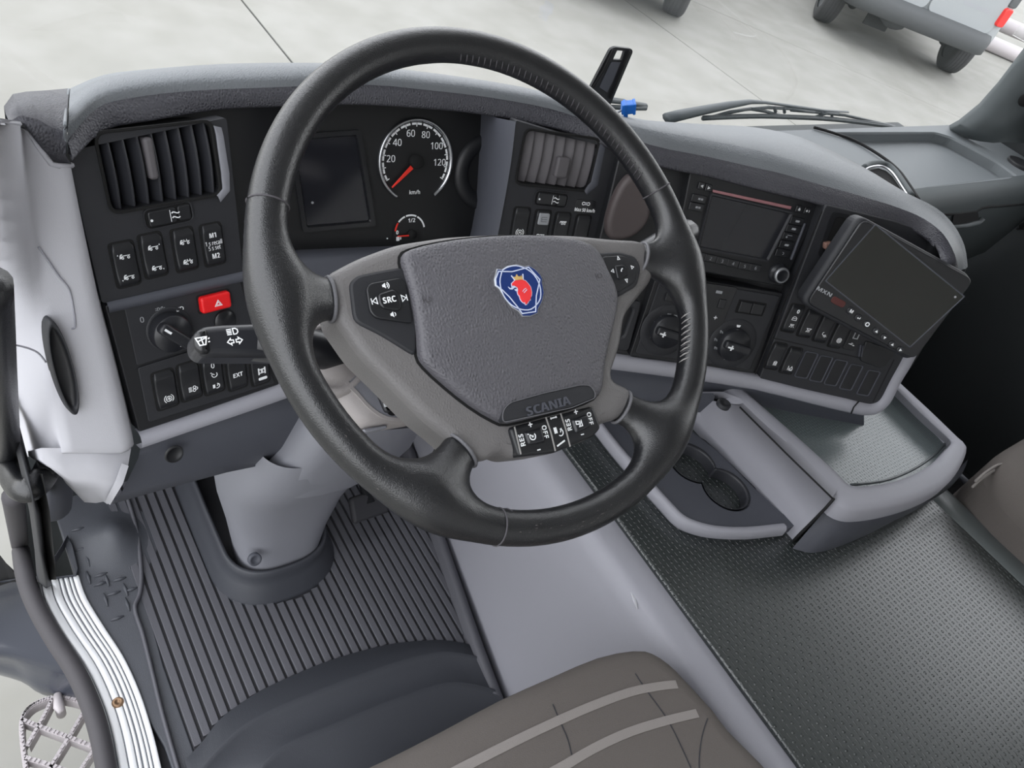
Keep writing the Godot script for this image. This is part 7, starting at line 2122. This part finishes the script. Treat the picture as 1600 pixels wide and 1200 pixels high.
func emblem(o: Node3D) -> void:
	var z := 0.0108
	var sc := func(pts: Array) -> Array: return catmull(pts, 2, true)
	var shield: Array = [Vector2(-0.0246, 0.0073), Vector2(-0.0197, 0.0062), Vector2(-0.013, 0.0084), Vector2(-0.0038, 0.0086), Vector2(0.0043, 0.0058), Vector2(0.0086, 0.0061), Vector2(0.0135, 0.0024), Vector2(0.0173, -0.0026), Vector2(0.0188, -0.0074), Vector2(0.0172, -0.0106), Vector2(0.0161, -0.0196), Vector2(0.0114, -0.0267), Vector2(0.0052, -0.0322), Vector2(0.0033, -0.0358), Vector2(-0.0051, -0.0372), Vector2(-0.0131, -0.0359), Vector2(-0.0154, -0.0309), Vector2(-0.0207, -0.0269), Vector2(-0.0252, -0.0183), Vector2(-0.0278, -0.0097), Vector2(-0.0311, -0.0065), Vector2(-0.0301, -0.0013)]
	var s := Shape.new()
	plate(s, shield, PW, 0.006, z + 0.001, 0.0004, 1)
	var b := obj("emblem", s, M.silver, o, "shield emblem with a red crowned griffin head on blue")
	s = Shape.new()
	plate(s, inset(ccw(shield), 0.0008), PW, z + 0.0008, z + 0.0013, 0.0002, 1)
	obj("field", s, M.navy, b)
	s = Shape.new()
	# rings and shield lines in pale blue
	var ring := catmull([Vector2(-0.023, 0.0012), Vector2(-0.0193, 0.0055), Vector2(-0.0121, 0.0073), Vector2(-0.005, 0.0072), Vector2(0.0006, 0.0052), Vector2(0.0058, 0.0022), Vector2(0.0103, -0.0026), Vector2(0.0128, -0.0092), Vector2(0.0129, -0.016), Vector2(0.01, -0.0236), Vector2(0.0043, -0.0283), Vector2(-0.0027, -0.0312), Vector2(-0.0093, -0.0309), Vector2(-0.0153, -0.0286), Vector2(-0.0207, -0.025), Vector2(-0.0249, -0.0191), Vector2(-0.0267, -0.012), Vector2(-0.0259, -0.0044)], 2, true)
	stroke(s, ring, 0.0009, PW, z + 0.0013, true, 0.0003)
	var sh := [Vector2(-0.0242, 0.0047), Vector2(-0.011, 0.0027), Vector2(0.0072, 0.0043), Vector2(0.0151, -0.0078), Vector2(0.0066, -0.0208), Vector2(0.0011, -0.034), Vector2(-0.0129, -0.0334), Vector2(-0.0155, -0.0275), Vector2(-0.0208, -0.0178), Vector2(-0.0257, -0.0111), Vector2(-0.0304, -0.0065), Vector2(-0.0291, -0.0012)]
	stroke(s, sh, 0.0009, PW, z + 0.0013, true, 0.0003)
	obj("line_work", s, M.pale, b)
	var head := [Vector2(-0.0108, -0.0051), Vector2(-0.0038, -0.0053), Vector2(-0.0003, -0.0067), Vector2(0.0015, -0.0094), Vector2(0.0031, -0.0127), Vector2(0.0027, -0.0169), Vector2(0.0016, -0.0196), Vector2(-0.0006, -0.0215), Vector2(-0.001, -0.0234), Vector2(-0.0026, -0.0237), Vector2(-0.0041, -0.0253), Vector2(-0.0049, -0.024), Vector2(-0.0059, -0.0264), Vector2(-0.007, -0.0265), Vector2(-0.0072, -0.0241), Vector2(-0.0084, -0.0249), Vector2(-0.0101, -0.0232), Vector2(-0.0109, -0.0208), Vector2(-0.0106, -0.0183), Vector2(-0.0117, -0.0172), Vector2(-0.0116, -0.0151), Vector2(-0.01, -0.0135), Vector2(-0.0103, -0.0117), Vector2(-0.0117, -0.0096), Vector2(-0.0141, -0.009), Vector2(-0.0152, -0.0093), Vector2(-0.0149, -0.0073), Vector2(-0.0131, -0.0063)]
	s = Shape.new()
	plate(s, inset(ccw(head), -0.0006), PW, z + 0.0012, z + 0.0016, 0.0, 1)
	obj("head_outline", s, M.pale, b)
	s = Shape.new()
	plate(s, head, PW, z + 0.0015, z + 0.0020, 0.0002, 1)
	obj("griffin_head", s, M.griffin, b)
	s = Shape.new()
	plate(s, [Vector2(-0.0195, -0.0092), Vector2(-0.0178, -0.0108), Vector2(-0.0134, -0.0097), Vector2(-0.0098, -0.0101), Vector2(-0.01, -0.0112), Vector2(-0.0133, -0.011), Vector2(-0.0159, -0.0122), Vector2(-0.0185, -0.0116)], PW, z + 0.0015, z + 0.002, 0.0, 1)
	plate(s, [Vector2(-0.0142, -0.0125), Vector2(-0.0105, -0.0119), Vector2(-0.0109, -0.0141), Vector2(-0.0125, -0.0143)], PW, z + 0.0015, z + 0.002, 0.0, 1)
	for p in [[Vector2(-0.0068, -0.0155), Vector2(-0.0042, -0.0137), Vector2(-0.0022, -0.0132)], [Vector2(-0.0059, -0.0168), Vector2(-0.0031, -0.0152), Vector2(-0.0017, -0.0144)]]: stroke(s, p, 0.0005, PW, z + 0.002, false, 0.0003)
	obj("beak", s, M.pale, b)
	s = Shape.new()
	plate(s, [Vector2(-0.0112, -0.0052), Vector2(-0.0112, -0.0032), Vector2(-0.0126, -0.0015), Vector2(-0.0096, -0.0024), Vector2(-0.0074, -0.0001), Vector2(-0.0065, -0.002), Vector2(-0.0046, -0.0029), Vector2(-0.0028, -0.0016), Vector2(-0.0028, -0.0038), Vector2(-0.0022, -0.0056), Vector2(-0.0059, -0.0052)], PW, z + 0.0016, z + 0.0022, 0.0002, 1)
	obj("crown", s, M.gold, b)
	s = Shape.new()
	stroke(s, [Vector2(-0.0134, -0.0005), Vector2(-0.0122, -0.0028), Vector2(-0.0111, -0.0051)], 0.0008, PW, z + 0.0018, false, 0.0005)
	stroke(s, [Vector2(-0.0012, -0.0007), Vector2(-0.0019, -0.0033), Vector2(-0.0025, -0.0055)], 0.0008, PW, z + 0.0018, false, 0.0005)
	obj("crown_points", s, M.pale, b)

# ---------------------------------------------------------------- the open door side
func door_side() -> void:
	var T := Transform3D(Basis(Vector3.RIGHT, Vector3.FORWARD, Vector3.UP), Vector3.ZERO)
	# bright ribbed sill plate
	var o := thing("sill_plate", Vector3(-0.33, 0.0, -0.2), "bright ribbed aluminium sill plate curving along the door opening", "sill plate")
	var left := catmull([Vector3(-0.37, 0.004, -0.4311), Vector3(-0.3702, 0.004, -0.4159), Vector3(-0.372, 0.004, -0.3793), Vector3(-0.3626, 0.004, -0.3209), Vector3(-0.3453, 0.004, -0.2507), Vector3(-0.3379, 0.004, -0.1996), Vector3(-0.3356, 0.004, -0.1477), Vector3(-0.3408, 0.004, -0.0821), Vector3(-0.3509, 0.004, -0.0033)], 4)
	var right := catmull([Vector3(-0.3108, 0.004, -0.4214), Vector3(-0.3097, 0.004, -0.4052), Vector3(-0.3081, 0.004, -0.3584), Vector3(-0.2967, 0.004, -0.2966), Vector3(-0.2846, 0.004, -0.2378), Vector3(-0.2786, 0.004, -0.1738), Vector3(-0.2788, 0.004, -0.1075), Vector3(-0.2824, 0.004, -0.0515), Vector3(-0.2907, 0.004, 0.0297)], 4)
	left = left.slice(4)
	right = right.slice(4)
	var s := Shape.new()
	var rows := []
	for i in left.size():
		var a: Vector3 = left[i]
		var b: Vector3 = right[i]
		rows.append([a + Vector3(0, -0.02, 0), a, b, b + Vector3(0, -0.02, 0)])
	s.smooth(-1)
	s.loft(rows)
	obj("base", s, M.alu_dark, o)
	var bands := [[0.0, 0.125], [0.15, 0.34], [0.365, 0.52], [0.55, 0.62], [0.66, 0.745], [0.775, 0.835], [0.865, 1.0]]
	for w in bands:
		s = Shape.new()
		rows = []
		for i in left.size():
			var a: Vector3 = (left[i] as Vector3).lerp(right[i], w[0])
			var b: Vector3 = (left[i] as Vector3).lerp(right[i], w[1])
			rows.append([a, a + Vector3(0, 0.0022, 0), a.lerp(b, 0.12) + Vector3(0, 0.003, 0), a.lerp(b, 0.88) + Vector3(0, 0.003, 0), b + Vector3(0, 0.0022, 0), b])
		s.loft(rows)
		obj("rib", s, M.alu, o)
	s = Shape.new()
	var sc := Vector3(-0.3099, 0.008, -0.1699)
	lathe(s, [Vector2(0.0, 0.003), Vector2(0.003, 0.002), Vector2(0.0034, 0.0038), Vector2(0.0066, 0.0036), Vector2(0.0085, 0.001), Vector2(0.0085, -0.004)], T * Transform3D(Basis(), Vector3(sc.x, -sc.z, 0.006)), 24)
	obj("screw", s, mat(Color8(150, 122, 96), 0.45, 0.7), o, "rusty round screw head")
	# rubber seal along the door opening
	o = thing("door_seal", Vector3(-0.37, 0.0, -0.3), "thick black rubber seal round the door opening", "door seal")
	s = Shape.new()
	var path := catmull([Vector3(-0.3735, 0.285, -0.3821), Vector3(-0.374, 0.2014, -0.4177), Vector3(-0.3755, -0.0527, -0.5392), Vector3(-0.38, 0.02, -0.4402), Vector3(-0.38, 0.02, -0.3975), Vector3(-0.375, 0.02, -0.3516), Vector3(-0.3641, 0.02, -0.294), Vector3(-0.3517, 0.02, -0.2398), Vector3(-0.3453, 0.02, -0.1891), Vector3(-0.3434, 0.02, -0.1364), Vector3(-0.3476, 0.02, -0.0746), Vector3(-0.357, 0.02, -0.0015)], 4)
	tube(s, path, 0.0135, 12)
	obj("seal", s, M.seal, o)
	# flange strip between seal and trim
	s = Shape.new()
	s.loft([
		[Vector3(-0.358, 0.6211, -0.388), Vector3(-0.362, 0.5069, -0.3319), Vector3(-0.366, 0.5244, -0.2213), Vector3(-0.366, 0.457, -0.2204), Vector3(-0.366, 0.2692, -0.2975), Vector3(-0.366, -0.0589, -0.4571), Vector3(-0.3705, -0.005, -0.4054)],
		[Vector3(-0.356, 0.6623, -0.3377), Vector3(-0.36, 0.5151, -0.3234), Vector3(-0.364, 0.5424, -0.2057), Vector3(-0.364, 0.4954, -0.1904), Vector3(-0.364, 0.3364, -0.25), Vector3(-0.364, 0.258, -0.2543), Vector3(-0.3577, -0.005, -0.4061)],
		[Vector3(-0.354, 0.664, -0.3351), Vector3(-0.358, 0.5224, -0.3159), Vector3(-0.362, 0.5575, -0.1924), Vector3(-0.362, 0.5133, -0.176), Vector3(-0.362, 0.3525, -0.238), Vector3(-0.362, 0.2645, -0.2502), Vector3(-0.3538, -0.005, -0.4069)],
		[Vector3(-0.352, 0.6657, -0.3327), Vector3(-0.354, 0.5122, -0.3243), Vector3(-0.352, 0.4261, -0.2977), Vector3(-0.352, 0.4032, -0.2558), Vector3(-0.352, 0.2244, -0.3228), Vector3(-0.352, 0.0749, -0.3698), Vector3(-0.3478, -0.005, -0.4094)]])
	obj("flange", s, M.panel, o)
	s = Shape.new()
	s.loft([[Vector3(-0.352, 0.4261, -0.2977), Vector3(-0.352, 0.4032, -0.2558), Vector3(-0.352, 0.2244, -0.3228), Vector3(-0.352, 0.0749, -0.3698)], [Vector3(-0.35, 0.558, -0.1875), Vector3(-0.35, 0.5002, -0.1813), Vector3(-0.35, 0.364, -0.225), Vector3(-0.35, 0.2211, -0.2742)]])
	obj("inner_jamb", s, M.hole, o)
	# front jamb and lower body of the cab seen past the seal
	# end cover on top of the sill
	s = Shape.new()
	plate(s, rounded([Vector3(-0.3481, 0.012, -0.445), Vector3(-0.3337, 0.012, -0.4522), Vector3(-0.3208, 0.012, -0.4683), Vector3(-0.3083, 0.012, -0.4865), Vector3(-0.3054, 0.012, -0.4647), Vector3(-0.3078, 0.012, -0.4148), Vector3(-0.3131, 0.012, -0.404), Vector3(-0.3475, 0.012, -0.4124)].map(func(p): return Vector2(p.x, -p.z)), 0.001, 1), T, -0.01, 0.012, 0.0008, 1)
	tag(obj("sill_end_cover", s, M.bolster), "small grey torn-edged cover at the front end of the sill plate", "cover")
	# grab handle
	o = thing("grab_handle", Vector3(-0.36, 0.3, -0.3), "curved black grab handle at the front of the door opening", "handle")
	s = Shape.new()
	tube(s, catmull([Vector3(-0.364, 0.8611, -0.1204), Vector3(-0.368, 0.7519, -0.1586), Vector3(-0.37, 0.6321, -0.2148), Vector3(-0.372, 0.4947, -0.2765), Vector3(-0.372, 0.4993, -0.2333), Vector3(-0.366, 0.5173, -0.2039), Vector3(-0.356, 0.5163, -0.2081), Vector3(-0.346, 0.4989, -0.2314), Vector3(-0.338, 0.512, -0.2344)], 4), 0.0135, 14)
	obj("bar", s, M.leather, o)
	s = Shape.new()
	var g0 := Vector3(-0.328, 0.4478, -0.2872)
	var g1 := Vector3(-0.335, 0.3075, -0.3262)
	tube(s, [g0, g0.lerp(g1, 0.5), g0.lerp(g1, 0.9), g1], [0.020, 0.0215, 0.0215, 0.017], 18)
	obj("base_boot", s, M.bolster, o)
	# outside: mudguard, step housing, step grating
	o = thing("step_housing", Vector3(-0.38, -0.5, -0.4), "glossy blue-grey plastic entry step housing outside below the sill", "step housing")
	s = Shape.new()
	var grid := [
		[Vector3(-0.4515, -0.08, -0.5012), Vector3(-0.4159, -0.08, -0.495), Vector3(-0.3887, -0.08, -0.49), Vector3(-0.3613, -0.08, -0.4823)],
		[Vector3(-0.4562, -0.12, -0.5086), Vector3(-0.4197, -0.12, -0.5033), Vector3(-0.388, -0.12, -0.4977), Vector3(-0.3585, -0.12, -0.4876)],
		[Vector3(-0.4606, -0.18, -0.5369), Vector3(-0.4244, -0.18, -0.5208), Vector3(-0.3903, -0.18, -0.5114), Vector3(-0.3544, -0.18, -0.487)],
		[Vector3(-0.4689, -0.24, -0.5393), Vector3(-0.4312, -0.24, -0.5264), Vector3(-0.3949, -0.24, -0.5015), Vector3(-0.349, -0.24, -0.4495)],
		[Vector3(-0.4791, -0.3, -0.5294), Vector3(-0.4376, -0.3, -0.5101), Vector3(-0.4002, -0.3, -0.4757), Vector3(-0.3404, -0.3, -0.4137)],
		[Vector3(-0.4853, -0.33, -0.5179), Vector3(-0.4382, -0.33, -0.4928), Vector3(-0.3999, -0.33, -0.4606), Vector3(-0.3351, -0.33, -0.3987)],
		[Vector3(-0.491, -0.4, -0.5466), Vector3(-0.434, -0.4, -0.505), Vector3(-0.4029, -0.4, -0.4612), Vector3(-0.3341, -0.4, -0.3962)],
		[Vector3(-0.4877, -0.46, -0.5545), Vector3(-0.4306, -0.46, -0.5019), Vector3(-0.3993, -0.46, -0.4544), Vector3(-0.3341, -0.46, -0.4048)],
		[Vector3(-0.4856, -0.6, -0.618), Vector3(-0.4281, -0.6, -0.5648), Vector3(-0.396, -0.6, -0.5174), Vector3(-0.33, -0.6, -0.466)]]
	var cols := []
	for c in 4:
		var col := []
		for r in grid: col.append(r[c])
		cols.append(catmull(col, 3))
	rows = []
	for i in cols[0].size():
		var row := []
		for c in 4: row.append(cols[c][i])
		rows.append(catmull(row, 3))
	s.loft(rows)
	obj("shell", s, M.step_plastic, o)
	s = Shape.new()
	s.loft([[Vector3(-0.4567, -0.05, -0.557), Vector3(-0.4091, -0.05, -0.5344), Vector3(-0.4009, -0.05, -0.5065), Vector3(-0.3892, -0.05, -0.468)], [Vector3(-0.4707, -0.09, -0.5028), Vector3(-0.4176, -0.09, -0.4928), Vector3(-0.4026, -0.09, -0.493), Vector3(-0.3809, -0.09, -0.4863)]])
	obj("mudguard", s, M.hole, o)
	o = thing("step_grating", Vector3(-0.37, -0.45, -0.45), "pale serrated metal step grating outside, below the sill plate", "step")
	s = Shape.new()
	var bars := [
		[Vector3(-0.4581, -0.44, -0.2733), Vector3(-0.4524, -0.44, -0.3144), Vector3(-0.4483, -0.44, -0.3644), Vector3(-0.442, -0.44, -0.4043), Vector3(-0.4298, -0.44, -0.423), Vector3(-0.4109, -0.44, -0.4305), Vector3(-0.3825, -0.44, -0.4279), Vector3(-0.3543, -0.44, -0.4111), Vector3(-0.3309, -0.44, -0.3823), Vector3(-0.3211, -0.44, -0.3266)],
		[Vector3(-0.4403, -0.44, -0.4075), Vector3(-0.409, -0.44, -0.3739), Vector3(-0.3749, -0.44, -0.3375), Vector3(-0.3374, -0.44, -0.2966)],
		[Vector3(-0.3882, -0.44, -0.4221), Vector3(-0.4095, -0.44, -0.3934), Vector3(-0.4429, -0.44, -0.3537)],
		[Vector3(-0.3389, -0.44, -0.3777), Vector3(-0.3719, -0.44, -0.3414), Vector3(-0.4163, -0.44, -0.2954), Vector3(-0.4407, -0.44, -0.2677)],
		[Vector3(-0.4489, -0.44, -0.3332), Vector3(-0.4098, -0.44, -0.2959), Vector3(-0.37, -0.44, -0.2517)],
		[Vector3(-0.3342, -0.44, -0.3004), Vector3(-0.368, -0.44, -0.2701), Vector3(-0.4012, -0.44, -0.2366)]]
	for b in bars:
		s = Shape.new()
		var bp := catmull(b, 3)
		var rr := []
		for i in bp.size():
			var d: Vector3 = (bp[mini(i + 1, bp.size() - 1)] - bp[maxi(i - 1, 0)]).normalized()
			var n := Vector3(d.z, 0, -d.x) * 0.0042
			var p: Vector3 = bp[i]
			rr.append([p - n + Vector3(0, -0.03, 0), p - n, p + n, p + n + Vector3(0, -0.03, 0)])
		s.smooth(-1)
		s.loft(rr)
		# teeth
		for i in range(0, bp.size() - 1):
			for f in [0.15, 0.55]:
				var p: Vector3 = (bp[i] as Vector3).lerp(bp[i + 1], f)
				box(s, Vector3(0.006, 0.006, 0.005), Transform3D(Basis(Vector3.UP, 0.6), p + Vector3(0, 0.002, 0)))
		obj("bar", s, M.step_metal, o)
	s = Shape.new()
	var bb := Vector3(-0.3771, -0.43, -0.4062)
	tube(s, [bb, bb + Vector3(0, -0.05, 0)], 0.009, 12)
	tube(s, [Vector3(-0.3748, -0.43, -0.4279), Vector3(-0.3782, -0.43, -0.4011), Vector3(-0.3763, -0.43, -0.3889)], [0.007, 0.010, 0.006], 10)
	obj("bolt_boss", s, M.step_metal, o)

# ---------------------------------------------------------------- seats
func seats() -> void:
	var T := Transform3D(Basis(Vector3.RIGHT, Vector3.FORWARD, Vector3.UP), Vector3.ZERO)
	var o := thing("truck_seat", Vector3(0.02, 0.0, 0.45), "grey-brown cloth driver's seat cushion with two pale stripes at the bottom of the view", "seat")
	var ed := [Vector3(-0.2193, 0.475, 0.1953), Vector3(-0.1813, 0.475, 0.197), Vector3(-0.1416, 0.475, 0.2), Vector3(-0.0758, 0.475, 0.2017), Vector3(-0.0059, 0.475, 0.2023), Vector3(0.067, 0.475, 0.2075), Vector3(0.1304, 0.475, 0.2133), Vector3(0.1778, 0.475, 0.226), Vector3(0.1966, 0.475, 0.2385), Vector3(0.2084, 0.475, 0.2601), Vector3(0.2135, 0.475, 0.2836), Vector3(0.2205, 0.475, 0.3278), Vector3(0.2209, 0.475, 0.3542), Vector3(0.2305, 0.475, 0.3972), Vector3(0.2376, 0.475, 0.4523)]
	var poly := []
	for p in catmull(ed, 2): poly.append(Vector2(p.x, -p.z))
	var lastp: Vector2 = poly[-1]
	poly.append(Vector2(lastp.x + 0.01, -0.62)); poly.append(Vector2(lastp.x - 0.03, -0.72)); poly.append(Vector2(-0.2, -0.72)); poly.append(Vector2(-0.26, -0.6))
	var s := Shape.new()
	plate(s, poly, T, 0.33, 0.498, 0.024, 5)
	obj("cushion", s, M.fabric, o)
	for st in [[Vector3(-0.1223, 0.499, 0.2444), Vector3(-0.0847, 0.499, 0.246), Vector3(-0.025, 0.499, 0.2494), Vector3(0.0239, 0.499, 0.2532), Vector3(0.0777, 0.499, 0.2589), Vector3(0.1296, 0.499, 0.2671), Vector3(0.1667, 0.499, 0.2778), Vector3(0.189, 0.499, 0.2862)], [Vector3(-0.0364, 0.499, 0.2901), Vector3(0.0064, 0.499, 0.2937), Vector3(0.0534, 0.499, 0.2955), Vector3(0.1005, 0.499, 0.3011), Vector3(0.1466, 0.499, 0.3113), Vector3(0.1887, 0.499, 0.3229)]]:
		s = Shape.new()
		var pts := []
		for p in catmull(st, 3): pts.append(Vector2(p.x, -p.z))
		stroke(s, pts, 0.0095, T, 0.498, false, 0.0008)
		obj("stripe", s, M.fabric_light, o)
	for st in [[Vector3(0.1498, 0.499, 0.253), Vector3(0.1494, 0.499, 0.276), Vector3(0.1503, 0.499, 0.2958), Vector3(0.1498, 0.499, 0.3145), Vector3(0.1449, 0.499, 0.3396), Vector3(0.1382, 0.499, 0.3657), Vector3(0.1291, 0.499, 0.3936)], [Vector3(0.1961, 0.499, 0.3331), Vector3(0.1795, 0.499, 0.342), Vector3(0.1655, 0.499, 0.3518), Vector3(0.1524, 0.499, 0.3629), Vector3(0.1365, 0.499, 0.38)], [Vector3(0.0383, 0.499, 0.237), Vector3(0.0347, 0.499, 0.2565), Vector3(0.0313, 0.499, 0.2754), Vector3(0.0231, 0.499, 0.2955)]]:
		s = Shape.new()
		var pts := []
		for p in catmull(st, 3): pts.append(Vector2(p.x, -p.z))
		stroke(s, pts, 0.0012, T, 0.498, false, 0.0005)
		obj("seam", s, M.slat_dark, o)
	s = Shape.new()
	plate(s, rounded([Vector2(-0.19, -0.22), Vector2(0.19, -0.22), Vector2(0.2, -0.7), Vector2(-0.2, -0.7)], 0.04), T, 0.0, 0.335, 0.01, 2)
	obj("base", s, M.hole, o)
	# upright bench seat of the passenger, its corner in view
	o = thing("truck_seat", Vector3(1.25, 0.0, 0.5), "grey-brown cloth passenger seat corner at the right edge of the view", "seat")
	s = Shape.new()
	plate(s, rounded([Vector2(0.952, -0.33), Vector2(0.985, -0.266), Vector2(1.06, -0.25), Vector2(1.42, -0.25), Vector2(1.46, -0.8), Vector2(0.955, -0.8)], 0.05, 6), T, 0.24, 0.555, 0.05, 6)
	obj("cushion", s, M.fabric, o)
	s = Shape.new()
	for k in 2:
		tube(s, catmull([Vector3(0.9133, 0.535, 0.2733), Vector3(0.9581, 0.535, 0.2697), Vector3(1.0075, 0.535, 0.2698), Vector3(1.0283, 0.535, 0.2788), Vector3(1.025, 0.535, 0.3001), Vector3(1.0139, 0.535, 0.331)].map(func(p): return p + Vector3(0.0 - 0.006 * k, -0.008 * k, 0.004 * k)), 3), 0.0022, 6)
	obj("seam", s, M.fabric_light, o)
	s = Shape.new()
	plate(s, rect(0.44, 0.5, Vector2(1.24, -0.55)), T, 0.0, 0.25, 0.01)
	obj("base", s, M.hole, o)
	s = Shape.new()
	tube(s, [Vector3(1.1299, 0.4, 0.2202), Vector3(1.1294, 0.4, 0.2601)], 0.006, 8)
	obj("rail", s, M.bolster, o)

# ---------------------------------------------------------------- on and outside the windscreen
func windscreen_things() -> void:
	var T := Transform3D(Basis(), Vector3(0, 0, -0.365))
	var q := func(a: Array) -> Array: return a.map(func(p): return Vector2(p.x, p.y))
	var o := thing("bracket", Vector3(0.4106, 0.8721, -0.365), "slim black phone bracket with a square hole standing on the hood", "bracket")
	var s := Shape.new()
	frame(s, rounded(q.call([Vector3(0.3914, 0.9387, -0.365), Vector3(0.3992, 0.942, -0.365), Vector3(0.4303, 0.9407, -0.365), Vector3(0.4349, 0.9368, -0.365), Vector3(0.4323, 0.8565, -0.365), Vector3(0.3802, 0.8795, -0.365)]), 0.003, 3), rounded(q.call([Vector3(0.4046, 0.9374, -0.365), Vector3(0.4188, 0.9371, -0.365), Vector3(0.4199, 0.9246, -0.365), Vector3(0.4033, 0.9249, -0.365)]), 0.001, 2), T, -0.004, 0.0, -0.004, 0.0004)
	obj("plate", s, M.panel_dark, o)
	s = Shape.new()
	plate(s, q.call([Vector3(0.4011, 0.9221, -0.365), Vector3(0.4183, 0.9218, -0.365), Vector3(0.4178, 0.8969, -0.365), Vector3(0.4151, 0.8779, -0.365), Vector3(0.3967, 0.8853, -0.365)]), T, 0.0, 0.0012, 0.0004)
	obj("pad", s, M.bolster, o)
	s = Shape.new()
	tube(s, [Vector3(0.4262, 0.9384, -0.363), Vector3(0.425, 0.9036, -0.363), Vector3(0.4253, 0.8694, -0.363)], 0.0016, 6)
	tube(s, [Vector3(0.3944, 0.9389, -0.363), Vector3(0.3908, 0.9084, -0.363), Vector3(0.3824, 0.8815, -0.363)], 0.0016, 6)
	obj("edge", s, M.hole, o)
	o = thing("connector", Vector3(0.465, 0.8532, -0.36), "small bright blue plug lying on the hood behind the wheel rim", "plug")
	s = Shape.new()
	var c := Vector3(0.4641, 0.8572, -0.36)
	var bt := Transform3D(Basis(Vector3.BACK, 0.42) * Basis(Vector3.UP, -0.5), c)
	box(s, Vector3(0.019, 0.016, 0.012), bt, 0.0012)
	obj("body", s, M.blue, o)
	s = Shape.new()
	box(s, Vector3(0.004, 0.018, 0.014), bt * Transform3D(Basis(), Vector3(0.009, 0, 0)), 0.0008)
	box(s, Vector3(0.004, 0.018, 0.014), bt * Transform3D(Basis(), Vector3(-0.005, 0, 0)), 0.0008)
	box(s, Vector3(0.006, 0.007, 0.012), bt * Transform3D(Basis(), Vector3(-0.003, -0.010, 0)), 0.001)
	obj("ridge", s, M.blue, o)
	s = Shape.new()
	tube(s, [Vector3(0.4567, 0.8521, -0.362), Vector3(0.4484, 0.8481, -0.362), Vector3(0.4377, 0.8462, -0.362), Vector3(0.4269, 0.8423, -0.362)], 0.0018, 6)
	obj("cable", s, M.print_dim, o)
	# wipers on the outer face of the windscreen
	o = thing("wiper", Vector3(0.7953, 0.7338, -0.54), "long grey windscreen wiper lying along the far dash edge", "wiper")
	s = Shape.new()
	var arm := [Vector3(0.8018, 0.7295, -0.55), Vector3(0.8347, 0.7359, -0.55), Vector3(0.9003, 0.7464, -0.55), Vector3(0.9728, 0.7573, -0.55), Vector3(1.0347, 0.7643, -0.55), Vector3(1.0862, 0.763, -0.55), Vector3(1.1982, 0.754, -0.55), Vector3(1.3349, 0.7425, -0.55), Vector3(1.4339, 0.7386, -0.55)]
	tube(s, arm, [0.014, 0.014, 0.012, 0.010, 0.007, 0.005, 0.0045, 0.004, 0.0035], 8, false, Vector2(1.0, 0.6))
	obj("arm", s, M.wiper, o)
	s = Shape.new()
	tube(s, catmull([Vector3(0.895, 0.734, -0.54), Vector3(0.9782, 0.7358, -0.54), Vector3(1.0857, 0.7362, -0.54), Vector3(1.2053, 0.7326, -0.54), Vector3(1.3371, 0.7271, -0.54), Vector3(1.4551, 0.7189, -0.54), Vector3(1.5852, 0.7081, -0.54), Vector3(1.6842, 0.6991, -0.54)], 3), 0.0045, 6)
	tube(s, catmull([Vector3(0.8949, 0.737, -0.542), Vector3(0.978, 0.739, -0.542), Vector3(1.0852, 0.7395, -0.542), Vector3(1.2045, 0.7361, -0.542), Vector3(1.336, 0.7308, -0.542), Vector3(1.4537, 0.7228, -0.542), Vector3(1.5833, 0.7123, -0.542), Vector3(1.6842, 0.7017, -0.542)], 3), 0.002, 6)
	obj("blade", s, M.wiper, o)
	s = Shape.new()
	tube(s, [Vector3(0.9639, 0.7387, -0.548), Vector3(1.0301, 0.7482, -0.548), Vector3(1.1039, 0.7523, -0.548), Vector3(1.2002, 0.749, -0.548), Vector3(1.3096, 0.739, -0.548), Vector3(1.4246, 0.7315, -0.548), Vector3(1.5589, 0.7146, -0.548), Vector3(1.6877, 0.6982, -0.548)], 0.0035, 6)
	for p in [[Vector3(0.928, 0.7336, -0.545), Vector3(0.9771, 0.7445, -0.545), Vector3(1.0395, 0.7513, -0.545)], [Vector3(1.0395, 0.7513, -0.545), Vector3(1.0974, 0.7451, -0.545), Vector3(1.1621, 0.7341, -0.545)], [Vector3(1.2904, 0.7281, -0.545), Vector3(1.3373, 0.7388, -0.545), Vector3(1.3876, 0.7368, -0.545)], [Vector3(1.1219, 0.7539, -0.545), Vector3(1.1354, 0.7434, -0.545)], [Vector3(1.158, 0.7523, -0.545), Vector3(1.1697, 0.7416, -0.545)], [Vector3(1.313, 0.7422, -0.545), Vector3(1.3198, 0.7325, -0.545)], [Vector3(1.3587, 0.7386, -0.545), Vector3(1.3686, 0.7288, -0.545)], [Vector3(1.1882, 0.7476, -0.545), Vector3(1.2819, 0.7424, -0.545)]]: tube(s, p, 0.0035, 6)
	obj("yoke", s, M.wiper, o)
	o = thing("wiper", Vector3(0.5856, 0.768, -0.54), "end of the second wiper showing behind the bracket and blue plug", "wiper")
	s = Shape.new()
	tube(s, [Vector3(0.4867, 0.7784, -0.55), Vector3(0.6418, 0.765, -0.55), Vector3(0.6843, 0.7614, -0.55), Vector3(0.7275, 0.7563, -0.55)], 0.006, 8, false, Vector2(1, 0.7))
	tube(s, [Vector3(0.4867, 0.7697, -0.545), Vector3(0.6261, 0.7567, -0.545), Vector3(0.6841, 0.7541, -0.545), Vector3(0.7245, 0.7539, -0.545)], 0.0045, 8)
	obj("blade", s, M.wiper, o)
	s = Shape.new()
	tube(s, [Vector3(0.4885, 0.7826, -0.555), Vector3(0.5967, 0.7695, -0.555), Vector3(0.6493, 0.7648, -0.555), Vector3(0.6716, 0.7624, -0.555)], 0.004, 8)
	obj("arm", s, M.wiper, o)
